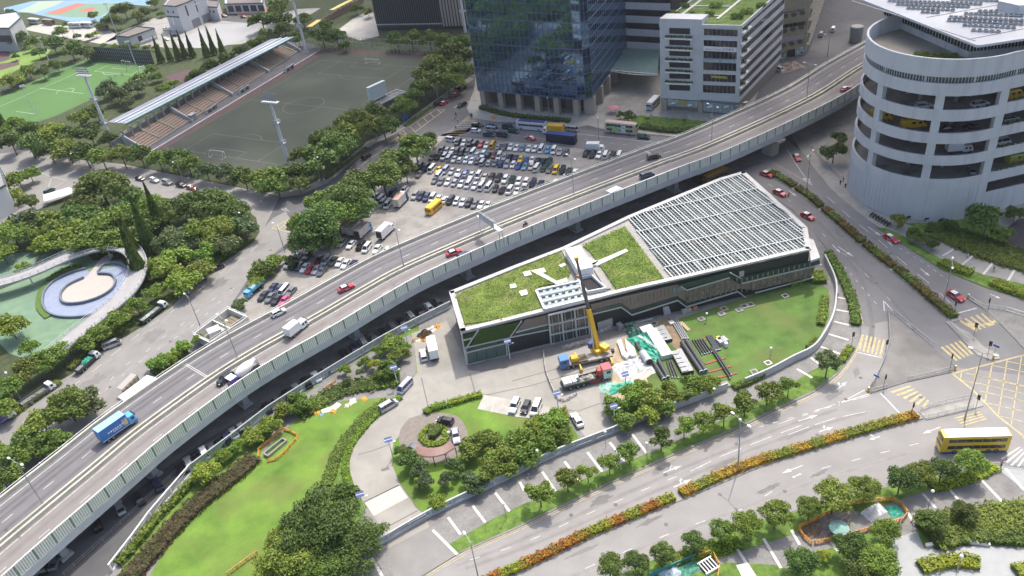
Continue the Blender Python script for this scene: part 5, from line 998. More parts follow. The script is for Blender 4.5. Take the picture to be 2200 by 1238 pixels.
# ================================================================ vehicles
PAINT = {'w': ('white', (.74, .75, .75)), 's': ('silver', (.42, .44, .46)), 'g': ('grey', (.16, .17, .18)), 'k': ('black', (.014, .015, .018)), 'b': ('blue', (.03, .08, .28)), 'n': ('navy', (.02, .026, .075)),
         'r': ('red', (.50, .02, .03)), 'y': ('yellow', (.75, .50, .02)), 'a': ('pale blue', (.22, .36, .50)), 'e': ('dark green', (.02, .06, .045)), 'l': ('lime', (.42, .46, .06)), 'c': ('cream', (.58, .55, .45)), 'v': ('lavender', (.40, .42, .56)), 'm': ('maroon', (.16, .02, .03)), 'o': ('orange', (.7, .28, .03)), 'p': ('pink', (.6, .05, .18)), 'B': ('sky blue', (.10, .36, .66)), 'Y': ('school bus yellow', (.70, .40, .02)), 'u': ('purple', (.13, .06, .38))}
def paint(c):
    n, col = PAINT[c]
    return mat('paint_'+n.replace(' ', '_'), col, .28, coat=.6, metal=.35 if c in 'sgvae' else 0.0)
CGL = mat('car_glass', (.022, .026, .03), .06, spec=.9); TYREM = mat('tyre', (.018, .018, .019), .8); RIM = mat('wheel_rim', (.35, .36, .37), .35, metal=.7)
HLM = mat('headlamp', (.75, .76, .75), .15); TLM = mat('tail_lamp', (.45, .02, .02), .2); PLASTIC = mat('black_trim', (.03, .03, .032), .6)
_wheel = {}
def wheel_mesh(r, w):
    k = (round(r, 2), round(w, 2))
    if k not in _wheel:
        mb = MB(); mb.tube((0, -w/2, 0), (0, w/2, 0), r, r, 12); mb.mi = 1; mb.tube((0, -w/2-.012, 0), (0, w/2+.012, 0), r*.58, r*.58, 10); _wheel[k] = mb.mesh('wheel', [TYREM, RIM])
    return _wheel[k]
# station: (x/L, half width factor, sill z, belt z, deck z)
SPEC = {'sedan': (4.65, 1.76, 1.45, [(-.5, .84, .34, .60, .72), (-.47, .95, .24, .74, .95), (-.30, 1, .22, .82, 1.0), (.14, 1, .22, .80, .96), (.42, .96, .24, .68, .84), (.495, .82, .32, .52, .64)], (-.40, .18, -.26, .03)),
        'suv': (4.6, 1.82, 1.68, [(-.5, .88, .36, .70, .92), (-.47, .97, .28, .86, 1.06), (-.3, 1, .27, .92, 1.08), (.18, 1, .27, .90, 1.06), (.43, .96, .30, .78, .95), (.495, .84, .38, .60, .74)], (-.49, .22, -.42, .06)),
        'hatch': (4.0, 1.70, 1.52, [(-.5, .86, .34, .64, .86), (-.46, .96, .26, .80, .98), (-.28, 1, .25, .86, 1.0), (.20, 1, .25, .83, .97), (.43, .95, .27, .70, .86), (.495, .82, .34, .54, .66)], (-.48, .26, -.40, .08)),
        'mpv': (4.7, 1.82, 1.88, [(-.5, .90, .36, .74, 1.0), (-.47, .98, .26, .90, 1.08), (-.3, 1, .25, .94, 1.10), (.28, 1, .25, .92, 1.06), (.45, .96, .28, .78, .95), (.497, .84, .36, .60, .72)], (-.49, .35, -.45, .16)),
        'van': (4.9, 1.75, 2.02, [(-.5, .93, .34, .80, 1.1), (-.48, .99, .28, .95, 1.15), (-.3, 1, .27, .98, 1.16), (.36, 1, .27, .96, 1.12), (.47, .97, .30, .82, .98), (.498, .90, .36, .60, .74)], (-.492, .445, -.47, .30))}
_cars = {}
def car_meshes(kind, c, roofc=None):
    key = (kind, c, roofc)
    if key in _cars: return _cars[key]
    L, W, H, ST_, (cb0, cb1, ct0, ct1) = SPEC[kind]; hw = W/2; mb = MB()
    rings = []
    for x, wf, zs_, zb, zt in ST_:
        w = hw*wf; X = x*L
        rings.append([(X, -w*.97, zs_), (X, -w, (zs_+zb)/2), (X, -w*.98, zb), (X, -w*.86, zt), (X, w*.86, zt), (X, w*.98, zb), (X, w, (zs_+zb)/2), (X, w*.97, zs_)])
    mb.loft(rings)
    zb_ = ST_[2][4]-.06; wb, wt = hw*.90, hw*.70
    # roof skin and pillars
    mb.mi = 1 if roofc else 0
    mb.loft([[(cx*L, -wt*s, H-.06), (cx*L, -wt*s*.9, H-.005-dz), (cx*L, wt*s*.9, H-.005-dz), (cx*L, wt*s, H-.06)] for cx, s, dz in ((ct0-.015, .97, .03), (ct0*.6+ct1*.4, 1.02, 0), (ct1+.01, .98, .02))])
    mb.mi = 0
    for y in (-1, 1):
        for xb, xt in ((cb0, ct0), (cb1, ct1)): mb.bar((xb*L, y*wb, zb_), (xt*L, y*wt, H-.05), .07, .09)
        xm = (ct0+ct1)/2; mb.bar((xm*L-.05, y*(wb+.012), zb_), (xm*L-.05, y*(wt+.012), H-.05), .05, .10)
        if kind in ('van', 'mpv', 'suv'): xq = ct0*.66+ct1*.34 if kind == 'suv' else ct0*.75+ct1*.25; mb.bar((xq*L-.3, y*(wb+.012), zb_), (xq*L-.3, y*(wt+.012), H-.05), .05, .22 if kind == 'van' and c == 'w' else .12)
        mb.mi = 2; mb.box((cb1*L-.25, y*(hw+.06), zb_+.05), (.16, .16, .14)); mb.mi = 0
    body = mb.mesh('body', [paint(c), paint(roofc) if roofc else paint(c), PLASTIC])
    g = MB(); g.loft([[(cb0*L, -wb, zb_), (cb1*L, -wb, zb_), (cb1*L, wb, zb_), (cb0*L, wb, zb_)], [(ct0*L, -wt, H-.06), (ct1*L, -wt, H-.06), (ct1*L, wt, H-.06), (ct0*L, wt, H-.06)]])
    glass = g.mesh('windows', CGL)
    lt = [MB().box((L*.478, y*hw*.66, ST_[4][3]-.02), (.16, .34, .16)).mesh('headlight', HLM) for y in (-1, 1)]
    tl = [MB().box((-L*.483, y*hw*.72, ST_[1][3]-.02), (.10, .28, .18)).mesh('tail_light', TLM) for y in (-1, 1)]
    _cars[key] = (body, glass, lt, tl); return _cars[key]
def car(kind, c, loc, rz, label, group=None, lights=False, roofc=None, name=None, parts=True):
    b, g, lt, tl = car_meshes(kind, c, roofc); L, W, H = SPEC[kind][:3]
    o = thing(name or {'sedan': 'parked_car', 'suv': 'parked_car', 'hatch': 'parked_car', 'mpv': 'parked_van', 'van': 'parked_van'}[kind], label, {'sedan': 'car', 'hatch': 'car', 'suv': 'car', 'mpv': 'van', 'van': 'van'}[kind], loc, rz, group)
    link('body', b, o); link('windows', g, o)
    if parts:
        wm = wheel_mesh(.32 if kind != 'suv' else .36, .2); r = .32 if kind != 'suv' else .36
        for x in (-.30, .30):
            for y in (-1, 1): link('wheel', wm, o, (x*L, y*(W/2-.08), r))
    if lights:
        for m in lt: link('headlight', m, o)
        for m in tl: link('tail_light', m, o)
    return o
KN = {'sedan': 'saloon', 'suv': 'SUV', 'hatch': 'hatchback', 'mpv': 'people carrier', 'van': 'van'}
GSEEN = set()
def uniq(lbl):
    assert lbl not in GSEEN, lbl; GSEEN.add(lbl); return lbl
def taxi(a, b, z, label):
    p = G(*a, z); o = car('sedan', 'r', p, heading(a, b, z), label, 'red taxis with pale roofs', True, 'w', 'taxi')
    MB().box((-.35, 0, 1.52), (.16, .5, .14)).build('roof_sign', WHITE, o); MB().box((0, 0, .55), (1.2, 1.80, .12)).build('door_stripe', mat('stripe_white', (.6, .6, .6), .4), o); return o

# ---- parked rows in the car park: (start px, end px, [codes], row phrase); code = colour + body letter
BK = {'S': 'sedan', 'U': 'suv', 'H': 'hatch', 'M': 'mpv', 'V': 'van'}
CARANG = heading((957, 398), (975, 374))+math.pi          # noses point to the lower left
rows = [
 ((985, 309), (1330, 341), 'kU wS kU eM rS wS YV sS gS wS wS aH wS wH WV BH wM sS gH . . kH kU wS WV eU WV', 'back row by the road'),
 ((950, 326), (1180, 352), 'kU sH wS kM kM eU WV sS wU eH mH wM sH kU nS yS bS wS kS eU eU', 'upper second row'),
 ((930, 340), (1236, 373), 'gS kH sU sM sS wH wH wS nH sM sS gH bH sU wH bS aS cH WV eS gS yM kU eS wS', 'lower second row'),
 ((862, 372), (985, 388), 'wM gS WV sU', 'third row far left'),
 ((888, 362), (1000, 376), 'kS kM nM WM yS vM sS wS bS', 'upper third row, left part'),
 ((1000, 378), (1192, 404), 'vS wS wM cS kU kU wU eU wU wU nM nS gS WM', 'upper third row, right part'),
 ((935, 391), (1158, 422), 'gS gS wS sH wS wM wS WV WV kH kS wM wS eS gS nS', 'lower third row'),
 ((868, 414), (888, 416), 'wU', 'in front of the trees above the box truck'),
 ((893, 424), (1048, 446), 'sU nU nU wM wS wS kM wH wS kU gS wS wS', 'fourth row'),
 ((715, 523), (775, 533), 'wS sS wS kU', 'short row behind the rusty trucks'),
 ((790, 536), (832, 543), 'wM wS wS', 'short row beside the white truck'),
 ((640, 553), (662, 553), 'wS nU', 'pair at the head of the left block'),
 ((622, 571), (692, 587), 'sU eU eS wS rS vS gS', 'lower row of the left block'),
 ((688, 561), (760, 572), 'mS sM gS wS wS nS', 'upper row of the left block'),
 ((567, 640), (612, 650), 'kS gS kS pS', 'front row of the lowest block'),
 ((588, 622), (625, 632), 'nS nS WM gS', 'back row of the lowest block'),
]
for a, b, codes, phrase in rows:
    cs = codes.split(); n = len(cs); A_, B_ = G(*a), G(*b)
    for i, cd_ in enumerate(cs):
        if cd_ == '.': continue
        c, k = cd_[0], BK[cd_[1]]
        if c == 'W': c = 'w'; k = 'van'
        p = A_.lerp(B_, i/max(1, n-1)); off = R2(RS.uniform(-.35, .35), 0, CARANG); ang = CARANG+RS.normal(0, .035)+(math.pi if RS.rand() < .12 else 0)
        lab = '%s %s parked %s' % (PAINT[c][0], KN[k], phrase) if n == 1 else '%s %s, %s from the left in the %s' % (PAINT[c][0], KN[k], ORD[i+1], phrase)
        car(k, c, (p.x+off[0], p.y+off[1], .02), ang, uniq(lab), 'cars parked in the open car park')
singles = [ # px tail->nose, kind, colour, label
 ((958, 302), (982, 306), 'mpv', 'w', 'white people carrier at the left end of the car park back row'), ((1010, 283), (1035, 285), 'hatch', 'w', 'white hatchback waiting on the road left of the grey van'),
 ((1017, 272), (1035, 273), 'suv', 'k', 'black SUV queuing beside the crossing bars'), ((1045, 273), (1070, 276), 'sedan', 'n', 'navy saloon queuing behind the black SUV'), ((1045, 281), (1072, 284), 'van', 's', 'grey and white van in the road queue'),
 ((1080, 276), (1104, 278), 'mpv', 'k', 'black people carrier in front of the blue coach'), ((1040, 292), (1062, 294), 'suv', 'k', 'black SUV in the nearer lane by the parked row'), ((1066, 292), (1094, 296), 'mpv', 'k', 'black people carrier second in the nearer lane'),
 ((1094, 284), (1114, 287), 'suv', 'e', 'dark green SUV ahead of the red taxi in the queue'), ((1200, 272), (1226, 276), 'suv', 's', 'silver SUV beside the orange truck on the road'), ((1216, 280), (1245, 284), 'van', 's', 'silver minivan at the head of the upper road lane'),
 ((1372, 297), (1394, 299), 'suv', 'e', 'green-grey SUV beside the green advert bus'),
 ((1000, 225), (985, 232), 'suv', 'k', 'black car on the road below the glass tower'), ((945, 224), (931, 231), 'suv', 'k', 'black SUV next to the pitch road hatching'), ((1000, 190), (985, 198), 'mpv', 'k', 'black van nearest the trees on the tower road'),
 ((780, 345), (795, 334), 'mpv', 'k', 'black people carrier alone on the pitch road'),
 ((292, 384), (311, 389), 'sedan', 'k', 'black saloon first of five parked on the cross street'), ((322, 387), (344, 394), 'suv', 'w', 'white SUV second of five parked on the cross street'), ((349, 392), (372, 399), 'mpv', 's', 'silver people carrier third of five parked on the cross street'), ((378, 398), (402, 404), 'suv', 'k', 'black SUV fourth of five parked on the cross street'),
 ((98, 420), (118, 407), 'suv', 'e', 'dark green SUV turning at the cross street junction'), ((420, 610), (442, 599), 'suv', 'g', 'dark grey SUV parked at the park kerb'), ((456, 584), (478, 574), 'mpv', 'k', 'black SUV with white roof parked further up the park kerb'),
 ((226, 751), (260, 738), 'van', 's', 'silver van parked at the left road kerb behind the green truck'),
 ((816, 888), (856, 864), 'mpv', 's', 'silver people carrier parked nearest the lawn on the driveway'), ((884, 822), (858, 850), 'van', 'v', 'pale lilac van parked behind the people carrier on the driveway'),
 ((914, 782), (908, 752), 'suv', 'w', 'white SUV parked beside the white box trailer'), ((1112, 863), (1100, 890), 'suv', 'w', 'white SUV in the first parking bay'), ((1136, 866), (1124, 893), 'hatch', 'k', 'black saloon in the second parking bay'), ((1158, 868), (1147, 895), 'mpv', 'w', 'car under a white dust cover in the third parking bay'),
 ((1248, 920), (1232, 893), 'sedan', 'w', 'white saloon parked beside the clipped hedge near the gate'), ((975, 912), (940, 905), 'hatch', 'k', 'black hatchback parked above the round hedge'), ((977, 925), (983, 956), 'sedan', 'v', 'dark car with pale windscreen right of the round hedge'), ((880, 962), (910, 978), 'sedan', 'g', 'dark car half under the curved timber pergola'),
 ((1745, 63), (1752, 52), 'sedan', 'w', 'white saloon on the side street behind the flyover'), ((1761, 84), (1767, 70), 'mpv', 's', 'silver van ahead of the white saloon on the side street'), ((1788, 72), (1796, 58), 'mpv', 'w', 'white van coming down the side street'),
 ((1663, 150), (1682, 156), 'van', 'w', 'white van parked by the rubble near the white block'),
]
for a, b, k, c, lab in singles:
    m = ((a[0]+b[0])/2, (a[1]+b[1])/2)
    if c == 'w' and 'white van coming' in lab: m = (1790, 66)
    car(k, c, G(*m, .17 if 'driveway' in lab or 'bay' in lab or 'hedge' in lab or 'pergola' in lab or 'trailer' in lab else .012), heading(a, b), uniq(lab), 'single cars on the streets', True)
for i, (a, b, k, c) in enumerate([((400, 62), (412, 60), 'sedan', 'w'), ((418, 57), (426, 55), 'hatch', 's'), ((425, 54), (433, 51), 'sedan', 'w'), ((434, 51), (442, 48), 'hatch', 'w'), ((442, 48), (449, 46), 'sedan', 'k'), ((364, 65), (374, 66), 'sedan', 'w'), ((352, 64), (360, 66), 'hatch', 'w'), ((371, 79), (384, 78), 'sedan', 'e'), ((352, 86), (363, 87), 'sedan', 'w'), ((475, 36), (488, 37), 'suv', 'm'), ((518, 38), (530, 39), 'sedan', 'k')]):
    car(k, c, G((a[0]+b[0])/2, (a[1]+b[1])/2, .19), heading(a, b), uniq('%s %s, %s from the left in front of the white station' % (PAINT[c][0], KN[k], ORD[[5, 6, 7, 8, 9, 3, 1, 4, 2, 10, 11][i]])), 'cars by the white station')
for a, b, lab in [((976, 546), (1000, 537), 'red taxi on the near flyover carriageway left of the gantry'), ((745, 622), (778, 608), 'red taxi on the far flyover carriageway'), ((1816, 194), (1828, 188), 'red taxi far up the flyover by the round garage')]: taxi(a, b, 8.03, uniq(lab))
for a, b, lab in [((1647, 378), (1668, 386), 'first red taxi on the right road, nearest the flyover'), ((1675, 418), (1700, 430), 'second red taxi on the right road below the flyover'), ((1735, 468), (1760, 482), 'third red taxi on the right road by the trellis roof'), ((1914, 516), (1945, 534), 'red taxi heading down the outer carriageway beside the trees'), ((2052, 640), (2088, 662), 'red taxi stopped at the crossing line'),
                  ((1712, 342), (1722, 356), 'red taxi coming out from under the flyover'), ((1140, 300), (1126, 295), 'red taxi in the road queue below the blue coach'), ((985, 192), (998, 184), 'red taxi leading on the tower road'), ((980, 206), (995, 198), 'red taxi second on the tower road'), ((955, 224), (968, 216), 'red taxi behind the black SUV on the tower road'), ((412, 406), (434, 411), 'red taxi fifth of five parked on the cross street')]: taxi(a, b, .02, uniq(lab))
for a, b, k, c, z, lab in [((585, 683), (615, 668), 'hatch', 'w', 8.03, 'white hatchback on the far flyover carriageway'), ((500, 806), (470, 830), 'suv', 'k', 8.03, 'black SUV overtaking the cement mixer on the flyover'), ((1395, 343), (1415, 338), 'suv', 'k', 8.03, 'black car at the flyover expansion joint'), ((1378, 385), (1403, 377), 'mpv', 'n', 8.03, 'dark blue car half hidden by the flyover parapet'), ((985, 560), (1015, 546), 'suv', 'n', 8.03, 'navy car behind the flyover parapet beside the taxi')]:
    car(k, c, G((a[0]+b[0])/2, (a[1]+b[1])/2, z), heading(a, b, z), uniq(lab), 'traffic on the flyover', True, name='car')
# under the flyover
ui = 0
for (a, b, n) in (((390, 1010), (520, 925), 9), ((575, 880), (700, 800), 7), ((740, 765), (940, 652), 11), ((300, 1075), (340, 1045), 2), ((60, 1235), (120, 1210), 4), ((210, 1130), (260, 1095), 2)):
    A_, B_ = G(*a), G(*b)
    for i in range(n):
        p = A_.lerp(B_, i/max(1, n-1)); ui += 1; c = 'gkskwgknsgk'[ui % 11]; k = ['sedan', 'hatch', 'suv', 'sedan', 'mpv'][ui % 5]
        car(k, c, (p.x, p.y, .02), math.atan2((B_-A_).y, (B_-A_).x)+1.35, uniq('%s %s in flyover shade, %s along from the bottom left' % (PAINT[c][0], KN[k], ORD[ui])), 'cars parked under the flyover')
# in the round garage
for px, z, rz, k, c, lab in [((1985, 232), 30.2, -.1, 'suv', 'w', 'white SUV on an upper deck of the round garage'), ((2105, 228), 30.2, .1, 'suv', 'w', 'white estate on the upper deck near the round garage corner'), ((2035, 281), 23.9, 0, 'sedan', 'k', 'black saloon on a middle deck of the round garage'), ((2085, 277), 23.9, .1, 'sedan', 'k', 'second black saloon on the middle garage deck'), ((2170, 260), 23.9, .1, 'suv', 's', 'silver SUV in the straight wing of the garage'), ((2088, 370), 10.7, 1.2, 'sedan', 's', 'pale car on the lowest open garage deck'), ((2150, 310), 17.7, .1, 'van', 'w', 'white van in the straight wing of the garage')]:
    p = G(*px, z); car(k, c, p, rz, uniq(lab), 'vehicles in the round garage')
def tall_van(px, z, rz, c, label, L=6.4):
    p = G(*px, z); o = thing('high_roof_van', uniq(label), 'van', p, rz, 'vehicles in the round garage'); mb = MB()
    mb.loft([[(x, -w, .35), (x, -w, zt*.9), (x, -w*.85, zt), (x, w*.85, zt), (x, w, zt*.9), (x, w, .35)] for x, w, zt in ((-L/2, .98, 2.5), (-L/2+.1, 1.0, 2.62), (L*.22, 1.0, 2.62), (L*.30, .98, 2.4), (L*.40, .96, 1.35), (L/2, .88, .95))])
    mb.build('body', paint(c), o)
    MB().box((L*.35, 0, 1.85), (.5, 1.7, .85), ry=.62).build('windscreen', CGL, o)
    for y in (-1, 1):
        for x in (L*.20, -.4): MB().box((x, y*1.0, 1.75), (.9, .05, .6)).build('side_window', CGL, o)
        for x in (-.3, .32): link('wheel', wheel_mesh(.36, .25), o, (x*L, y*.88, .36))
tall_van((1962, 274), 23.9, -.12, 'Y', 'yellow high roof van on the middle garage deck'); tall_van((1895, 255), 23.9, -.7, 'Y', 'yellow high roof van at the left end of the garage deck'); tall_van((2172, 212), 30.2, .12, 'Y', 'yellow high roof van in the upper straight wing of the garage'); tall_van((2185, 347), 10.7, .1, 'l', 'lime and white van in the lower straight wing of the garage')

# ---- lorries
def lorry(px_tail, px_nose, z, label, L, cabc, boxc, boxh=2.4, cabL=1.7, w=2.2, roofm=None, name='box_truck', cat='truck', crew=False, box=True, flat=False, group=None, boxm=None, doors=False):
    m = ((px_tail[0]+px_nose[0])/2, (px_tail[1]+px_nose[1])/2); o = thing(name, uniq(label), cat, G(*m, z), heading(px_tail, px_nose, z), group); hw = w/2; x1 = L/2; x0 = -L/2
    cl = cabL*(1.5 if crew else 1); ch = 2.15 if boxh < 2.6 else 2.55
    cb = MB(); cb.loft([[(x, -hw*f, .55), (x, -hw*f, zt*.62), (x, -hw*f*.9, zt), (x, hw*f*.9, zt), (x, hw*f, zt*.62), (x, hw*f, .55)] for x, f, zt in ((x1-cl, .96, ch), (x1-cl+.1, .97, ch+.05), (x1-.45, .97, ch), (x1-.1, .95, ch*.62), (x1, .92, ch*.52))]); cab = cb.build('cab', paint(cabc), o)
    MB().box((x1-.26, 0, ch*.80), (.08, w*.82, ch*.34), ry=-.38 if False else .45).build('windscreen', CGL, cab)
    for y in (-1, 1):
        for k in range(2 if crew else 1): MB().box((x1-.95-k*.95, y*hw*.955, ch*.76), (.62, .06, ch*.26)).build('side_window', CGL, cab)
        MB().box((x1-.02, y*hw*.7, .85), (.08, .3, .18)).build('headlight', HLM, cab)
    MB().box((0, 0, .62), (L-.3, w*.45, .25)).build('chassis', PLASTIC, o)
    bx0, bx1 = x0, x1-cl-.12
    if box:
        m_ = boxm or paint(boxc); b_ = MB().box(((bx0+bx1)/2, 0, .95+boxh/2), (bx1-bx0, w+.06, boxh)).build('cargo_box', m_, o)
        MB().box(((bx0+bx1)/2, 0, .95+boxh+.03), (bx1-bx0-.1, w-.05, .06)).build('box_roof', roofm or m_, b_)
        if doors: MB().box((bx0-.03, 0, .95+boxh*.46), (.06, w*.86, boxh*.82)).build('open_doorway', mat('truck_inside', (.05, .04, .04), .8), b_)
        for y in (-1, 1): MB().box(((bx0+bx1)/2, y*(hw+.045), 1.0), (bx1-bx0, .05, .12)).build('box_rail', STEELW, b_)
    if flat:
        MB().box(((bx0+bx1)/2, 0, 1.0), (bx1-bx0, w, .15)).build('load_bed', mat('steel_bed', (.18, .19, .19), .6, .2, 1), o)
        for y in (-1, 1): MB().box(((bx0+bx1)/2, y*hw, 1.35), (bx1-bx0, .08, .6)).build('side_board', paint(boxc), o)
        for x in (bx0, bx1): MB().box((x, 0, 1.4), (.08, w, .7)).build('end_board', paint(boxc), o)
    r = .42; xs = [x1-.75, x0+1.2]+([x0+2.3] if L > 7.6 else [])
    for x in xs:
        for y in (-1, 1): link('wheel', wheel_mesh(r, .28), o, (x, y*(hw-.15), r))
    return o
RUST = mat('rusty_box_roof', (.45, .40, .34), .8, .1, .6, stain=((.42, .13, .05), .5, .9))
RUSTW = mat('rusty_white_box', (.55, .53, .48), .7, .08, .8, stain=((.35, .22, .14), .6, .3))
lorry((612, 735), (668, 690), 8.03, 'white crew cab box truck on the near flyover carriageway', 6.6, 'w', 'w', 2.2, crew=True)
for o in [lorry((222, 952), (292, 903), 8.03, 'light blue box truck with white lettering on the far flyover carriageway', 8.6, 'B', 'B', 2.9, 1.9, 2.4, roofm=mat('pale_blue_roof', (.30, .52, .74), .4))]:
    cbx = [c for c in o.children if c.name.startswith('cargo_box')][0]
    cbx.data = cbx.data.copy(); cbx.data.materials.clear(); cbx.data.materials.append(mat('deep_blue_side', (.035, .16, .45), .4))
    for q in range(7): MB().box((-2.4+q*.55, -1.26, 2.25+.0*q), (.34, .03, .38 if q % 2 else .30)).build('side_mark', WHITE, cbx)
    MB().box((1.5, -1.25, 2.3), (1.2, .04, 1.7)).build('poster', mat('poster_tan', (.5, .42, .3), .6, .5, 2), cbx); MB().box((-.4, -1.25, 1.75), (2.2, .03, .12)).build('text_line', WHITE, cbx)
lorry((852, 450), (874, 428), .02, 'white box truck with rusty roof and blue cab in the car park', 7.0, 'b', 'w', 2.6, roofm=RUST, boxm=RUSTW)
for k, (a, b, c) in enumerate([((738, 510), (765, 480), 'r'), ((752, 513), (780, 485), 'b'), ((768, 518), (798, 490), 'B')]): lorry(a, b, .02, 'rusty roofed box truck, %s of three side by side by the trees' % ['leftmost', 'middle one', 'rightmost'][k], 7.2, c, 'w', 2.6, roofm=RUST, boxm=RUSTW, doors=(k == 2), group='rusty box trucks')
lorry((815, 520), (846, 490), .02, 'clean white box truck with an open dark tailgate in the car park', 7.6, 'w', 'w', 2.6, doors=True)
lorry((1262, 325), (1298, 325), .02, 'white box truck driving on the road above the car park', 6.4, 'w', 'w', 2.3)
lorry((1310, 432), (1338, 418), 8.03, 'white box truck half hidden by the flyover parapet', 6.0, 'w', 'w', 2.2)
lorry((935, 775), (928, 738), .16, 'white box trailer truck parked beside the planted roof building', 8.0, 'w', 'w', 2.5)
lorry((1212, 290), (1165, 286), .02, 'white cab truck with a yellow cargo box beside the blue shed roof', 7.8, 'w', 'Y', 2.8, 1.8, 2.4)
lorry((2025, 330), (2093, 325), 17.7, 'white crew cab truck on a garage deck', 6.6, 'w', 'w', 2.2, crew=True, group='vehicles in the round garage')
lorry((168, 805), (212, 765), .02, 'flatbed truck with a crumpled green tarpaulin at the left kerb', 8.0, 'w', 'k', box=False, flat=True, name='flatbed_truck')
tp = G(192, 783, 0); tarp_rot = heading((168, 805), (212, 765))
def crumple(name, label, cat, px, size, h, m, seed, rz=0, z=.17, n=9, group=None):
    """heap or sheet of cloth: lumpy closed mesh"""
    rr_ = np.random.RandomState(seed); mb = MB(); W_, D_ = size; rings = []
    g = rr_.rand(n+1, n+1)
    vs, fs = [], []
    for j in range(n+1):
        for i in range(n+1):
            u, v = i/n, j/n; e = min(u, 1-u, v, 1-v)*2; ed = .12*(rr_.rand()-.5)
            vs.append(((u-.5)*W_*(1+ed), (v-.5)*D_*(1+ed), h*(min(1, e*2.4)*(.35+.65*g[j, i]))))
    for j in range(n):
        for i in range(n): k = j*(n+1)+i; fs.append((k, k+1, k+n+2, k+n+1))
    o = len(vs); vs += [(x, y, -.05) for x, y, _ in vs[:]]
    for j in range(n):
        for i in range(n): k = o+j*(n+1)+i; fs.append((k, k+n+1, k+n+2, k+1))
    mb.add(vs, fs); ob = mb.build(name, m, None, False)
    ob.location = G(*px, z) if isinstance(px, tuple) and len(px) == 2 else px; ob.rotation_euler = (0, 0, rz); return tag(ob, uniq(label), cat, group)
GTARP = mat('green_tarp', (.05, .36, .24), .5, .15, 2); WTARP = mat('white_tarp', (.46, .47, .48), .5, .4, 1.6)
crumple('green_tarpaulin', 'crumpled green tarpaulin heaped on the flatbed truck', 'tarpaulin', (tp.x, tp.y, 1.08), (3.6, 1.8), 1.2, GTARP, 4, tarp_rot)
lorry((303, 700), (360, 655), .02, 'dark dump truck loaded with steel plates at the left kerb', 9.6, 'w', 'e', box=False, flat=True, w=2.4, name='dump_truck')
crumple('scrap_load', 'pale steel plates lying in the dump truck bed', 'scrap', (G(322, 686).x, G(322, 686).y, 1.08), (4.6, 2.0), .5, mat('steel_scrap', (.28, .31, .29), .5, .4, 1.5), 6, heading((303, 700), (360, 655)))
lorry((60, 870), (108, 838), .02, 'dark grey flatbed truck with a white cab at the lower left kerb', 9.0, 'w', 'g', box=False, flat=True, w=2.4, name='flatbed_truck')
lorry((-40, 935), (30, 893), .02, 'purple box truck with a white cab at the left edge', 9.0, 'w', 'u', 2.6, 1.9, 2.4)
# tanker
o = thing('tanker_truck', uniq('pale blue tank truck at the lower end of the car park'), 'truck', G(548, 628, .02), heading((564, 615), (532, 642))); cbm = MB(); cbm.box((2.6, 0, 1.3), (1.7, 2.1, 1.7), top=.92); cb_ = cbm.build('cab', paint('B'), o)
MB().box((3.42, 0, 1.75), (.1, 1.7, .6)).build('windscreen', CGL, cb_); MB().tube((-3.2, 0, 1.75), (1.5, 0, 1.75), 1.0, 1.0, 16).build('tank', mat('tank_blue', (.14, .40, .48), .4), o); MB().box((-.8, 0, 2.78), (4, .7, .1)).build('tank_walkway', mat('walk_brown', (.18, .12, .10), .7), o); MB().box((0, 0, .6), (6.6, 1.0, .3)).build('chassis', PLASTIC, o)
for x in (2.6, -1.2, -2.4):
    for y in (-1, 1): link('wheel', wheel_mesh(.45, .3), o, (x, y*.95, .45))
# cement mixer
o = thing('cement_mixer', uniq('white drum cement mixer with a purple cab on the flyover'), 'truck', G(527, 812, 8.03), heading((560, 785), (495, 832), 8.03)); cb_ = MB().box((3.2, 0, 1.6), (1.9, 2.3, 2.1), top=.95).build('cab', paint('u'), o)
MB().box((3.2, 0, 2.68), (1.8, 2.2, .1)).build('cab_roof', WHITE, cb_); MB().box((4.12, 0, 2.0), (.1, 1.9, .8)).build('windscreen', CGL, cb_)
dm_ = MB(); prof = [(.45, -3.2), (.9, -2.6), (1.25, -1.4), (1.3, -.4), (1.1, .8), (.7, 1.7), (.4, 1.9)]
dm_.loft([[(x, r*math.cos(2*math.pi*i/18), 2.25-x*.1+r*math.sin(2*math.pi*i/18)) for i in range(18)] for r, x in prof]); dr_ = dm_.build('drum', mat('drum_white', (.74, .73, .72), .5), o, True)
for k in range(6): a_ = k*1.05; MB().box((-.6+.28*math.cos(a_), -1.22+abs(math.cos(a_))*.0, 2.75+.28*math.sin(a_)), (.2, .12, .14), rx=.5).build('drum_logo', mat('logo_purple', (.12, .08, .36), .5), dr_)
MB().box((0, 0, .75), (8.6, 1.1, .3)).build('chassis', PLASTIC, o); MB().box((-3.7, 0, 2.6), (.8, 1.2, 1.0), ry=.5).build('hopper', STEELW, o); MB().bar((-3.9, 0, 2.2), (-4.4, 0, 1.0), .5, .15).build('chute', GREY, o)
for x in (3.0, -1.6, -2.8):
    for y in (-1, 1): link('wheel', wheel_mesh(.5, .32), o, (x, y*1.0, .5))
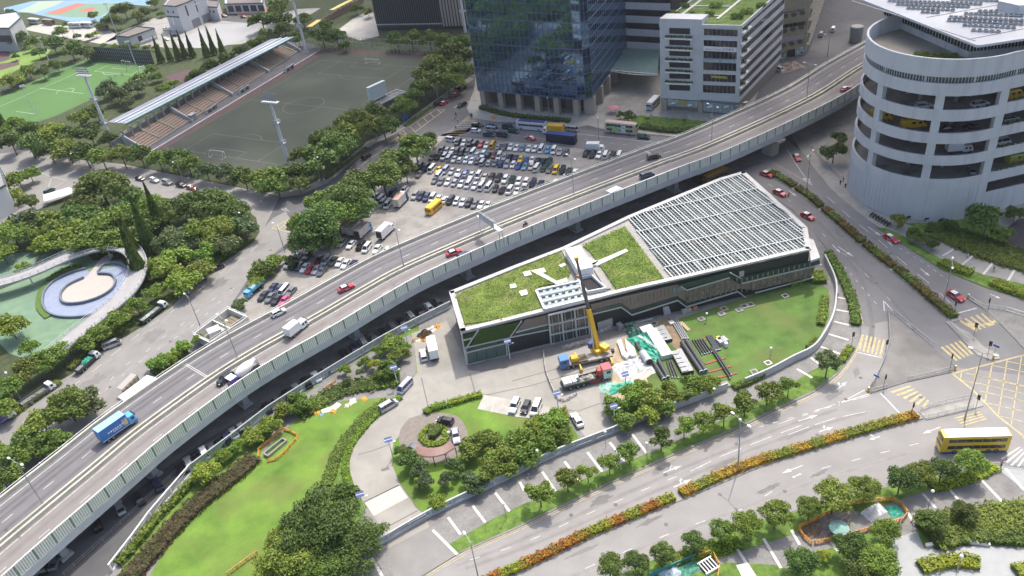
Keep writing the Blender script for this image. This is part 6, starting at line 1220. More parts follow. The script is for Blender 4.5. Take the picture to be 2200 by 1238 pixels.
# ---- buses
def bus(tail, nose, z, label, L, H, body, lower, roofm, decks=2, name='double_decker_bus', advert=None, trim=None):
    m = ((tail[0]+nose[0])/2, (tail[1]+nose[1])/2); o = thing(name, uniq(label), 'bus', G(*m, z), heading(tail, nose, z), 'buses'); w = 1.25; mb = MB()
    mb.loft([[(x, -w*f, .3), (x, -w*f, H*.93), (x, -w*f*.88, H), (x, w*f*.88, H), (x, w*f, H*.93), (x, w*f, .3)] for x, f in ((-L/2, .96), (-L/2+.15, 1), (L/2-1.0, 1), (L/2-.25, .97))])
    mb.loft([[(x, -w*f, .3), (x, -w*f, h*.93), (x, -w*f*.85, h), (x, w*f*.85, h), (x, w*f, h*.93), (x, w*f, .3)] for x, f, h in ((L/2-.252, .97, H), (L/2-.05, .92, H*.78), (L/2, .86, H*.45))])
    b_ = mb.build('body', body, o); MB().box((-.3, 0, H+.02), (L-1.1, w*1.8, .1)).build('roof', roofm, o)
    bands_ = [(H*.62, H*.22)] if decks == 1 else [(H*.79, H*.19), (H*.40, H*.20)]
    for zc, zh in bands_:
        for y in (-1, 1):
            n = 7
            for k in range(n): x0 = -L/2+.7+(L-1.9)*k/n; MB().box((x0+(L-1.9)/n/2, y*w*1.0, zc), ((L-1.9)/n-.06, .05, zh)).build('window', CGL, b_)
        MB().box((L/2-.08-(0 if zc > H*.6 else -.02), 0, zc), (.2, w*1.66, zh*1.25), ry=-.2 if False else .18).build('windscreen', CGL, b_)
    for y in (-1, 1): MB().box((0, y*w*1.003, .42), (L-.6, .04, .26)).build('skirt', lower, b_)
    if advert:
        MB().box((-.6, -w*1.015, H*.58), (L*.82, .03, H*.2)).build('advert', advert, b_); MB().box((1.2, -w*1.02, H*.52), (1.9, .03, H*.66)).build('advert_figure', mat('advert_blue', (.12, .28, .42), .5, .9, 2.5, col2=(.5, .6, .6)), b_); MB().box((-1.6, -w*1.018, H*.45), (3.0, .03, H*.3)).build('advert', advert, b_)
    for x in ((-L/2+2.2, -L/2+3.6, L/2-2.6) if decks == 2 else (-L/2+2.6, L/2-2.2)):
        for y in (-1, 1): link('wheel', wheel_mesh(.5, .3), o, (x, y*(w-.14), .5))
    for y in (-1, 1): MB().box((L/2-.02, y*.8, .75), (.12, .35, .2)).build('headlight', HLM, b_)
    return o
bus((2161, 962), (2010, 966), .02, 'yellow double-decker bus with a white roof at the junction', 12.4, 4.3, mat('bus_yellow', (.70, .47, .02), .3, coat=.4), mat('bus_blue', (.04, .08, .3), .4), mat('bus_white', (.80, .80, .80), .4))
bus((1303, 283), (1368, 290), .02, 'cream double-decker bus with a green advert above the car park', 12, 4.3, mat('bus_cream', (.50, .43, .34), .4), mat('bus_brown', (.25, .17, .13), .5), mat('bus_pink_roof', (.48, .37, .31), .6), advert=mat('advert_green', (.10, .36, .14), .5, .4, 1.5, col2=(.3, .5, .25)))
bus((1173, 281), (1112, 276), .02, 'white and navy coach on the road below the tower', 12, 3.5, mat('coach_white', (.55, .57, .62), .35), mat('coach_grey', (.4, .4, .42), .4), mat('coach_navy', (.04, .06, .16), .3), 1, 'coach')
bus((1410, 222), (1396, 236), .14, 'small white coach parked in the tower driveway', 8.5, 3.0, mat('coach_pale', (.45, .47, .46), .4), GREY, WHITE, 1, 'coach')
o = bus((940, 447), (926, 459), .02, 'yellow minibus parked alone in the car park', 6.8, 2.7, mat('minibus_yellow', (.72, .42, .02), .35), ORANGE, mat('minibus_roof', (.75, .48, .02), .4), 1, 'minibus')
bus((1500, 392), (1535, 374), .02, 'orange-roofed bus under the flyover next to the trellis building', 10, 3.4, mat('bus_dark', (.10, .08, .05), .5), BLACK, mat('bus_tan_roof', (.42, .24, .06), .6), 1, 'coach'); bus((1520, 397), (1556, 380), .02, 'second orange-roofed bus under the flyover', 10, 3.4, MATS['bus_dark'], BLACK, mat('bus_orange_roof', (.55, .28, .03), .6), 1, 'coach')
for k, (a, b, c) in enumerate([((62, 50), (90, 52), 'coach_pale'), ((95, 52), (118, 54), 'bus_dark'), ((155, 60), (175, 60), 'coach_white'), ((175, 58), (202, 60), 'coach_white'), ((205, 63), (238, 66), 'bus_dark')]): bus(a, b, .2, 'distant coach, %s from the left in front of the blue courts' % ORD[k+1], 11, 3.4, MATS[c], GREY, WHITE if c != 'bus_dark' else mat('roof_tan', (.3, .22, .16), .6), 1, 'coach')
# navy covered trailer / shed roof on the lot edge
o = thing('covered_trailer', uniq('long navy covered trailer at the car park edge'), 'trailer', G(1207, 306, .02), heading((1245, 308), (1172, 300))); MB().box((0, 0, 1.9), (11.5, 2.6, 3.0), top=.97).build('trailer_box', mat('navy_cover', (.012, .018, .045), .5), o); MB().box((0, 0, 3.45), (11.3, 2.5, .12)).build('trailer_roof', mat('navy_roof', (.03, .06, .20), .5), o)
for x in (-4, -2.8, 4):
    for y in (-1, 1): link('wheel', wheel_mesh(.45, .3), o, (x, y*1.0, .45))
# extra vans at the tree edge
for k, (a, b, kd, c) in enumerate([((705, 520), (692, 536), 'van', 's'), ((722, 503), (732, 492), 'van', 'w'), ((790, 466), (800, 452), 'van', 'w'), ((812, 440), (824, 428), 'van', 'w'), ((800, 434), (812, 424), 'suv', 'w'), ((815, 448), (828, 434), 'suv', 's'), ((838, 425), (850, 412), 'mpv', 'n'), ((760, 478), (775, 466), 'van', 's'), ((775, 470), (788, 458), 'van', 's'), ((828, 452), (842, 434), 'van', 'w')]):
    car(kd, c, G((a[0]+b[0])/2, (a[1]+b[1])/2, .02), heading(b, a), uniq('%s %s half under the trees, %s from the near end' % (PAINT[c][0], KN[kd], ORD[k+1])), 'vans parked beneath the car park trees')
# motorcycles
def motorbike(px, rz, label, z=.15, rider=False):
    o = thing('motorcycle', uniq(label), 'motorcycle', G(*px, z), rz, 'motorcycles')
    for x in (-.65, .65): link('wheel', wheel_mesh(.3, .14), o, (x, 0, .3))
    MB().loft([[(x, -w, z0), (x, -w, z1), (x, w, z1), (x, w, z0)] for x, w, z0, z1 in ((-.75, .1, .6, .78), (-.2, .2, .45, .85), (.25, .22, .4, 1.0), (.6, .1, .7, .95))]).build('body', paint('k'), o)
    MB().box((-.35, 0, .86), (.7, .3, .12)).build('seat', BLACK, o); MB().tube((.5, -.38, 1.08), (.5, .38, 1.08), .03).build('handlebar', GREY, o); MB().box((.62, 0, .95), (.06, .4, .4), ry=-.4).build('windshield', CGL, o)
    return o
motorbike((1129, 486), heading((1118, 490), (1140, 480), 8), 'black motorcycle with its rider on the flyover', 8.03)
for i in range(7): motorbike((1873+i*6.0, 464+i*3.6), heading((1870, 470), (1885, 463)), 'parked motorcycle, %s from the left in the row by the round garage' % ORD[i+1])
for i, x in enumerate((1952, 1992, 2022)): motorbike((x, 471+i*3), .1, 'dark covered motorcycle, %s of three against the ribbed garage wall' % ['left', 'middle', 'right'][i])
# ================================================================ construction site and street furniture
# mobile crane
tail, nose = (1302, 773), (1214, 792)
cr = thing('mobile_crane', uniq('yellow mobile crane with blue cab and long raised boom'), 'crane', G(1262, 778, .16), heading(tail, nose))
MB().box((-.2, 0, 1.15), (11.5, 2.5, .5)).build('carrier', mat('crane_bed', (.30, .27, .24), .7, .2, 1), cr); cb_ = MB().box((5.6, 0, 1.75), (2.2, 2.5, 2.3), top=.95).build('driver_cab', mat('crane_blue', (.06, .20, .48), .4), cr)
MB().box((6.75, 0, 2.1), (.1, 2.1, .9)).build('windscreen', CGL, cb_)
for y in (-1, 1): MB().box((5.7, y*1.23, 2.15), (1.1, .08, .8)).build('side_window', CGL, cb_)
MB().box((3.0, 0, 1.9), (2.0, 2.0, 1.0), top=.8).build('engine_cover', YEL, cr); MB().box((2.0, 0, 1.5), (3.8, 2.52, .3)).build('hazard_strip', mat('hazard', (.5, .33, .05), .5, .8, 3, col2=(.03, .03, .03)), cr)
for x in (4.9, 3.6, -3.2, -4.5):
    for y in (-1, 1): link('wheel', wheel_mesh(.55, .35), cr, (x, y*1.1, .55))
for x in (2.2, -5.3):
    for y in (-1, 1): b_ = MB().bar((x, y*.9, .95), (x, y*3.0, .95), .3, .3).build('outrigger', YEL, cr); MB().box((x, y*3.0, .5), (.5, .5, .9)).build('outrigger_foot', YEL, b_)
inv = Matrix.Rotation(-cr.rotation_euler.z, 4, 'Z'); loc = Vector(cr.location)
P0 = inv @ (Vector((18.1, 149.3, 2.6))-loc); P1 = inv @ (Vector((15.5, 155.9, 24.0))-loc)
slew = MB().box((P0.x, P0.y, 1.9), (2.6, 2.4, 1.2), .5).build('slew_platform', YEL, cr); MB().box((P0.x+1.2, P0.y-1.0, 2.9), (1.5, 1.1, 1.6), .5).build('crane_cab', mat('crane_navy', (.04, .08, .22), .4), cr); MB().box((P0.x-1.5, P0.y+.8, 2.8), (1.6, 1.9, 1.1), .5).build('counterweight', YEL, cr)
bo = MB().bar(P0, P0.lerp(P1, .44), .95, 1.05).build('boom_base', YEL, cr); MB().bar(P0.lerp(P1, .40), P0.lerp(P1, .74), .62, .7).build('boom_middle', mat('boom_grey', (.12, .10, .09), .5), cr); MB().bar(P0.lerp(P1, .70), P1, .45, .5).build('boom_tip', MATS['boom_grey'], cr); MB().box(P1, (.9, .7, .9)).build('boom_head', YEL, cr)
MB().tube(P0+Vector((1.0, 0, .2)), P0.lerp(P1, .3)+Vector((.2, 0, 0)), .18).build('luffing_ram', STEELW, cr); hk = P1+Vector((0, 0, -5)); MB().tube(P1, hk, .03).build('hoist_rope', BLACK, cr); MB().box(hk, (.5, .4, .8)).build('hook_block', ORANGE, cr)
MB().tube((-6.6, -1.6, .3), (-6.6, -1.6, .7), .55, .55, 12).build('spare_tyre', BLACK, cr)
# red lorry with loader crane
tail, nose = (1210, 833), (1312, 805)
o = thing('loader_truck', uniq('long red-cabbed flatbed truck loaded with pale bundles beside the crane'), 'truck', G(1262, 822, .16), heading(tail, nose))
cb_ = MB().box((4.7, 0, 1.95), (2.2, 2.45, 2.5), top=.95).build('cab', mat('cab_white', (.6, .6, .58), .5), o); MB().box((4.7, 0, 3.25), (2.15, 2.4, .2)).build('cab_roof', mat('cab_red', (.55, .08, .09), .5), cb_); MB().box((5.8, 0, 2.4), (.1, 2.1, .9)).build('windscreen', CGL, cb_); MB().box((4.9, -1.2, 2.4), (1.0, .08, .7)).build('side_window', CGL, cb_)
MB().box((-.5, 0, 1.05), (11.4, 2.4, .35)).build('load_bed', mat('bed_dark', (.05, .06, .055), .7), o)
for y in (-1, 1): MB().box((-1.6, y*1.22, 1.35), (8.8, .08, .55)).build('side_board', mat('board_green', (.04, .06, .05), .6), o); MB().box((1.6, y*1.25, .8), (2.6, .1, .5)).build('red_skirt', mat('skirt_red', (.45, .03, .04), .5), o)
for x in (4.9, 3.4, -1.2, -2.6, -4.4):
    for y in (-1, 1): link('wheel', wheel_mesh(.52, .34), o, (x, y*1.05, .52))
ld = MB().box((2.9, 0, 2.2), (.7, 1.6, 2.0)).build('loader_mast', mat('loader_red', (.5, .05, .04), .4), o); MB().bar((2.9, .3, 3.2), (2.2, .3, 1.6), .35, .4).build('loader_arm', BLACK, ld); MB().bar((2.5, -.5, 3.2), (2.1, -.5, 1.6), .3, .35).build('loader_arm', MATS['loader_red'], ld)
for k, (x, y) in enumerate([(-5.3, -.6), (-5.3, .6), (-4.3, -.6), (-4.3, .6), (-3.2, -.6), (-3.2, .6), (-2.4, .5)]):
    p = Vector(o.location)+Vector(R2(x, y, o.rotation_euler.z)+(0,)); b_ = MB().box((0, 0, .55), (.95, 1.1, 1.1), RS.uniform(-.1, .1)).build('pale_bundle', mat('pale_bundle', (.55, .55, .53), .7, .35, 2.5)); b_.location = (p.x, p.y, 1.40); b_.rotation_euler = (0, 0, o.rotation_euler.z); tag(b_, uniq('white strapped bundle, %s from the rear on the red-cabbed truck' % ORD[k+1]), 'bundle', 'bundles on the truck')
p = Vector(o.location)+Vector(R2(0, 0, o.rotation_euler.z)+(0,)); crumple('scrap_heap', 'brown and grey scrap heap on the red-cabbed truck', 'scrap', (p.x, p.y, 1.24), (3.4, 2.0), 1.0, mat('brown_scrap', (.16, .13, .10), .8, .7, 3, col2=(.45, .42, .36)), 21, o.rotation_euler.z)
# stored pipes
PIPE = mat('black_pipe', (.045, .05, .055), .45, .12, 1.2); PCAP = mat('pipe_end_blue', (.05, .14, .28), .5); GPIPE = mat('grey_pipe', (.22, .23, .24), .5)
ZP = lambda x, y: (1320+x/5.627, 640+y/5.627)
def pipe(a, b, r, label, m=PIPE, z0=.17, cap=PCAP, lift=0, group='pipes stored on the work site'):
    A_, B_ = G(*ZP(*a), z0+r), G(*ZP(*b), z0+r); o = thing('steel_pipe', uniq(label), 'pipe', A_+Vector((0, 0, lift)), 0, group); d_ = B_-A_
    mb = MB(); mb.tube((0, 0, 0), d_, r, r, 14); mb.build('tube', m, o, False); t = d_.normalized(); MB().tube(d_-t*.12, d_+t*.02, r*1.04, r*1.04, 14).build('end_collar', STEELW, o); MB().tube(d_+t*.021, d_+t*.05, r*.8, r*.8, 12).build('end_cap', cap, o)
pipe((815, 540), (1055, 900), .55, 'left one of the two longest thick black pipes'); pipe((870, 520), (1105, 885), .55, 'right one of the two longest thick black pipes')
pipe((470, 780), (600, 985), .5, 'short thick black pipe behind the bushes'); pipe((530, 750), (645, 965), .52, 'thick black pipe with a blue end beside the slatted racks'); pipe((260, 545), (340, 680), .45, 'short black pipe left of the green tarpaulin')
for k in range(3): pipe((635+k*26, 770-k*4), (700+k*36, 965+k*3), .2, '%s thin black pipe beside the thick blue-ended pipe' % ['first', 'second', 'third'][k])
for k in range(4): pipe((665+k*24, 235-k*4), (820+k*24, 500-k*2), .22, '%s long grey pipe running up to the doorway' % ['leftmost', 'second', 'third', 'rightmost'][k], GPIPE, cap=GREY)
for k in range(5): pipe((945+k*30, 510-k*4), (1060+k*30, 690-k*8), .2, '%s short black pipe in the row of five' % ORD[k+1])
for k in range(4): pipe((1115+k*18, 462-k*2), (1225+k*18, 640-k*4), .22, '%s black pipe of the four beside the yellow tool heap' % ORD[k+1])
for k in range(2): pipe((1165+k*22, 610-k*2), (1400+k*12, 985-k*40), .2, '%s of the two slim black pipes lying over red timbers' % ['left', 'right'][k], lift=.25)
for k, (a, b) in enumerate([((1095, 800), (1345, 725)), ((1140, 900), (1415, 825)), ((1200, 980), (1485, 910)), ((1040, 520), (1110, 500))]):
    p, q = G(*ZP(*a), .2), G(*ZP(*b), .2); tag(MB().bar(p, q, .5, .2).build('red_timber', mat('red_timber', (.30, .08, .06), .8, .2, 1)), uniq('red timber bearer, %s from the top under the pipes' % ORD[[2, 3, 4, 1][k]]), 'timber', 'timber bearers')
# white trough sections, tarpaulins, racks, crates
for k, P in enumerate([[(30, 520), (80, 500), (120, 640), (185, 690), (150, 730), (90, 690), (60, 600)], [(130, 490), (160, 540), (240, 600), (265, 690), (225, 705), (180, 690), (140, 600)]]):
    Pw = GP([ZP(*p) for p in P], .9); tag(MB().prism(Pw, .16, 1.0).build('white_trough', mat('white_trough', (.74, .75, .76), .4)), uniq(['left', 'right'][k]+' curved white trough section on the work site'), 'trough', 'white troughs')
crumple('white_tarpaulin', 'large crumpled white plastic sheet below the white troughs', 'tarpaulin', ZP(230, 850), (8.5, 6.5), .8, WTARP, 31, .3, .18, 14)
crumple('pale_tarpaulin', 'pale brownish sheet beside the crumpled white plastic', 'tarpaulin', ZP(290, 930), (7.0, 4.0), .5, mat('pale_sheet', (.48, .42, .36), .7, .3, 1.5), 36, .5, .18)
crumple('green_tarpaulin', 'bright green tarpaulin over long stock on the work site', 'tarpaulin', ZP(405, 590), (11.0, 4.4), 1.2, GTARP, 12, 2.05-math.pi/2+math.pi/2+.0, .18, 12)
crumple('grey_sheeting', 'grey plastic strip lying on the green tarpaulin', 'sheeting', (G(*ZP(420, 590)).x, G(*ZP(420, 590)).y, 1.0), (8.0, 1.0), .5, mat('grey_sheet', (.42, .46, .46), .5, .2, 1.5), 13, 2.05, .18, 8)
crumple('green_tarpaulin', 'green and white tarpaulin heap by the concrete edge', 'tarpaulin', (1335, 833), (6.5, 3.0), .9, GTARP, 14, .2); crumple('white_tarpaulin', 'small white sheet left of the green tarpaulin heap', 'tarpaulin', (1308, 832), (4.2, 3.0), .7, mat('white_green_sheet', (.6, .62, .6), .6, .5, 1.2, col2=(.2, .5, .36)), 15, .1)
crumple('green_cover', 'dark green covered stack by the black wall', 'cover', ZP(228, 425), (3.2, 3.2), 2.0, mat('dark_green_cover', (.07, .16, .12), .6, .2, 1.5), 16, .3)
for k, (a, b, w, c, lab) in enumerate([((440, 400), (640, 715), 2.6, 'pale_green', 'long pale cream covered stack beside the green tarpaulin'), ((370, 360), (420, 420), 3.0, 'white', 'white sheet stack next to the black wall')]):
    p, q = G(*ZP(*a), .8), G(*ZP(*b), .8); tag(MB().bar((p.x, p.y, .8), (q.x, q.y, .8), w, 1.3).build('covered_stack', mat('stack_'+c, (.62, .66, .58) if k == 0 else (.62, .64, .66), .6, .1, 1)), uniq(lab), 'stack')
def rack(a, b, w, n, label):
    p, q = G(*ZP(*a), .2), G(*ZP(*b), .2); d_ = q-p; L_ = d_.length; o = thing('slatted_rack', uniq(label), 'rack', p, math.atan2(d_.y, d_.x), 'slatted steel racks'); MB().box((L_/2, 0, .45), (L_, w, .7)).build('rack_base', DARK, o)
    for i in range(n): MB().box((L_*(i+.5)/n, 0 if i % 5 else .25*w, .86), (L_/n*.45, w*(.92 if i % 5 else .4), .1)).build('slat', LGREY, o)
rack((545, 370), (645, 540), 2.4, 18, 'black and grey slatted rack nearer the black wall'); rack((745, 660), (890, 925), 2.8, 26, 'black and grey slatted rack nearer the bushes')
o = thing('barrel_tank', uniq('grey and white drum tank beside the green tarpaulin'), 'tank', G(*ZP(385, 770), .2), heading(ZP(340, 700), ZP(430, 820))); MB().tube((-2.2, 0, 1.0), (1.6, 0, 1.0), .95, .95, 16).build('tank_shell', mat('tank_grey', (.42, .43, .44), .5), o); MB().tube((1.0, 0, 1.0), (1.3, 0, 1.0), .99, .99, 16).build('tank_band', WHITE, o); MB().tube((1.6, 0, 1.0), (1.64, 0, 1.0), .8, .8, 16).build('tank_mouth', mat('tank_mouth', (.06, .05, .04), .8), o)
for k, (x, y, s, m, lab) in enumerate([(870, 170, (2.6, 1.2, .9), mat('debris_mix', (.35, .33, .28), .8, .6, 3), 'pale equipment crate by the black wall'), (970, 130, (1.2, 1.0, .8), mat('barrier_orange', (.6, .2, .08), .6), 'orange box on the grass by the black wall'), (1300, 540, (2.6, 2.2, 1.0), mat('tool_heap', (.32, .33, .34), .6, .6, 3), 'grey tool heap with yellow handles on the grass'), (1260, 520, (.9, 1.4, 1.0), YEL, 'yellow compressor box at the tool heap'), (1350, 590, (.8, .8, 1.2), WHITE, 'white sack standing at the tool heap'),
        (150, 360, (.9, .9, 1.1), mat('bin_green', (.10, .22, .17), .6), 'left dark green bin by the white banner'), (200, 352, (.9, .9, 1.1), MATS['bin_green'], 'right dark green bin by the white banner'), (65, 370, (1.4, 1.6, 1.4), mat('generator', (.22, .23, .25), .6, .3, 2), 'grey generator at the corner of the terrace'), (690, 315, (1.3, 1.3, .6), PALE, 'pale crate left of the long grey pipes'), (850, 350, (1.0, 4.2, .3), mat('timber_tan', (.42, .30, .18), .8), 'stack of tan boards right of the grey pipes')]):
    o = MB().box((0, 0, s[2]/2), s, .3, .9).build('site_box', m); o.location = G(*ZP(x, y), .17); tag(o, uniq(lab), 'site box', 'site boxes')
for k, (x, y) in enumerate([(1050, 260), (1295, 195), (1505, 150), (1570, 105), (1645, 85), (1325, 135), (480, 315), (1690, 900), (1340, 1050)]):
    o = thing('manhole_frame', uniq('square concrete manhole in the site grass, %s in the scatter' % ORD[k+1]), 'manhole', G(*ZP(x, y), .17), .25, 'manholes in the site grass'); MB().box((0, 0, .06), (1.7, 1.7, .25)).build('frame', CONC, o); MB().box((0, 0, .19), (1.0, 1.0, .03)).build('cover', DARK, o)
for k, (x, y) in enumerate([(1687, 636), (1650, 780)]): o = thing('manhole_frame', uniq('square manhole on the open lawn %s' % ['near the round hedge', 'near the curved wall'][k]), 'manhole', G(x, y, .17), .3, 'manholes in the site grass'); MB().box((0, 0, .05), (1.5, 1.5, .14)).build('frame', PALE, o); MB().box((0, 0, .13), (1.0, 1.0, .03)).build('cover', DARK, o)
# water barriers (red-white) round the crane, orange ones on the works
def barrier_mesh():
    mb = MB(); mb.box((0, 0, .45), (1.75, .08, .9)); return mb
_bm = {}
def barriers(label, pts, m, n=None, z=.16, name='barrier', grp=None, closed=False, h=1.0, post=None):
    L = smooth_line(GP(pts+([pts[0]] if closed else []), z), .8); T = length(L); n = n or max(2, int(T/2.0))
    key = (m.name, round(T/n, 2), h)
    mb = MB(); w = T/n*.94
    for x in (-w/2+.05, w/2-.05): mb.box((x, 0, h/2), (.1, .12, h))
    for zz_ in (.25*h, .6*h, .95*h): mb.box((0, 0, zz_), (w, .08, .16*h))
    for i in range(4): mb.box((-w/2+w*(i+.5)/4, 0, .5*h), (.08, .06, .8*h))
    for x in (-w/3, w/3): mb.box((x, 0, .04), (.12, .5, .08))
    me = mb.mesh('barrier', m)
    for i in range(n):
        p, a_ = along(L, T*(i+.5)/n); o = link(name, me, None, (p.x, p.y, z), a_); tag(o, uniq('%s, %s along' % (label, ORD[i+1])), 'barrier', grp or label)
RW = mat('red_white_barrier', (.55, .20, .16), .6, .9, 2.2, col2=(.55, .5, .48)); OB = mat('orange_barrier', (.70, .33, .06), .6, .2, 2)
barriers('red and white barrier on the terrace edge', [(1208, 752), (1240, 742), (1275, 734)], RW); barriers('red and white barrier in front of the shutter', [(1288, 716), (1316, 706)], RW)
barriers('red and white barrier in the line left of the crane', [(1168, 758), (1172, 795), (1182, 825), (1195, 852), (1212, 862), (1240, 848)], RW, h=.8)
barriers('orange barrier round the roadside excavation', [(1716, 1135), (1745, 1122), (1780, 1105), (1830, 1085), (1880, 1078), (1920, 1078), (1945, 1100), (1940, 1118), (1900, 1130), (1860, 1142), (1800, 1158), (1750, 1168), (1725, 1155)], OB, closed=True)
barriers('orange barrier round the lower excavation', [(1500, 1200), (1520, 1192), (1536, 1200), (1545, 1225), (1540, 1245)], OB)
barriers('orange barrier round the lawn trench', [(556, 985), (560, 965), (585, 945), (605, 925), (625, 930), (640, 940), (625, 960), (600, 985), (575, 993)], OB, h=.8)
barriers('yellow barrier lying at the bottom lawn edge', [(488, 1238), (515, 1218), (540, 1200), (555, 1190)], mat('yellow_barrier', (.68, .45, .12), .6))
barriers('orange barrier on the slope by the fence', [(700, 835), (712, 828), (722, 820)], OB, n=2, h=.7); barriers('orange barrier by the trailer', [(885, 735), (905, 728), (925, 712), (940, 705)], OB, h=.8)
sh = mat('teal_hoarding', (.06, .27, .26), .6)
p, q = G(1395, 1240, .17), G(1496, 1198, .17); tag(MB().bar((p.x, p.y, .7), (q.x, q.y, .7), .12, 1.2).build('hoarding', sh), uniq('teal hoarding sheet along the lower excavation'), 'hoarding')
crumple('soil_heap', 'grey spoil heap inside the roadside excavation', 'soil heap', (1795, 1118), (9, 3.5), .8, mat('grey_spoil', (.20, .18, .16), .9, .4, 2), 51, .45, .17); crumple('white_sheet', 'crumpled white sheet inside the roadside excavation', 'sheet', (1878, 1100), (4.5, 2.6), .3, WTARP, 52, .4, .17); crumple('green_sheet', 'teal green sheet at the right end of the roadside excavation', 'sheet', (1922, 1098), (2.6, 2.6), .6, GTARP, 53, .2, .17); crumple('soil_heap', 'brown soil heap at the left end of the roadside excavation', 'soil heap', (1745, 1140), (4.5, 2.8), .6, SOIL, 54, .4, .17)
crumple('green_sheet', 'green netting sheet in the lower excavation', 'sheet', (1480, 1222), (4, 2.4), .5, mat('green_net', (.07, .26, .17), .7, .3, 2), 55, .4, .17); crumple('white_sheet', 'pale blue sheet at the frame edge of the lower excavation', 'sheet', (1440, 1232), (4, 2.4), .5, mat('pale_blue_sheet', (.45, .56, .62), .6, .2, 1), 56, .4, .17)
o = thing('trench_box', uniq('timber trench frame in the lower excavation'), 'trench frame', G(1522, 1218, .17), .4)
for k in range(5): MB().box((-1.2+k*.6, 0, .3), (.2, 2.4, .4)).build('strut', GREY, o)
for y in (-1.2, 1.2): MB().box((0, y, .3), (3.0, .25, .6)).build('side_plate', WHITE, o)
for pts, lab in ([[(1582, 1215), (1605, 1208), (1622, 1238), (1598, 1246)], 'white ground sheet lying on the south pavement'],): tag(MB().prism(GP(pts, .17), .165, .2).build('ground_sheet', WHITE), uniq(lab), 'sheet')
o = thing('parasol', uniq('round pale green parasol over the excavation'), 'parasol', G(1800, 1150, .17)); MB().tube((0, 0, 0), (0, 0, 2.5), .04).build('pole', STEELW, o); MB().lathe((0, 0, 0), [(1.75, 2.1), (1.2, 2.35), (.5, 2.55), (.02, 2.65)], 12).build('canopy', mat('parasol_green', (.22, .38, .33), .7), o)
o = thing('parasol', uniq('pink parasol at the tower driveway entrance'), 'parasol', G(1318, 243, .14)); MB().tube((0, 0, 0), (0, 0, 2.5), .05).build('pole', STEELW, o); MB().lathe((0, 0, 0), [(2.2, 2.3), (1.2, 2.7), (.02, 2.9)], 10).build('canopy', mat('parasol_pink', (.55, .20, .25), .7), o)
# trench slot on the lawn, litter on the lawn
P = [G(x, y, .2) for x, y in ((568, 978), (608, 946), (617, 950), (577, 984))]; o = thing('trench_kerb', uniq('concrete trench kerb set in the lawn'), 'trench')
for i in range(4): MB().bar((P[i].x, P[i].y, .5), (P[(i+1) % 4].x, P[(i+1) % 4].y, .5), .25, .8).build('kerb_wall', CONC, o)
for k, (x, y, s, c) in enumerate([(680, 887, 1.2, 'o'), (700, 882, 1.5, 'w'), (712, 877, 1.2, 'c'), (722, 873, 1.6, 'w'), (690, 892, .8, 'a'), (745, 872, 1.0, 'c'), (758, 862, 1.4, 'w'), (782, 857, 1.2, 'o'), (752, 868, .9, 'c'), (716, 885, 1.0, 'o')]):
    crumple('lawn_debris', '%s litter heap, %s from the left on the lawn edge' % (PAINT[c][0], ORD[[1, 3, 4, 6, 2, 7, 9, 10, 8, 5][k]]), 'debris', (x, y), (s*1.3, s), .3, mat('debris_'+PAINT[c][0].replace(' ', '_'), PAINT[c][1], .8, .3, 3), 70+k, .3*k, .18, 5, 'litter on the lawn')
for k, (x, y, s, c, h) in enumerate([(905, 722, 1.6, 'e', 1.0), (918, 716, 1.9, 'g', 1.0), (927, 709, 2.0, 'w', .6), (898, 732, 1.6, 'c', .5), (940, 702, 1.4, 'o', .6), (912, 730, 1.2, 'o', .5)]): crumple('site_junk', '%s junk pile, %s in the corner above the trailer' % (PAINT[c][0], ORD[k+1]), 'junk', (x, y), (s*1.4, s), h, mat('junk_'+PAINT[c][0].replace(' ', '_'), PAINT[c][1], .8, .3, 3), 90+k, .4*k, .17, 5, 'junk above the trailer')
# cable reel
o = thing('cable_reel', uniq('dark cable reel on edge above the trailer'), 'reel', G(914, 724, .17), .6)
for y in (-.4, .4): MB().tube((0, y-.06, 1.1), (0, y+.06, 1.1), 1.1, 1.1, 16).build('flange', mat('reel_wood', (.20, .14, .09), .8), o)
MB().tube((0, -.4, 1.1), (0, .4, 1.1), .6, .6, 14).build('cable_drum', BLACK, o)
# pergola, curved
o = thing('pergola', uniq('curved reddish timber pergola over the roundabout'), 'pergola'); TIM = mat('red_timber_slat', (.32, .20, .17), .8)
inn_, out_ = smooth_line(GP([(897, 958), (918, 964), (945, 962), (968, 950)], 3.0), .3), smooth_line(GP([(884, 972), (915, 982), (950, 978), (978, 962)], 3.0), .3); n = 46
for k in range(n): a_, b_ = along(inn_, length(inn_)*(k+.5)/n)[0], along(out_, length(out_)*(k+.5)/n)[0]; MB().bar((a_.x, a_.y, 3.15), (b_.x, b_.y, 3.15), .12, .2).build('slat', TIM, o)
for L in (inn_, out_): MB().path([(p.x, p.y, 3.0) for p in L[::3]], .1, 6).build('beam', TIM, o)
for k in range(5): p = along(out_, length(out_)*k/4)[0]; MB().tube((p.x, p.y, .2), (p.x, p.y, 3.0), .1).build('post', mat('dark_post', (.07, .05, .045), .7), o)
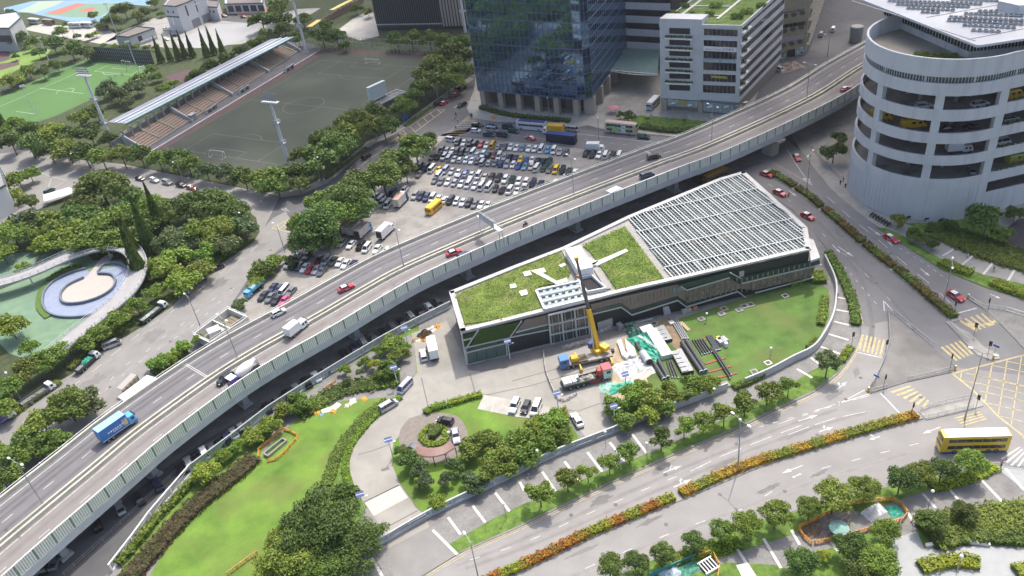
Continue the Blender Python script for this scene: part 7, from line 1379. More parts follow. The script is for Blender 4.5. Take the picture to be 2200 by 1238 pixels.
# ---- boundary fences and walls of the site
FST = mat('fence_steel', (.46, .48, .50), .5, .06, .8); FGL = mat('fence_glass', (.30, .37, .37), .12, spec=.7)
def panel_fence(label, pts, h, step, glass=True, base=.55, m=FST, name='panel_fence', zb=.13):
    o = thing(name, uniq(label), 'fence'); L = GP(pts); T = length(L); n = int(T/step)
    for i in range(n):
        p, q = along(L, T*i/n)[0], along(L, T*(i+1)/n)[0]; a_ = math.atan2(q.y-p.y, q.x-p.x)
        MB().box((p.x, p.y, zb+h/2), (.32, .32, h), a_).build('post', m, o); MB().bar((p.x, p.y, zb+h-.1), (q.x, q.y, zb+h-.1), .28, .22).build('top_rail', m, o); MB().bar((p.x, p.y, zb+base/2), (q.x, q.y, zb+base/2), .3, base).build('base_rail', m, o)
        MB().bar((p.x, p.y, zb+base), (q.x, q.y, zb+h-.2), .1, .16).build('brace', m, o)
        if glass: c = (p+q)/2; MB().box((c.x, c.y, zb+(base+h)/2-.05), ((q-p).length-.4, .05, h-base-.25), a_).build('glass_panel', mat('fence_panel_grey', (.33, .35, .38), .4) if i % 6 == 4 else FGL, o)
    return o
panel_fence('grey steel and glass boundary fence along the north pavement', [(640, 1268), (700, 1232), (770, 1196), (835, 1163), (916, 1115), (1000, 1074), (1100, 1027), (1170, 991), (1238, 963), (1308, 937), (1345, 920), (1412, 892), (1440, 884)], 2.0, 4.6)
for nm, pts, lab in [('solid_wall', [(1412, 893), (1470, 872), (1530, 850), (1562, 838)], 'plain grey boundary wall ending the glass fence'), ('solid_wall', [(1600, 828), (1652, 806), (1705, 778), (1745, 758), (1768, 730), (1788, 690), (1795, 650), (1795, 620), (1785, 590), (1770, 560)], 'curved pale boundary wall round the eastern lawn')]:
    L = smooth_line(GP(pts), 1.5); tag(MB().ribbon([(p.x, p.y) for p in L], .18, -.18, .1, 2.1).build(nm, mat('wall_pale_grey', (.46, .47, .48), .8, .08, .5)), uniq(lab), 'wall')
panel_fence('white truss fence between the site and the flyover, lower stretch', [(243, 1228), (273, 1190), (293, 1163), (325, 1118), (370, 1065), (413, 1015)], 2.2, 5.2, False, .3, WHITE, 'truss_fence'); panel_fence('pale truss fence between the site and the flyover, upper stretch', [(413, 1015), (500, 950), (580, 888), (657, 838), (748, 782), (823, 737), (875, 709), (970, 662)], 2.2, 5.2, True, .4, FST, 'truss_fence')
mesh_fence('dark post and rail fence below the flyover', [(140, 1238), (260, 1130), (420, 985), (600, 868), (760, 772), (940, 672)], 1.1, 2.2, 2, GREY, .05, 'rail_fence')
o = thing('sliding_gate', uniq('grey slatted sliding gate across the driveway'), 'gate'); P, Q = G(826, 1166, .15), G(918, 1116, .15)
for k in range(34): p = P.lerp(Q, k/33); MB().box((p.x, p.y, 1.0), (.08, .08, 1.5)).build('gate_bar', FST, o)
for z in (.4, 1.75): MB().bar((P.x, P.y, z), (Q.x, Q.y, z), .14, .14).build('gate_rail', FST, o)
def railing(label, pts, h=1.0, step=1.8, z=.14):
    o = thing('guard_railing', uniq(label), 'railing'); L = GP(pts); T = length(L); n = max(1, int(T/step)); pm = MB().tube((0, 0, 0), (0, 0, h), .045, .045, 5).mesh('post', LGREY)
    for i in range(n+1): p, a_ = along(L, T*i/n); link('post', pm, o, (p.x, p.y, z))
    for zz_ in (.15, h): MB().path([(p.x, p.y, z+zz_) for p in L], .04, 5).build('rail', LGREY, o)
    mb = MB()
    for i in range(n*8): p, a_ = along(L, T*i/(n*8)); mb.box((p.x, p.y, z+h/2+.07), (.025, .025, h-.2))
    tag(mb.build('balusters', GREY, o), kind='stuff')
railing('grey guard railing along the long edge of the traffic island', [(1913, 668), (1960, 708), (2006, 745)]); railing('guard railing on the left edge of the traffic island', [(1908, 672), (1911, 735), (1900, 775), (1882, 815), (1866, 838)]); railing('guard railing on the lower edge of the traffic island', [(1950, 818), (2005, 806), (2046, 795)]); railing('short guard railing at the traffic island tip', [(1872, 843), (1905, 834)])
railing('guard railing on the upper side of the median refuge', [(1978, 883), (2010, 872), (2075, 858), (2088, 856)]); railing('guard railing on the lower side of the median refuge', [(1975, 902), (2000, 898), (2060, 884), (2090, 878)]); railing('guard railing on the narrow right refuge', [(2034, 694), (2070, 728), (2080, 735)]); railing('guard railing along the corner island', [(2080, 643), (2110, 662), (2160, 668), (2200, 680)]); railing('guard railing at the bus corner', [(2150, 1000), (2180, 1004), (2210, 1010)])
railing('white railing below the round garage', [(1742, 318), (1770, 352), (1805, 385), (1815, 382)])
# ---- lamp posts
LPM = mat('lamp_steel', (.34, .345, .35), .5, metal=.3); LHM = mat('lamp_head_white', (.72, .73, .73), .4)
def lamp(px, z, h, label, arms=2, ang=0.0, arm=1.8, name='street_lamp'):
    o = thing(name, uniq(label), 'lamp', G(*px, z), ang, 'street lamps'); MB().tube((0, 0, 0), (0, 0, h), .15, .075, 8).build('pole', LPM, o); MB().tube((0, 0, 0), (0, 0, .9), .2, .19, 8).build('pole_base', LPM, o)
    for s in (1, -1)[:arms]:
        a_ = MB().path([(0, 0, h), (0, s*arm*.6, h+.35), (0, s*arm, h+.42)], .06, 6).build('arm', LPM, o); MB().loft([[(-.2*f, s*(arm+t), h+.34+u) for u in (0,)]+[(.2*f, s*(arm+t), h+.34), (.2*f, s*(arm+t), h+.5), (-.2*f, s*(arm+t), h+.5)] for t, f, u in ((0, .8, 0), (.35, 1.2, 0), (.8, .6, 0))]).build('lamp_head', LHM, a_)
for k, px in enumerate([(95, 1086), (512, 772), (868, 574), (1233, 419), (1529, 306), (1733, 213)]):
    s = min(range(len(FC)), key=lambda i: (FC[i].xy-G(*px, 8).xy).length); t = FC[min(s+1, len(FC)-1)]-FC[s-1]
    lamp(px, 8.1, 12.2, 'twin lamp post on the flyover centre barrier, %s from the lower left' % ORD[k+1], 2, math.atan2(t.y, t.x))
for px, h, arms, ang, lab in [((2073, 899), 17, 2, .8, 'tall twin lamp post at the right-hand junction'), ((1585, 1012), 13.5, 2, .45, 'twin lamp post rising from the orange hedge'), ((1028, 1243), 10, 1, .45, 'lamp post at the bottom edge by the crossover'), ((430, 700), 9.5, 1, .7, 'single lamp post on the left road by the compound'), ((45, 858), 9.5, 1, 3.9, 'single lamp post on the left road behind the kerb trees'), ((178, 366), 8, 1, 2.9, 'lamp post on the cross street junction'), ((396, 392), 9, 1, 2.9, 'lamp post behind the cars parked on the cross street'), ((527, 514), 10, 1, 3.9, 'lamp post at the park corner'), ((690, 392), 10, 1, 3.9, 'lamp post below the pitch trees'), ((612, 540), 9, 1, .7, 'lamp post at the car park entrance'),
                              ((1733, 411), 12.2, 2, -.7, 'twin lamp post in the green median by the flyover'), ((2025, 660), 12.2, 2, -.5, 'twin lamp post in the green median near the crossing'), ((942, 214), 9, 1, .6, 'lamp post beside the scoreboard trees'), ((810, 300), 9, 1, 3.8, 'lamp post half way up the pitch road'), ((1181, 256), 9, 1, 3.0, 'lamp post in front of the glass tower'), ((1287, 300), 9, 1, 3.0, 'lamp post on the road above the car park'), ((858, 575), 7, 1, 2.0, 'lamp post in the car park beside the flyover'), ((1100+128, 415), 7, 1, 2.0, 'lamp post at the car park right end'), ((1778, 120), 8, 1, .5, 'lamp post on the side street')]: lamp(px, .13, h, lab, arms, ang)
def globe_lamp(px, h, label):
    o = thing('globe_lamp', uniq(label), 'lamp', G(*px, .14), 0, 'globe lamps'); MB().tube((0, 0, 0), (0, 0, h), .07, .05, 8).build('pole', LPM, o); MB().lathe((0, 0, h), [(.05, 0), (.25, .1), (.33, .3), (.25, .5), (.03, .6)], 12).build('globe', LHM, o)
for px, lab in [((1158, 990+10), 'globe lamp in the verge left of the orange hedge lamp'), ((1390, 985), 'globe lamp at the north kerb by the street trees'), ((1088, 1115), 'globe lamp at the left end of the verge'), ((1302, 960), 'globe lamp behind the glass fence'), ((1533, 868), 'globe lamp among the bushes by the plain wall'), ((1588, 935), 'globe lamp on the kerb near the arrows'), ((970, 960), 'globe lamp on the island lawn'), ((2055, 1230), 'globe lamp in the bottom right shrubs'), ((1995, 1090), 'globe lamp on the south pavement'), ((1655, 765), 'short globe lamp on the eastern lawn'), ((1518, 690), 'short globe lamp on the work site grass')]: globe_lamp(px, 4.0 if 'short' not in lab else 2.0, lab)
SOL = mat('solar_blue', (.10, .14, .30), .3)
for px, h, lab in [((855, 828), 5.4, 'solar lamp post beside the lilac van'), ((845, 985), 5.4, 'solar lamp post left of the pergola'), ((785, 1100), 5.0, 'solar lamp post by the big tree at the drive'), ((1321, 914), 5.4, 'solar lamp post beside the boundary bushes'), ((1096, 772), 5.4, 'solar lamp post in front of the green wall'), ((1200, 862+20), 5.0, 'solar lamp post above the clipped hedge'), ((877, 742), 5.4, 'solar lamp post by the site fence'), ((1345, 845), 5.4, 'solar lamp post behind the green tarpaulin')]:
    o = thing('solar_lamp', uniq(lab), 'lamp', G(*px, .16), .2, 'solar lamps'); MB().tube((0, 0, 0), (0, 0, h), .12, .09, 8).build('pole', STEELW, o); pn = MB().box((0, 0, h+.2), (1.6, 1.1, .06), rx=.5).build('solar_panel', SOL, o); MB().box((0, -.02, h+.22), (1.62, .12, .08), rx=.5).build('panel_frame', WHITE, pn); MB().bar((0, 0, h*.8), (1.1, 0, h*.86), .06, .06).build('arm', STEELW, o); MB().box((1.2, 0, h*.86), (.5, .22, .1)).build('lamp_head', LHM, o)
# floodlight masts
def flood(px, h, label, big=True, ang=.5):
    o = thing('floodlight_mast', uniq(label), 'mast', G(*px, .15), ang, 'floodlight masts'); MB().tube((0, 0, 0), (0, 0, h), .75 if big else .22, .45 if big else .12, 10).build('shaft', STEELW, o)
    if big:
        for z in (h*.35, h*.68): MB().box((0, 0, z), (2.6, 2.0, .25)).build('platform', STEELW, o); MB().box((0, 1.0, z+.6), (2.6, .06, 1.0)).build('platform_rail', LGREY, o); MB().box((0, -1.0, z+.6), (2.6, .06, 1.0)).build('platform_rail', LGREY, o)
        hd = MB().box((0, 0, h+.1), (7.2, 2.0, .35)).build('head_platform', STEELW, o)
        for r in range(3):
            for k in range(6): MB().box((-2.9+k*1.16, .3-r*.35, h+.9+r*1.1), (.8, .5, .6), rx=.4).build('lamp_unit', mat('lamp_unit', (.25, .26, .28), .4), hd)
            MB().tube((-3.4, .2-r*.35, h+.9+r*1.1), (3.4, .2-r*.35, h+.9+r*1.1), .09).build('lamp_bar', STEELW, hd)
    else:
        MB().box((0, 0, h), (2.4, .3, .3)).build('lamp_bar', STEELW, o)
        for k in range(3): MB().box((-.8+k*.8, .2, h+.35), (.6, .4, .45)).build('lamp_unit', LHM, o)
flood((246, 316), 31, 'huge white floodlight mast at the left end of the grandstand', True, -.5); flood((620, 352), 24.5, 'white floodlight mast rising in front of the dark pitch', True, -.55+math.pi); flood((659, 114), 40, 'tall white floodlight mast behind the grandstand far end'); flood((1000, 70), 30, 'white mast beside the glass tower')
for k, (b, t) in enumerate([((76, 246), (52, 195)), ((115, 152), (85, 95)), ((300, 160), (275, 100)), ((307, 198), (296, 178)), ((258, 90), (230, 20)), ((452, 95), (425, 30)), ((318, 178), (305, 150)), ((175, 110), (150, 62)), ((12, 195), (0, 170))]): flood(b, {0: 14, 1: 18, 2: 17, 3: 6, 4: 22, 5: 22, 6: 8, 7: 16, 8: 10}[k], 'slim floodlight pole, %s in the sports ground' % ORD[k+1], False)
# ---- signals, signs, small things
def signal(px, ang, label, z=.14):
    o = thing('traffic_light', uniq(label), 'traffic light', G(*px, z), ang, 'traffic lights'); MB().tube((0, 0, 0), (0, 0, 3.0), .07, .06, 8).build('pole', LPM, o); h = MB().box((.12, 0, 3.0), (.3, .42, 1.1)).build('signal_head', BLACK, o); MB().box((.1, 0, 3.0), (.04, .62, 1.3)).build('backing_board', mat('board_black', (.02, .02, .022), .6), o)
    for k, c in enumerate(((.5, .02, .02), (.4, .2, .02), (.02, .12, .05))): MB().tube((.27, 0, 3.34-k*.34), (.30, 0, 3.34-k*.34), .12, .12, 10).build('lens', mat('lens_%d' % k, c, .3), h)
for px, a_, lab in [((2042, 788), 2.6, 'traffic light at the right corner of the triangular island'), ((1902, 757), -1.4, 'traffic light beside the upper island crossing'), ((1898, 832), -.6, 'traffic light at the lower tip of the triangular island'), ((1957, 893), -.6, 'traffic light at the end of the orange hedge'), ((2122, 762), .9, 'traffic light on the narrow right refuge'), ((2096, 878), .5, 'traffic light on the median refuge under the tall lamp'), ((2050, 674), 2.4, 'traffic light beside the stopped taxi'), ((2122, 668), 2.4, 'traffic light on the corner island'), ((1830, 740), -1.3, 'traffic light on the curved pavement'), ((2092, 722), .9, 'traffic light at the upper refuge crossing')]: signal(px, a_, lab)
for px, h, lab in [((2134, 767), 3.0, 'blue keep-left sign on the right refuge'), ((1880, 825), 2.2, 'blue keep-left sign on the island edge')]:
    o = thing('keep_left_sign', uniq(lab), 'sign', G(*px, .14), .6, 'blue signs'); MB().tube((0, 0, 0), (0, 0, h), .05).build('pole', LPM, o); MB().box((.05, 0, h), (.06, 1.3, .5)).build('blue_plate', mat('sign_blue', (.03, .10, .45), .4), o)
for px, lab in [((2052, 794), 'yellow bollard at the island corner by the yellow box'), ((1866, 840), 'yellow bollard at the island tip'), ((2134, 770), 'yellow bollard on the right refuge'), ((2080, 640), 'yellow bollard at the corner island tip')]:
    o = thing('lit_bollard', uniq(lab), 'bollard', G(*px, .14), 0, 'yellow bollards'); MB().box((0, 0, .5), (.45, .35, 1.0), .5, .9).build('shell', YEL, o); MB().box((0, 0, 1.02), (.36, .28, .1), .5).build('cap', WHITE, o)
for k, (x, y) in enumerate([(1362, 262), (1397, 262), (1437, 264), (1478, 266), (1525, 262)]):
    o = thing('banner_pole', uniq('small white banner pole, %s from the left on the tower lawn' % ORD[k+1]), 'banner', G(x, y, .18), 0, 'banner poles'); MB().tube((0, 0, 0), (0, 0, 3.4), .05).build('pole', LPM, o); MB().box((.45, 0, 2.4), (.8, .05, 1.6)).build('flag', mat('banner_cloth', (.5, .53, .56), .7), o)
for k, (x, y) in enumerate([(1425, 212), (1446, 228), (1482, 232), (1524, 236), (1560, 236), (1601, 226)]):
    o = thing('flood_lamp', uniq('white square lamp head, %s from the left before the white block' % ORD[k+1]), 'lamp', G(x, y+12, .14), .2, 'square lamps'); MB().tube((0, 0, 0), (0, 0, 3.2), .06).build('pole', LPM, o); MB().box((0, 0, 3.3), (1.6, .9, .12)).build('lamp_head', mat('lamp_bright', (.85, .85, .85), .4), o)
o = thing('blue_notice', uniq('blue notice board on the pitch boundary'), 'sign', G(872, 262, .15), heading((860, 280), (890, 255))); MB().box((0, 0, 2.0), (4.2, .12, 2.2)).build('board', mat('notice_blue', (.05, .12, .34), .5), o)
for x in (-1.8, 1.8): MB().tube((x, 0, 0), (x, 0, 2.0), .07).build('post', LPM, o)
for k, (x, y) in enumerate([(1013, 250), (1060, 255)]): tag(MB().box((0, 0, .7), (1.0, .8, 1.4)).build('rubbish_bin', [mat('bin_teal', (.04, .22, .16), .5), ORANGE][k]), uniq(['green', 'orange'][k]+' bin on the tower pavement'), 'bin').location = G(x, y, .14)
crumple('rubble_heap', 'brown rubble heap in the works behind the flyover', 'rubble', (1692, 145), (12, 9), 1.4, mat('rubble', (.25, .20, .16), .9, .5, 1.2), 61, .2, .14, 12)
o = thing('water_tank', uniq('round grey water tank left of the round garage'), 'tank', G(1838, 88, .14)); MB().lathe((0, 0, 0), [(2.6, 0), (2.6, 6), (2.4, 6.3), (.1, 6.4)], 20).build('tank_shell', mat('tank_stone', (.28, .28, .26), .8), o)
o = thing('park_tent', uniq('white canvas tent at the park corner'), 'tent', G(130, 430, .13), .4); MB().loft([[(-5, -2.5, 2.2), (5, -2.5, 2.2), (5, 2.5, 2.2), (-5, 2.5, 2.2)], [(-4.6, -.1, 3.8), (4.6, -.1, 3.8), (4.6, .1, 3.8), (-4.6, .1, 3.8)]]).build('tent_roof', mat('tent_white', (.76, .77, .78), .6), o)
for x in (-4.8, 4.8):
    for y in (-2.4, 2.4): MB().tube((x, y, 0), (x, y, 2.2), .06).build('tent_pole', STEELW, o)
low_wall('stone_bench', 'long curved stone bench on the south plaza', [(1988, 1176), (2030, 1170), (2080, 1168), (2126, 1174)], .75, .6, PALE)
# ================================================================ vegetation
def leaf_mat(name, dark, light, scale=.9, trans=.3): return mat(name, dark, .65, .12, scale, col2=light, trans=trans, objvar=.22, detail=3)
LEAF = {'b': leaf_mat('leaf_mid', (.10, .16, .02), (.215, .295, .042)), 'l': leaf_mat('leaf_light', (.125, .205, .02), (.24, .335, .04)), 'd': leaf_mat('leaf_dark', (.06, .105, .018), (.135, .205, .036)), 'g': leaf_mat('leaf_grey', (.075, .115, .04), (.14, .19, .065)), 'y': leaf_mat('leaf_yellow', (.20, .26, .016), (.34, .40, .03)), 'o': leaf_mat('leaf_orange', (.42, .14, .015), (.60, .34, .025), .55), 'r': leaf_mat('leaf_red_green', (.08, .10, .02), (.22, .13, .035), .4), 'n': leaf_mat('leaf_brown', (.05, .032, .018), (.12, .085, .04), .8), 'h': leaf_mat('leaf_hedge', (.20, .31, .018), (.30, .42, .03))}
def leaves(P, Nn, size, m, name, rs, aspect=1.0):
    """one quad per leaf spray: centres P, facings Nn"""
    n = len(P); Nn = Nn/np.maximum(1e-6, np.linalg.norm(Nn, axis=1))[:, None]
    r = rs.normal(size=(n, 3)); u = np.cross(Nn, r); u /= np.maximum(1e-6, np.linalg.norm(u, axis=1))[:, None]; w = np.cross(Nn, u)
    s = (size*(.6+.8*rs.rand(n)))[:, None]*.5
    V = np.stack([P-u*s-w*s*aspect*.6, P+u*s*.25-w*s*aspect, P+u*s+w*s*aspect*.5, P-u*s*.2+w*s*aspect], 1).reshape(-1, 3)
    me = bpy.data.meshes.new(name); me.vertices.add(4*n); me.vertices.foreach_set('co', V.astype(np.float32).ravel()); me.loops.add(4*n); me.loops.foreach_set('vertex_index', np.arange(4*n, dtype=np.int32))
    me.polygons.add(n); me.polygons.foreach_set('loop_start', np.arange(0, 4*n, 4, dtype=np.int32)); me.polygons.foreach_set('loop_total', np.full(n, 4, np.int32)); me.materials.append(m); me.update(calc_edges=True); return me
def crown(seed, n, leaf, m, nb, br=(.24, .42), flat=.85, name='crown', spread=.74):
    """unit crown (radius about 1): leaves on the shells of overlapping clumps"""
    rs = np.random.RandomState(seed); d = rs.normal(size=(nb, 3)); d /= np.linalg.norm(d, axis=1)[:, None]; d[:, 2] = np.abs(d[:, 2])*1.0-.30
    C = d*(spread*(.65+.5*rs.rand(nb)))[:, None]; C[:, 2] *= flat; Rb = rs.uniform(*br, nb)
    C = np.vstack([C, [[0, 0, 0.05]]]); Rb = np.append(Rb, .42)
    k = rs.choice(len(C), n, p=Rb**2/np.sum(Rb**2)); v = rs.normal(size=(n, 3)); v /= np.linalg.norm(v, axis=1)[:, None]; v[:, 2] = np.where(v[:, 2] < -.35, -v[:, 2]*.5, v[:, 2])
    P = C[k]+v*(Rb[k]*(.52+.60*rs.rand(n)**.8))[:, None]; N_ = v*.8+rs.normal(size=(n, 3))*.7+np.array([0, 0, .3]); return leaves(P, N_, leaf, m, name, rs)
def conifer_crown(seed, n, m):
    rs = np.random.RandomState(seed); z = rs.rand(n)**1.25; a = rs.rand(n)*6.283; tier = .82+.18*np.sin(z*70); r = (1-z)*tier*(.6+.4*np.sqrt(rs.rand(n)))+.02
    P = np.stack([r*np.cos(a), r*np.sin(a), z*1.0], 1); N_ = np.stack([np.cos(a)*.6, np.sin(a)*.6, .5+0*z], 1)+rs.normal(size=(n, 3))*.45; return leaves(P, N_, .11, m, 'crown', rs, 1.4)
def trunk_mesh(seed, limbs=5):
    """unit trunk: from the ground to 1 in height, limbs reaching into the crown"""
    rs = random.Random(seed); mb = MB(); mb.tube((0, 0, 0), (.02, .01, .55), .035, .026, 7); mb.tube((.02, .01, .55), (.0, .02, .85), .026, .012, 6)
    for k in range(limbs): a = k*6.283/limbs+rs.random(); e = .22+.12*rs.random(); z = .45+.15*rs.random(); mb.tube((.015, .01, z), (e*math.cos(a), e*math.sin(a), z+.28), .018, .006, 5)
    return mb.mesh('trunk', TRUNK)
TR = [trunk_mesh(k) for k in range(4)]
CR = {}
for c in 'bldgy':
    CR[c] = [crown(100+7*k+ord(c), 2600, .118, LEAF[c], 11+2*k) for k in range(3)]
    CR[c+'+'] = [crown(300+7*k+ord(c), 6500, .074, LEAF[c], 20+4*k, (.22, .36), .75) for k in range(2)]
CR['X'] = [crown(900+k, 17000, .040, LEAF['bd'[k]], 46, (.15, .27), .7, spread=.82) for k in range(2)]
CON = [conifer_crown(500+k, 1500, LEAF['d']) for k in range(2)]
KNAME = {'b': 'mid green', 'l': 'light green', 'd': 'dark green', 'g': 'grey green', 'y': 'yellow green'}
TN = 0
def tree(px, rp, kind, label, hf=2.0, big=False, group=None, name='street_tree', zs=.85):
    global TN; TN += 1; rs = random.Random(TN*13+5); m = PXM(*px, 4); r = rp*m*(1.02 if name == 'park_tree' else 1.05); h = max(r*hf, r+1.6); p = G(px[0], px[1], h-r*zs*.85)
    o = thing(name, uniq(label), 'tree', (p.x, p.y, .1), rs.random()*6.28, group); ht = h-r*.55
    t = link('trunk', TR[TN % 4], o); t.scale = (ht*min(1.3, .7+r*.06), ht*min(1.3, .7+r*.06), ht)
    L = CR['X'] if rp > 62 else CR[kind+('+' if big else '')]; c = link('crown', L[TN % len(L)], o, (0, 0, h-r*zs)); c.scale = (r*1.12*(.92+.16*rs.random()), r*1.12*(.92+.16*rs.random()), r*zs*1.15); c.rotation_euler = (0, 0, rs.random()*6.28); return o
def grove(lst, where, group, hf=2.0, name='street_tree', big=False):
    n = len(lst)
    for i, (x, y, r, k) in enumerate(lst): tree((x, y), r, k, '%s tree, %s of %d %s' % (KNAME[k], ORD[i+1] if i < 36 else ORD[35], n, where), hf, big or r > 40, group, name)
grove([(1158, 1055, 28, 'b'), (1217, 1028, 24, 'b'), (1262, 1012, 20, 'l'), (1308, 993, 22, 'l'), (1352, 968, 22, 'b'), (1420, 936, 25, 'd'), (1470, 915, 22, 'b'), (1512, 900, 22, 'b'), (1556, 885, 24, 'b'), (1601, 862, 26, 'b'), (1650, 838, 24, 'b'), (1695, 826, 20, 'b'), (1778, 776, 26, 'g')], 'along the main road north kerb', 'trees on the north verge', 2.5)
grove([(1310, 1214, 30, 'd'), (1365, 1210, 28, 'd'), (1425, 1185, 29, 'd'), (1485, 1163, 24, 'd'), (1550, 1136, 26, 'b'), (1605, 1124, 33, 'l'), (1667, 1100, 33, 'b'), (1740, 1088, 27, 'b'), (1792, 1064, 38, 'b'), (1860, 1048, 30, 'b'), (1937, 1024, 32, 'd'), (1982, 1015, 28, 'b'), (2026, 1004, 28, 'd'), (2086, 990, 32, 'b')], 'along the main road south kerb', 'trees on the south verge', 2.3, big=True)
grove([(1720, 1202, 34, 'd'), (1830, 1166, 36, 'd'), (1905, 1142, 32, 'l'), (1890, 1204, 38, 'b'), (2005, 1118, 32, 'd'), (2072, 1100, 26, 'd'), (1770, 1192, 14, 'y'), (1850, 1218, 30, 'd')], 'on the south paving', 'trees on the south paving', 2.0, big=True)
grove([(1322, 872, 28, 'b'), (1360, 848, 28, 'l'), (1402, 862, 30, 'b'), (1443, 842, 28, 'l'), (1483, 832, 28, 'b'), (1522, 826, 24, 'l'), (1350, 905, 26, 'b'), (1395, 888, 26, 'l'), (1425, 875, 24, 'b'), (1380, 830, 20, 'b')], 'packed behind the boundary wall', 'bushes behind the boundary wall', 1.7)
grove([(882, 990, 26, 'd'), (905, 1008, 20, 'g'), (975, 1003, 20, 'd'), (915, 1032, 20, 'g'), (940, 1076, 20, 'l'), (900, 1040, 16, 'l'), (1010, 962, 26, 'b'), (1045, 950, 28, 'b'), (1085, 975, 32, 'b'), (1045, 1010, 30, 'b'), (1120, 942, 28, 'b'), (1150, 912, 26, 'l'), (1190, 905, 30, 'l'), (1090, 1005, 24, 'b'), (1018, 1035, 26, 'g'), (1205, 932, 24, 'b'), (1125, 975, 28, 'b'), (1165, 945, 28, 'l'), (1065, 985, 26, 'l'), (960, 1030, 18, 'g'), (865, 968, 16, 'd')], 'in the planted island', 'trees of the planted island', 1.8)
grove([(812, 755, 15, 'b'), (843, 735, 22, 'l'), (782, 776, 15, 'b'), (858, 762, 20, 'b'), (832, 790, 22, 'b'), (740, 792, 14, 'l'), (772, 800, 9, 'd'), (806, 783, 14, 'y'), (745, 818, 8, 'g'), (866, 745, 16, 'l')], 'on the slope below the trailer', 'trees on the slope', 1.8)
grove([(640, 862, 26, 'b'), (612, 882, 25, 'b'), (576, 914, 25, 'l'), (546, 934, 22, 'l'), (506, 957, 19, 'l'), (476, 980, 17, 'l'), (440, 1014, 27, 'l'), (740, 1062, 30, 'd')], 'along the brown hedge and lawn', 'trees beside the lawn', 1.7)
tree((690, 1128), 88, 'b', 'huge broad crowned tree at the bottom of the lawn', 1.5, True, name='broad_tree'); tree((622, 1192), 78, 'd', 'dark broad tree overlapping the huge tree at lower left', 1.4, True, name='broad_tree'); tree((762, 1168), 66, 'b', 'broad tree hanging over the driveway gate', 1.5, True, name='broad_tree'); tree((690, 1215), 70, 'd', 'dark broad tree at the bottom edge by the fence', 1.4, True, name='broad_tree')
grove([(215, 398, 58, 'd'), (275, 430, 40, 'd'), (160, 465, 42, 'd'), (112, 482, 40, 'b'), (62, 478, 38, 'g'), (235, 475, 50, 'b'), (290, 478, 45, 'd'), (180, 440, 40, 'd'), (352, 452, 42, 'd'), (400, 436, 42, 'd'), (450, 432, 44, 'd'), (500, 452, 42, 'd'), (520, 482, 34, 'g'), (470, 490, 42, 'b'), (425, 498, 38, 'b'), (372, 512, 42, 'g'), (440, 545, 32, 'l'), (380, 548, 32, 'l'), (428, 580, 28, 'l'), (350, 575, 36, 'l'), (392, 606, 32, 'l'), (24, 500, 42, 'b'), (150, 505, 40, 'l'), (195, 520, 40, 'b'), (110, 520, 34, 'l'), (250, 515, 36, 'b'), (490, 520, 30, 'g'), (320, 440, 32, 'b')], 'in the park wood', 'trees of the park wood', 1.7, 'park_tree')
grove([(38, 384, 26, 'b'), (62, 372, 20, 'b'), (12, 420, 26, 'b'), (60, 430, 24, 'd'), (5, 545, 26, 'l'), (20, 700, 34, 'l'), (45, 575, 16, 'l'), (75, 532, 14, 'l')], 'at the left edge of the park', 'trees at the left edge', 1.8, 'park_tree')
grove([(330, 625, 20, 'l'), (290, 652, 22, 'b'), (240, 690, 26, 'b'), (212, 716, 24, 'b'), (180, 736, 24, 'b'), (130, 758, 28, 'b'), (95, 772, 28, 'b'), (50, 795, 30, 'b'), (18, 832, 30, 'b'), (60, 745, 20, 'l'), (5, 875, 26, 'b'), (265, 672, 20, 'b')], 'down the left road kerb', 'trees on the left road kerb', 2.0)
grove([(142, 868, 48, 'b'), (192, 862, 34, 'g'), (92, 908, 40, 'b'), (60, 945, 36, 'd'), (30, 990, 38, 'b'), (5, 1030, 32, 'd'), (110, 945, 30, 'b'), (-10, 975, 30, 'b')], 'in the clump between left road and flyover', 'trees by the flyover', 1.7)
grove([(342, 778, 24, 'l'), (365, 770, 18, 'l'), (388, 745, 18, 'l'), (512, 656, 18, 'g'), (565, 582, 30, 'd'), (597, 556, 20, 'l'), (548, 606, 16, 'l'), (580, 570, 22, 'b'), (625, 560, 14, 'g'), (425, 728, 12, 'b')], 'in the strip between left road and car park', 'plants between road and car park', 1.3, 'roadside_shrub')
grove([(690, 470, 56, 'd'), (742, 418, 52, 'd'), (660, 505, 42, 'd'), (772, 388, 38, 'd'), (820, 372, 42, 'b'), (852, 340, 38, 'd'), (890, 310, 34, 'b'), (918, 298, 22, 'b'), (720, 455, 45, 'b'), (802, 395, 34, 'd'), (645, 480, 30, 'b'), (762, 445, 42, 'd'), (700, 510, 34, 'd'), (690, 430, 34, 'b'), (870, 365, 26, 'd')], 'along the car park edge', 'trees along the car park', 2.0, 'park_tree')
grove([(590, 385, 34, 'b'), (632, 368, 34, 'd'), (680, 343, 40, 'd'), (722, 308, 44, 'd'), (655, 330, 30, 'd'), (760, 265, 44, 'b'), (800, 246, 34, 'd'), (822, 268, 30, 'd'), (700, 295, 34, 'd'), (742, 292, 38, 'b'), (880, 208, 28, 'd'), (910, 172, 34, 'd'), (938, 142, 38, 'd'), (972, 116, 38, 'd'), (988, 150, 28, 'd'), (960, 172, 28, 'b'), (900, 192, 26, 'd'), (862, 228, 26, 'b'), (640, 395, 24, 'd'), (990, 90, 26, 'd')], 'between the dark pitch and its road', 'trees along the pitch road', 1.9, 'park_tree')
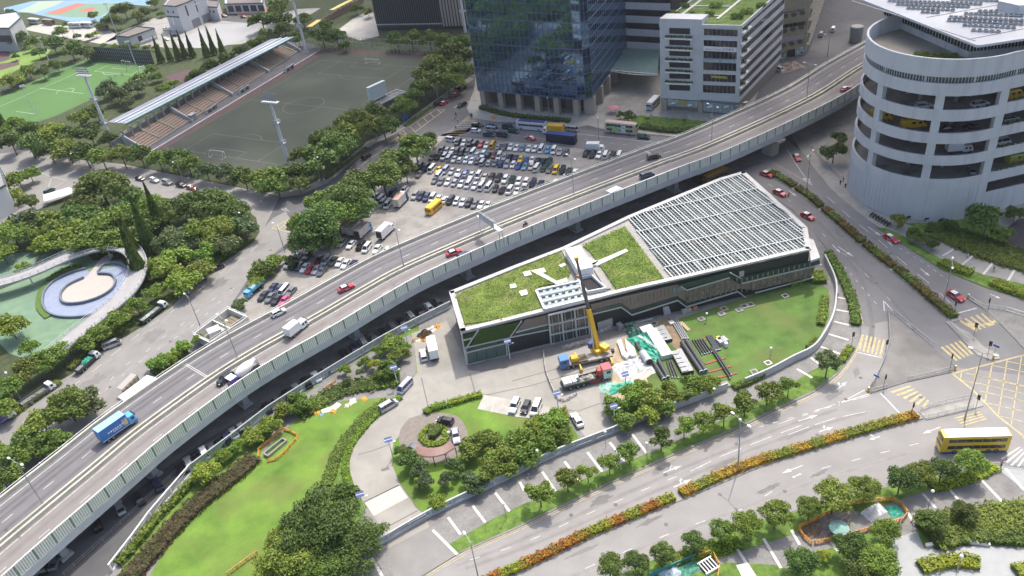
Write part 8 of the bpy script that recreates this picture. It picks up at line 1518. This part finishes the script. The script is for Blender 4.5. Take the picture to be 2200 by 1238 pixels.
grove([(20, 300, 30, 'd'), (60, 308, 30, 'd'), (102, 318, 30, 'd'), (142, 318, 30, 'b'), (180, 328, 30, 'd'), (216, 334, 28, 'b'), (260, 332, 28, 'b'), (300, 332, 28, 'd'), (340, 342, 26, 'b'), (376, 338, 28, 'd'), (402, 352, 26, 'b'), (442, 366, 24, 'g'), (482, 370, 24, 'g'), (522, 376, 28, 'd'), (560, 382, 28, 'b'), (150, 290, 28, 'd'), (112, 282, 28, 'l'), (66, 275, 26, 'd'), (192, 285, 24, 'd'), (232, 300, 22, 'd'), (30, 265, 24, 'b')], 'in the row along the cross street', 'trees along the cross street', 1.9, 'park_tree')
grove([(172, 255, 24, 'b'), (206, 240, 24, 'd'), (250, 202, 24, 'g'), (292, 186, 22, 'g'), (232, 190, 24, 'g'), (300, 168, 18, 'b'), (322, 150, 16, 'b'), (350, 190, 16, 'l'), (372, 178, 14, 'l'), (270, 220, 16, 'g'), (335, 165, 14, 'b'), (410, 170, 14, 'd')], 'between the bright pitch and the grandstand', 'trees behind the grandstand', 1.7, 'park_tree')
grove([(425, 158, 18, 'd'), (452, 142, 20, 'd'), (490, 126, 22, 'd'), (522, 110, 22, 'd'), (555, 92, 22, 'b'), (560, 40, 24, 'd'), (592, 42, 28, 'd'), (602, 14, 28, 'd'), (572, 72, 18, 'd'), (690, 70, 26, 'd'), (722, 76, 22, 'd'), (650, 40, 18, 'b'), (742, 96, 14, 'd'), (852, 82, 22, 'd'), (882, 80, 24, 'd'), (922, 82, 24, 'd'), (958, 86, 24, 'd'), (765, 18, 14, 'b'), (640, 80, 18, 'd'), (610, 60, 20, 'd'), (700, 50, 14, 'd'), (790, 25, 12, 'b')], 'beyond the grandstand and far touchline', 'trees beyond the pitch', 1.9, 'park_tree')
grove([(112, 92, 22, 'd'), (150, 104, 24, 'd'), (182, 112, 22, 'd'), (130, 66, 14, 'b'), (45, 82, 20, 'g'), (72, 88, 18, 'b'), (212, 56, 10, 'd'), (240, 42, 20, 'd'), (265, 18, 22, 'd'), (292, 35, 16, 'd'), (312, 24, 16, 'd'), (200, 32, 12, 'b'), (32, 122, 9, 'd'), (82, 112, 14, 'd'), (60, 150, 18, 'b'), (20, 172, 20, 'b'), (120, 138, 18, 'd'), (90, 152, 18, 'd'), (40, 165, 14, 'l'), (140, 52, 8, 'b'), (222, 98, 8, 'l'), (245, 100, 9, 'l'), (268, 98, 9, 'l'), (292, 100, 9, 'l'), (315, 102, 9, 'l'), (335, 100, 9, 'l'), (205, 72, 9, 'l'), (190, 78, 9, 'b'), (165, 78, 9, 'd'), (330, 4, 14, 'd'), (345, 30, 8, 'b'), (20, 25, 9, 'd')], 'in the far upper left sports ground', 'far trees at upper left', 1.8, 'park_tree')
grove([(1930, 474, 18, 'b'), (1966, 500, 17, 'b'), (2044, 482, 18, 'd'), (1986, 514, 13, 'd'), (2122, 470, 38, 'd'), (2160, 502, 22, 'b'), (2182, 456, 20, 'd'), (2005, 527, 14, 'd'), (1792, 322, 26, 'd'), (1802, 296, 18, 'd'), (2090, 450, 18, 'd'), (1350, 248, 14, 'd'), (1332, 246, 9, 'd'), (1390, 256, 6, 'l'), (1470, 258, 6, 'l')], 'around the round garage and tower forecourt', 'trees around the garage', 1.9)
# conifers
for k, (x, y, wp, hp, lab) in enumerate([(308, 600, 22, 18, 0), (330, 545, 20, 19, 0), (352, 500, 18, 17, 0), (300, 560, 16, 15, 0), (348, 135, 9, 13, 1), (368, 132, 8, 13, 1), (386, 130, 9, 14, 1), (400, 126, 8, 14, 1), (416, 124, 8, 13, 1), (446, 122, 9, 14, 1), (462, 118, 8, 14, 1), (480, 116, 8, 12, 1), (10, 285, 18, 14, 1)]):
    r = wp*PXM(x, y); o = thing('conifer_tree', uniq('tall dark conifer, %s of %s' % (ORD[k+1] if k < 4 else ORD[k-3], 'four beside the loop ramp' if k < 4 else 'nine behind the bright pitch')), 'tree', G(x, y, .1), k, 'conifers'); MB().tube((0, 0, 0), (0, 0, hp*.9), .3, .06, 7).build('trunk', TRUNK, o); c = link('crown', CON[k % 2], o, (0, 0, hp*.08)); c.scale = (r, r, hp)
# ---- hedges and beds
def hedge(name, label, pts, w, h, kind, per=44, leaf=.24, z=.15, closed=False, cat='hedge', kinds=None, core=True, group=None, rag=.12):
    L = GP(pts, z); L = smooth_line(L+([L[0]] if closed else []), 1.0); T = length(L); n = int(T*max(1.2, w+h)*per); rs = np.random.RandomState(len(name)*31+int(T*10) % 997)
    A_ = np.array([[p.x, p.y] for p in L]); cum = np.concatenate([[0], np.cumsum(np.linalg.norm(np.diff(A_, axis=0), axis=1))]); s = rs.rand(n)*cum[-1]; i = np.clip(np.searchsorted(cum, s)-1, 0, len(A_)-2); f = ((s-cum[i])/np.maximum(1e-6, cum[i+1]-cum[i]))[:, None]; c = A_[i]*(1-f)+A_[i+1]*f; t = A_[i+1]-A_[i]; t /= np.maximum(1e-6, np.linalg.norm(t, axis=1))[:, None]; nn_ = np.stack([-t[:, 1], t[:, 0]], 1)
    q = rs.rand(n)*(w+2*h)-h-w/2; top = np.abs(q) <= w/2; o_ = np.where(top, q, np.sign(q)*w/2); zz_ = np.where(top, h, h-(np.abs(q)-w/2)); lump = 1+rag*np.sin(s*1.7)*np.cos(s*.61+1)+rag*.7*np.sin(s*3.9+o_*2)
    P = np.column_stack([c+nn_*(o_*lump+rs.normal(0, .06, n))[:, None], z+zz_*lump+rs.normal(0, .07, n)]); N_ = np.column_stack([nn_*np.where(top, 0, np.sign(q))[:, None], np.where(top, 1., .25)])+rs.normal(size=(n, 3))*.5
    o = thing(name, uniq(label), cat, group=group)
    if kinds:
        sel = ((np.sin(s*.55+np.sin(s*.21)*2)+rs.normal(0, .45, n)) > 0)
        for k_, mk in zip(kinds, (sel, ~sel)): link('foliage', leaves(P[mk], N_[mk], leaf, LEAF[k_], 'foliage', rs), o)
    else: link('foliage', leaves(P, N_, leaf, LEAF[kind], 'foliage', rs), o)
    if core: MB().ribbon([(p.x, p.y) for p in L], w*.40, -w*.40, z-.02, z+h*.72).build('stems', mat('hedge_core', (.06, .085, .018), 1), o)
    return o
hedge('orange_hedge', 'long orange and yellow clipped hedge down the main road median', [(1040, 1253), (1100, 1226), (1163, 1197), (1275, 1142), (1350, 1111), (1448, 1069)], 1.9, .9, 'o', kinds='oy'); hedge('orange_hedge', 'right stretch of the orange median hedge beyond the gap', [(1462, 1063), (1583, 1009), (1650, 986), (1740, 959), (1825, 933), (1900, 912), (1968, 893)], 2.0, .9, 'o', kinds='oy')
tag(MB().ribbon([(p.x, p.y) for p in smooth_line(GP([(1030, 1257), (1100, 1226), (1275, 1142), (1458, 1065), (1650, 986), (1825, 933), (1975, 891)]), 2)], 1.3, -1.3, 0, .15).build('median_kerb', CONC), kind='structure')
for k, (pts, kd) in enumerate([([(1655, 372), (1680, 385), (1706, 402)], 'rb'), ([(1712, 405), (1740, 424), (1764, 446)], 'rb'), ([(1770, 450), (1800, 475), (1830, 502), (1853, 522)], 'rb'), ([(1858, 526), (1890, 552), (1920, 575)], 'rb'), ([(1925, 578), (1975, 620), (2015, 655), (2050, 684)], 'rb')]): hedge('median_hedge', 'green and reddish median hedge on the right road, %s stretch from the flyover' % ORD[k+1], pts, 2.2, 1.1, 'r', 22, .36, kinds=kd, group='median hedges')
tag(MB().ribbon([(p.x, p.y) for p in smooth_line(GP([(1645, 366), (1706, 402), (1768, 449), (1855, 524), (1975, 620), (2056, 690)]), 2)], 1.5, -1.5, 0, .14).build('median_kerb', CONC), kind='structure')
hedge('brown_hedge', 'wide dark brown hedge between the fence and the lawn', [(268, 1260), (300, 1222), (345, 1170), (400, 1110), (455, 1062), (510, 1020), (548, 985)], 4.2, 1.2, 'n', 40, .26, kinds='nn'); hedge('green_scrub', 'green scrub along the lower white fence', [(255, 1215), (300, 1165), (340, 1115), (385, 1070), (410, 1040)], 1.8, 1.2, 'l', 20, .4, cat='shrubs')
hedge('drive_hedge', 'bright clipped hedge hugging the left edge of the driveway', [(862, 855), (820, 884), (785, 918), (757, 955), (744, 990), (745, 1025), (758, 1060)], 1.5, .6, 'h'); hedge('drive_hedge', 'dark low planting strip between lawn path and bright hedge', [(835, 862), (790, 893), (752, 935), (725, 975), (712, 1015), (700, 1045)], 2.6, .5, 'b'); hedge('dark_bed', 'dark shrub bed on the slope under the site fence', [(640, 895), (690, 862), (750, 835), (810, 825), (860, 815)], 5.0, .7, 'd', 16, .4, cat='shrubs', kinds='db')
hedge('island_hedge', 'bright clipped hedge along the top of the planted island', [(914, 890), (928, 881), (960, 872)], 1.7, 1.0, 'h'); hedge('island_hedge', 'second bright hedge block along the top of the island', [(963, 871), (1000, 860), (1036, 850)], 1.6, 1.0, 'h'); hedge('ring_hedge', 'bright round ring hedge in the roundabout', [(906, 938), (914, 925), (932, 919), (952, 924), (960, 938), (950, 952), (930, 956), (912, 950)], 1.5, .5, 'h', closed=True, z=.2); hedge('round_shrub', 'dark round shrub inside the ring hedge', [(922, 935), (935, 933), (944, 936)], 3.6, 1.6, 'd', 26, z=.2, rag=.05, cat='shrub')
hedge('clipped_hedge', 'small lime clipped hedge beside the white saloon', [(1209, 880), (1217, 905)], 1.3, .9, 'y'); hedge('kerb_hedge', 'lime hedge block on the curved pavement corner', [(1806, 778), (1828, 748)], 1.6, .9, 'y'); hedge('kerb_hedge', 'rough green hedge between curved pavement and right road', [(1778, 545), (1800, 580), (1822, 625), (1835, 665), (1838, 700)], 2.2, 1.0, 'b', 22, .36); hedge('lawn_hedge', 'bright hedge at the right edge of the eastern lawn', [(1772, 640), (1768, 670), (1762, 700)], 1.8, 1.0, 'l'); hedge('shrub_bed', 'dense shrubs under the overhanging end of the building', [(1690, 612), (1720, 600), (1750, 592), (1762, 610)], 3.6, 1.3, 'l', 24, .4, kinds='lb', cat='shrubs')
hedge('wall_planting', 'low planting along the top of the boundary wall', [(1575, 835), (1605, 825), (1640, 806)], 1.6, 1.0, 'b', cat='shrubs'); hedge('wall_planting', 'planter greenery in the curved wall niche', [(1735, 752), (1755, 732)], 1.2, 1.2, 'l', cat='shrubs')
for k, (pts, w, h, kd, lab) in enumerate([([(2020, 565), (2050, 578), (2088, 590)], 3.0, 1.0, 'y', 'lime hedge on the verge left of the white paving strips'), ([(2130, 608), (2165, 622), (2215, 640)], 3.0, 1.0, 'y', 'lime hedge at the right edge of the garage verge'), ([(2010, 500), (2060, 520), (2120, 545), (2215, 575)], 7.0, .8, 'b', 'broad dark planting bed behind the garage paving'), ([(1990, 490), (2060, 505), (2150, 535), (2215, 555)], 5.0, .7, 'd', 'dark ground cover bed near the garage wall'), ([(1975, 1222), (2020, 1212), (2070, 1208), (2105, 1215)], 2.6, 1.0, 'y', 'lime shrub bed in the bottom right plaza'), ([(2180, 1232), (2230, 1222)], 2.6, 1.0, 'y', 'lime shrub bed at the bottom right corner'), ([(1990, 1155), (2060, 1130), (2140, 1120), (2220, 1112)], 7.0, 1.0, 'b', 'broad green shrub bed on the south plaza'), ([(2000, 1168), (2080, 1155), (2160, 1158), (2220, 1160)], 3.0, 1.0, 'd', 'dark front shrubs above the stone bench'), ([(2000, 1050), (2060, 1035), (2115, 1015), (2135, 1003)], 2.4, .7, 'h', 'lime hedge pointing at the bus'), ([(1520, 1185), (1560, 1178), (1590, 1165)], 2.4, .8, 'h', 'lime hedge between the two excavations'), ([(1420, 1215), (1470, 1198), (1530, 1178)], 2.4, .7, 'l', 'green bed under the south kerb trees'),
      ([(1032, 232), (1080, 246), (1140, 255), (1225, 262)], 2.2, 1.1, 'd', 'dark clipped hedge in front of the tower columns'), ([(1375, 275), (1450, 284), (1530, 278)], 2.6, 1.2, 'd', 'dark hedge at the front of the tower lawn'), ([(20, 900), (80, 856), (130, 822)], 2.0, .9, 'b', 'green kerb bed at the lower left'), ([(150, 795), (190, 765), (225, 738)], 2.0, .9, 'b', 'green kerb bed behind the green truck'), ([(235, 725), (262, 708), (288, 690)], 2.0, .9, 'l', 'green kerb bed behind the silver van'), ([(305, 680), (340, 655), (378, 630)], 2.0, .9, 'l', 'green kerb bed behind the dump truck'), ([(395, 615), (430, 588), (470, 560), (530, 520)], 1.6, .8, 'l', 'green kerb strip at the park corner'), ([(870, 272), (910, 243), (950, 213)], 1.4, .6, 'b', 'green strip along the pitch pavement'), ([(700, 385), (740, 355), (790, 318)], 1.4, .6, 'b', 'lower green strip along the pitch pavement'), ([(330, 805), (360, 785), (400, 755)], 2.5, 1.5, 'l', 'broad leafed scrub beside the flyover shed'), ([(175, 575), (140, 582), (105, 605)], 2.2, .8, 'l', 'planting between pool wall and ramp')]): hedge('planting_bed', lab, pts, w, h, kd, 30, .30, cat='shrubs', group='planting beds')
def spot_hedge(label, P, w, h, kind, z, parent=None, per=22, leaf=.36):
    n = max(60, int(length(P)*(w+h)*per)); rs = np.random.RandomState(int(P[0].x*7) % 991); A_, B_ = np.array(P[0]), np.array(P[-1]); t = rs.rand(n)[:, None]; C0 = A_*(1-t)+B_*t; d_ = (B_-A_)/max(1e-6, np.linalg.norm(B_-A_)); nn_ = np.array([-d_[1], d_[0], 0]); Q = C0+nn_*(rs.uniform(-w/2, w/2, n))[:, None]; Q[:, 2] = z+h*np.sqrt(rs.rand(n))*(.6+.5*rs.rand(n)); o = link('foliage', leaves(Q, rs.normal(size=(n, 3))+np.array([0, 0, .8]), leaf, LEAF[kind], 'foliage', rs), parent)
    return o if parent else tag(o, uniq(label), 'shrubs')
spot_hedge('green planting on the round garage terrace', [G(1962, 118, 42), G(2058, 124, 42)], 3.0, 1.4, 'b', 41.5)
for k, y in enumerate((372, 482, 594, 704, 814)):
    P = [VP(zz(872, y-8), Vector((65.4, 288.3)), Vector((78.5, 280.6)), .6), VP(zz(1142, y+4), Vector((65.4, 288.3)), Vector((78.5, 280.6)), .6)]; spot_hedge('balcony plants on the white block, %s planter from the top' % ORD[k+1], P, .8, .9, 'd', P[0].z-.1)
for k in range(6): p = Vector((90.3, 273.7))+(V2(G(1648, 8, 32.5))-Vector((90.3, 273.7))).normalized()*3; spot_hedge('side planter greenery on the white block, %s from the bottom' % ORD[k+1], [Vector((p.x+.8, p.y, 9+k*4)), Vector((p.x+2.5, p.y+5, 9+k*4))], 1.0, 1.0, 'd', 10+k*4)
for k, (x, y, w) in enumerate([(1440, 28, 3), (1462, 12, 3), (1525, 12, 4), (1570, 35, 4), (1590, 25, 4), (1515, 30, 3), (1480, 30, 2), (1625, 12, 3)]): p = G(x, y, 33); spot_hedge('roof garden shrub clump on the white block, %s from the left' % ORD[[1, 2, 5, 6, 7, 4, 3, 8][k]], [p, p+Vector((w, -w*.5, 0))], w, 1.6, 'd' if k % 2 else 'b', 32.3)
for k, (x0, y0, x1, y1) in enumerate([(2105, 230, 2200, 215), (2105, 285, 2200, 262), (2100, 330, 2200, 305), (2100, 372, 2200, 345)]): z_ = (33.0, 26.2, 19.8, 12.9)[k]; a_, b_ = ARC[-1]+Vector((2, .2)), TAIL[-1]; spot_hedge('trailing plants on the garage wing spandrel, %s from the top' % ORD[k+1], [Vector((a_.x, a_.y, z_)), Vector((b_.x, b_.y, z_))], .5, .5, 'd', z_-.2, per=10)
# tufts over the planted roof
rs = np.random.RandomState(77)
def tufts(name, label, poly, z, n, size, m, kind='stuff', parent=None):
    P = [Vector((p.x, p.y)) for p in GP(poly, z)]; xs = [p.x for p in P]; ys = [p.y for p in P]; out = []
    def inside(x, y):
        c = False
        for i in range(len(P)):
            a_, b_ = P[i-1], P[i]
            if (a_.y > y) != (b_.y > y) and x < (b_.x-a_.x)*(y-a_.y)/(b_.y-a_.y)+a_.x: c = not c
        return c
    while len(out) < n:
        x, y = rs.uniform(min(xs), max(xs)), rs.uniform(min(ys), max(ys))
        if inside(x, y): out.append((x, y, z+.03+.10*rs.rand()*(1+math.sin(x*.5)*math.cos(y*.43))))
    Q = np.array(out); o = link(name, leaves(Q, rs.normal(size=(n, 3))*.8+np.array([0, 0, .7]), size, m, name, rs), parent); o['kind'] = 'stuff'; 
    if label: o['label'] = label; o['category'] = 'grass'
    return o
SG = leaf_mat('sedum_leaf', (.15, .23, .025), (.26, .33, .06), .5)
tufts('roof_grass', None, [(972, 632), (1100, 579), (1206, 538), (1228, 585), (1215, 606), (1155, 616), (1150, 628), (1168, 662), (1080, 690), (992, 703)], RZ, 9000, .22, SG, parent=VB); tufts('roof_grass', None, [(1250, 526), (1343, 484), (1428, 600), (1322, 624), (1296, 580), (1266, 542)], RZ, 7000, .22, leaf_mat('sedum_leaf_green', (.12, .22, .02), (.20, .31, .04), .5), parent=VB)
# ---- people
def person_mesh(top, bottom, skin=(.45, .30, .22), hair=(.02, .018, .016)):
    me = bpy.data.meshes.new('skel'); J = {'pel': (0, 0, .95), 'chest': (.02, 0, 1.32), 'neck': (.02, 0, 1.50), 'head': (.04, 0, 1.64), 'top': (.04, 0, 1.74), 'shl': (0, .2, 1.42), 'ell': (-.06, .27, 1.15), 'hal': (.06, .27, .9), 'shr': (0, -.2, 1.42), 'elr': (.08, -.26, 1.15), 'har': (.24, -.24, .96), 'hil': (0, .1, .9), 'knl': (.12, .1, .5), 'fol': (.05, .1, .08), 'tol': (.2, .1, .05), 'hir': (0, -.1, .9), 'knr': (.02, -.1, .48), 'for_': (-.22, -.1, .1), 'tor': (-.08, -.1, .05)}
    ks = list(J); E_ = [('pel', 'chest'), ('chest', 'neck'), ('neck', 'head'), ('head', 'top'), ('chest', 'shl'), ('shl', 'ell'), ('ell', 'hal'), ('chest', 'shr'), ('shr', 'elr'), ('elr', 'har'), ('pel', 'hil'), ('hil', 'knl'), ('knl', 'fol'), ('fol', 'tol'), ('pel', 'hir'), ('hir', 'knr'), ('knr', 'for_'), ('for_', 'tor')]
    me.from_pydata([J[k] for k in ks], [(ks.index(a_), ks.index(b_)) for a_, b_ in E_], []); o = bpy.data.objects.new('skel', me); COL.objects.link(o); o.modifiers.new('s', 'SKIN'); RAD = {'pel': .16, 'chest': .17, 'neck': .06, 'head': .10, 'top': .085, 'shl': .075, 'ell': .05, 'hal': .04, 'hil': .10, 'knl': .065, 'fol': .045, 'tol': .04, 'shr': .075, 'elr': .05, 'har': .04, 'hir': .10, 'knr': .065, 'for_': .045, 'tor': .04}
    for k, sv in zip(ks, me.skin_vertices[0].data): sv.radius = (RAD[k]*1.15, RAD[k]*1.15); sv.use_root = (k == 'pel')
    su = o.modifiers.new('d', 'SUBSURF'); su.levels = su.render_levels = 1; dg = bpy.context.evaluated_depsgraph_get(); m2 = bpy.data.meshes.new_from_object(o.evaluated_get(dg)); bpy.data.objects.remove(o); m2.name = 'person'; m2.materials.clear()
    for nm, c in (('top', top), ('trousers', bottom), ('skin', skin), ('hair', hair)): m2.materials.append(mat('%s_%02d%02d%02d' % (nm, *[int(99*x) for x in c]), c, .8))
    for p in m2.polygons: z = p.center.z; y = abs(p.center.y); p.material_index = 1 if z < .93 and y < .22 else (2 if (z < 1.18 and y >= .2) else (0 if z < 1.5 else (3 if z > 1.66 or p.center.x < .01 else 2)))
    return m2
_pm = {}
def person(px, top, bottom, ang, label, z=.14, group='people', sc=1.0):
    k = (top, bottom)
    if k not in _pm: _pm[k] = person_mesh(top, bottom)
    o = link('person', _pm[k], None, G(*px, z), ang); o.scale = (sc,)*3; return tag(o, uniq(label), 'person', group)
BLK, WHT, GRY, ORG, PNK = (.02, .02, .025), (.6, .6, .6), (.15, .15, .16), (.6, .16, .03), (.55, .3, .32)
for px, t, b, a_, lab in [((2150, 1003), PNK, BLK, .5, 'person in a pink top walking behind the bus'), ((1805, 398), BLK, BLK, 1, 'person in black, left of the trio by the round garage'), ((1811, 392), (.45, .3, .1), GRY, 1, 'person in a tan top in the trio by the round garage'), ((1816, 405), BLK, BLK, 1, 'person in black, right of the trio by the round garage'), ((2078, 556), WHT, (.4, .2, .15), 2, 'person in pale clothes walking on the garage paving'), ((2135, 580), WHT, BLK, 2, 'person under a dark umbrella on the garage paving'), ((1822, 1138), (.5, .6, .05), GRY, 1, 'worker in a yellow vest in the roadside excavation'), ((1798, 642), BLK, BLK, 1, 'person in black beside the curved wall'), ((977, 258), WHT, GRY, 1, 'person in white crossing near the tower'), ((984, 263), WHT, BLK, 1, 'second person in white crossing near the tower'), ((980, 250), BLK, BLK, 1, 'person in black at the tower crossing'), ((1013, 254), BLK, GRY, 1, 'person standing at the tower corner'), ((858, 297), (.05, .05, .12), BLK, 1, 'person on the crossing by the pitch trees'), ((980, 280), BLK, GRY, 1, 'person waiting between the crossing bars'), ((408, 598), WHT, BLK, 1, 'person in white on the park pavement'), ((1694, 425), (.5, .05, .05), BLK, 2, 'person in red at the kerb by the second taxi'),
                        ((236, 170), ORG, BLK, 1, 'player in orange at left on the bright pitch'), ((241, 172), ORG, ORG, 2, 'second player in orange on the bright pitch'), ((262, 162), ORG, BLK, 0, 'third player in orange on the bright pitch'), ((266, 164), ORG, ORG, 0, 'fourth player in orange on the bright pitch'), ((249, 165), WHT, BLK, 1, 'player in white between the orange players'), ((231, 174), (.3, .55, .7), GRY, 1, 'player in pale blue on the bright pitch'), ((273, 154), (.1, .4, .1), BLK, 1, 'player in green near the penalty area')]:
    person(px, t, b, a_, lab)
o = thing('umbrella', uniq('dark umbrella held over a walker on the garage paving'), 'umbrella', G(2135, 580, .14)); MB().tube((0, 0, 1.1), (0, 0, 2.0), .02).build('shaft', GREY, o); MB().lathe((0, 0, 0), [(.6, 1.85), (.4, 2.0), (.02, 2.1)], 10).build('canopy', BLACK, o)
p = G(1129, 486, 8.03); person((1129, 486), BLK, BLK, heading((1118, 490), (1140, 480), 8), 'motorcyclist in black riding on the flyover', 8.35)
# thin summer haze
hz = MB().box((0, 600, 62.5), (3400, 2200, 127)).build('haze', mat('haze_air', (1, 1, 1))); hz['kind'] = 'stuff'; t_ = MATS['haze_air'].node_tree; t_.nodes.remove(t_.nodes['Principled BSDF'])
v_ = t_.nodes.new('ShaderNodeVolumePrincipled'); v_.inputs['Color'].default_value = (.92, .95, 1, 1); v_.inputs['Density'].default_value = .00007; v_.inputs['Anisotropy'].default_value = .3; t_.links.new(v_.outputs[0], t_.nodes['Material Output'].inputs[1])
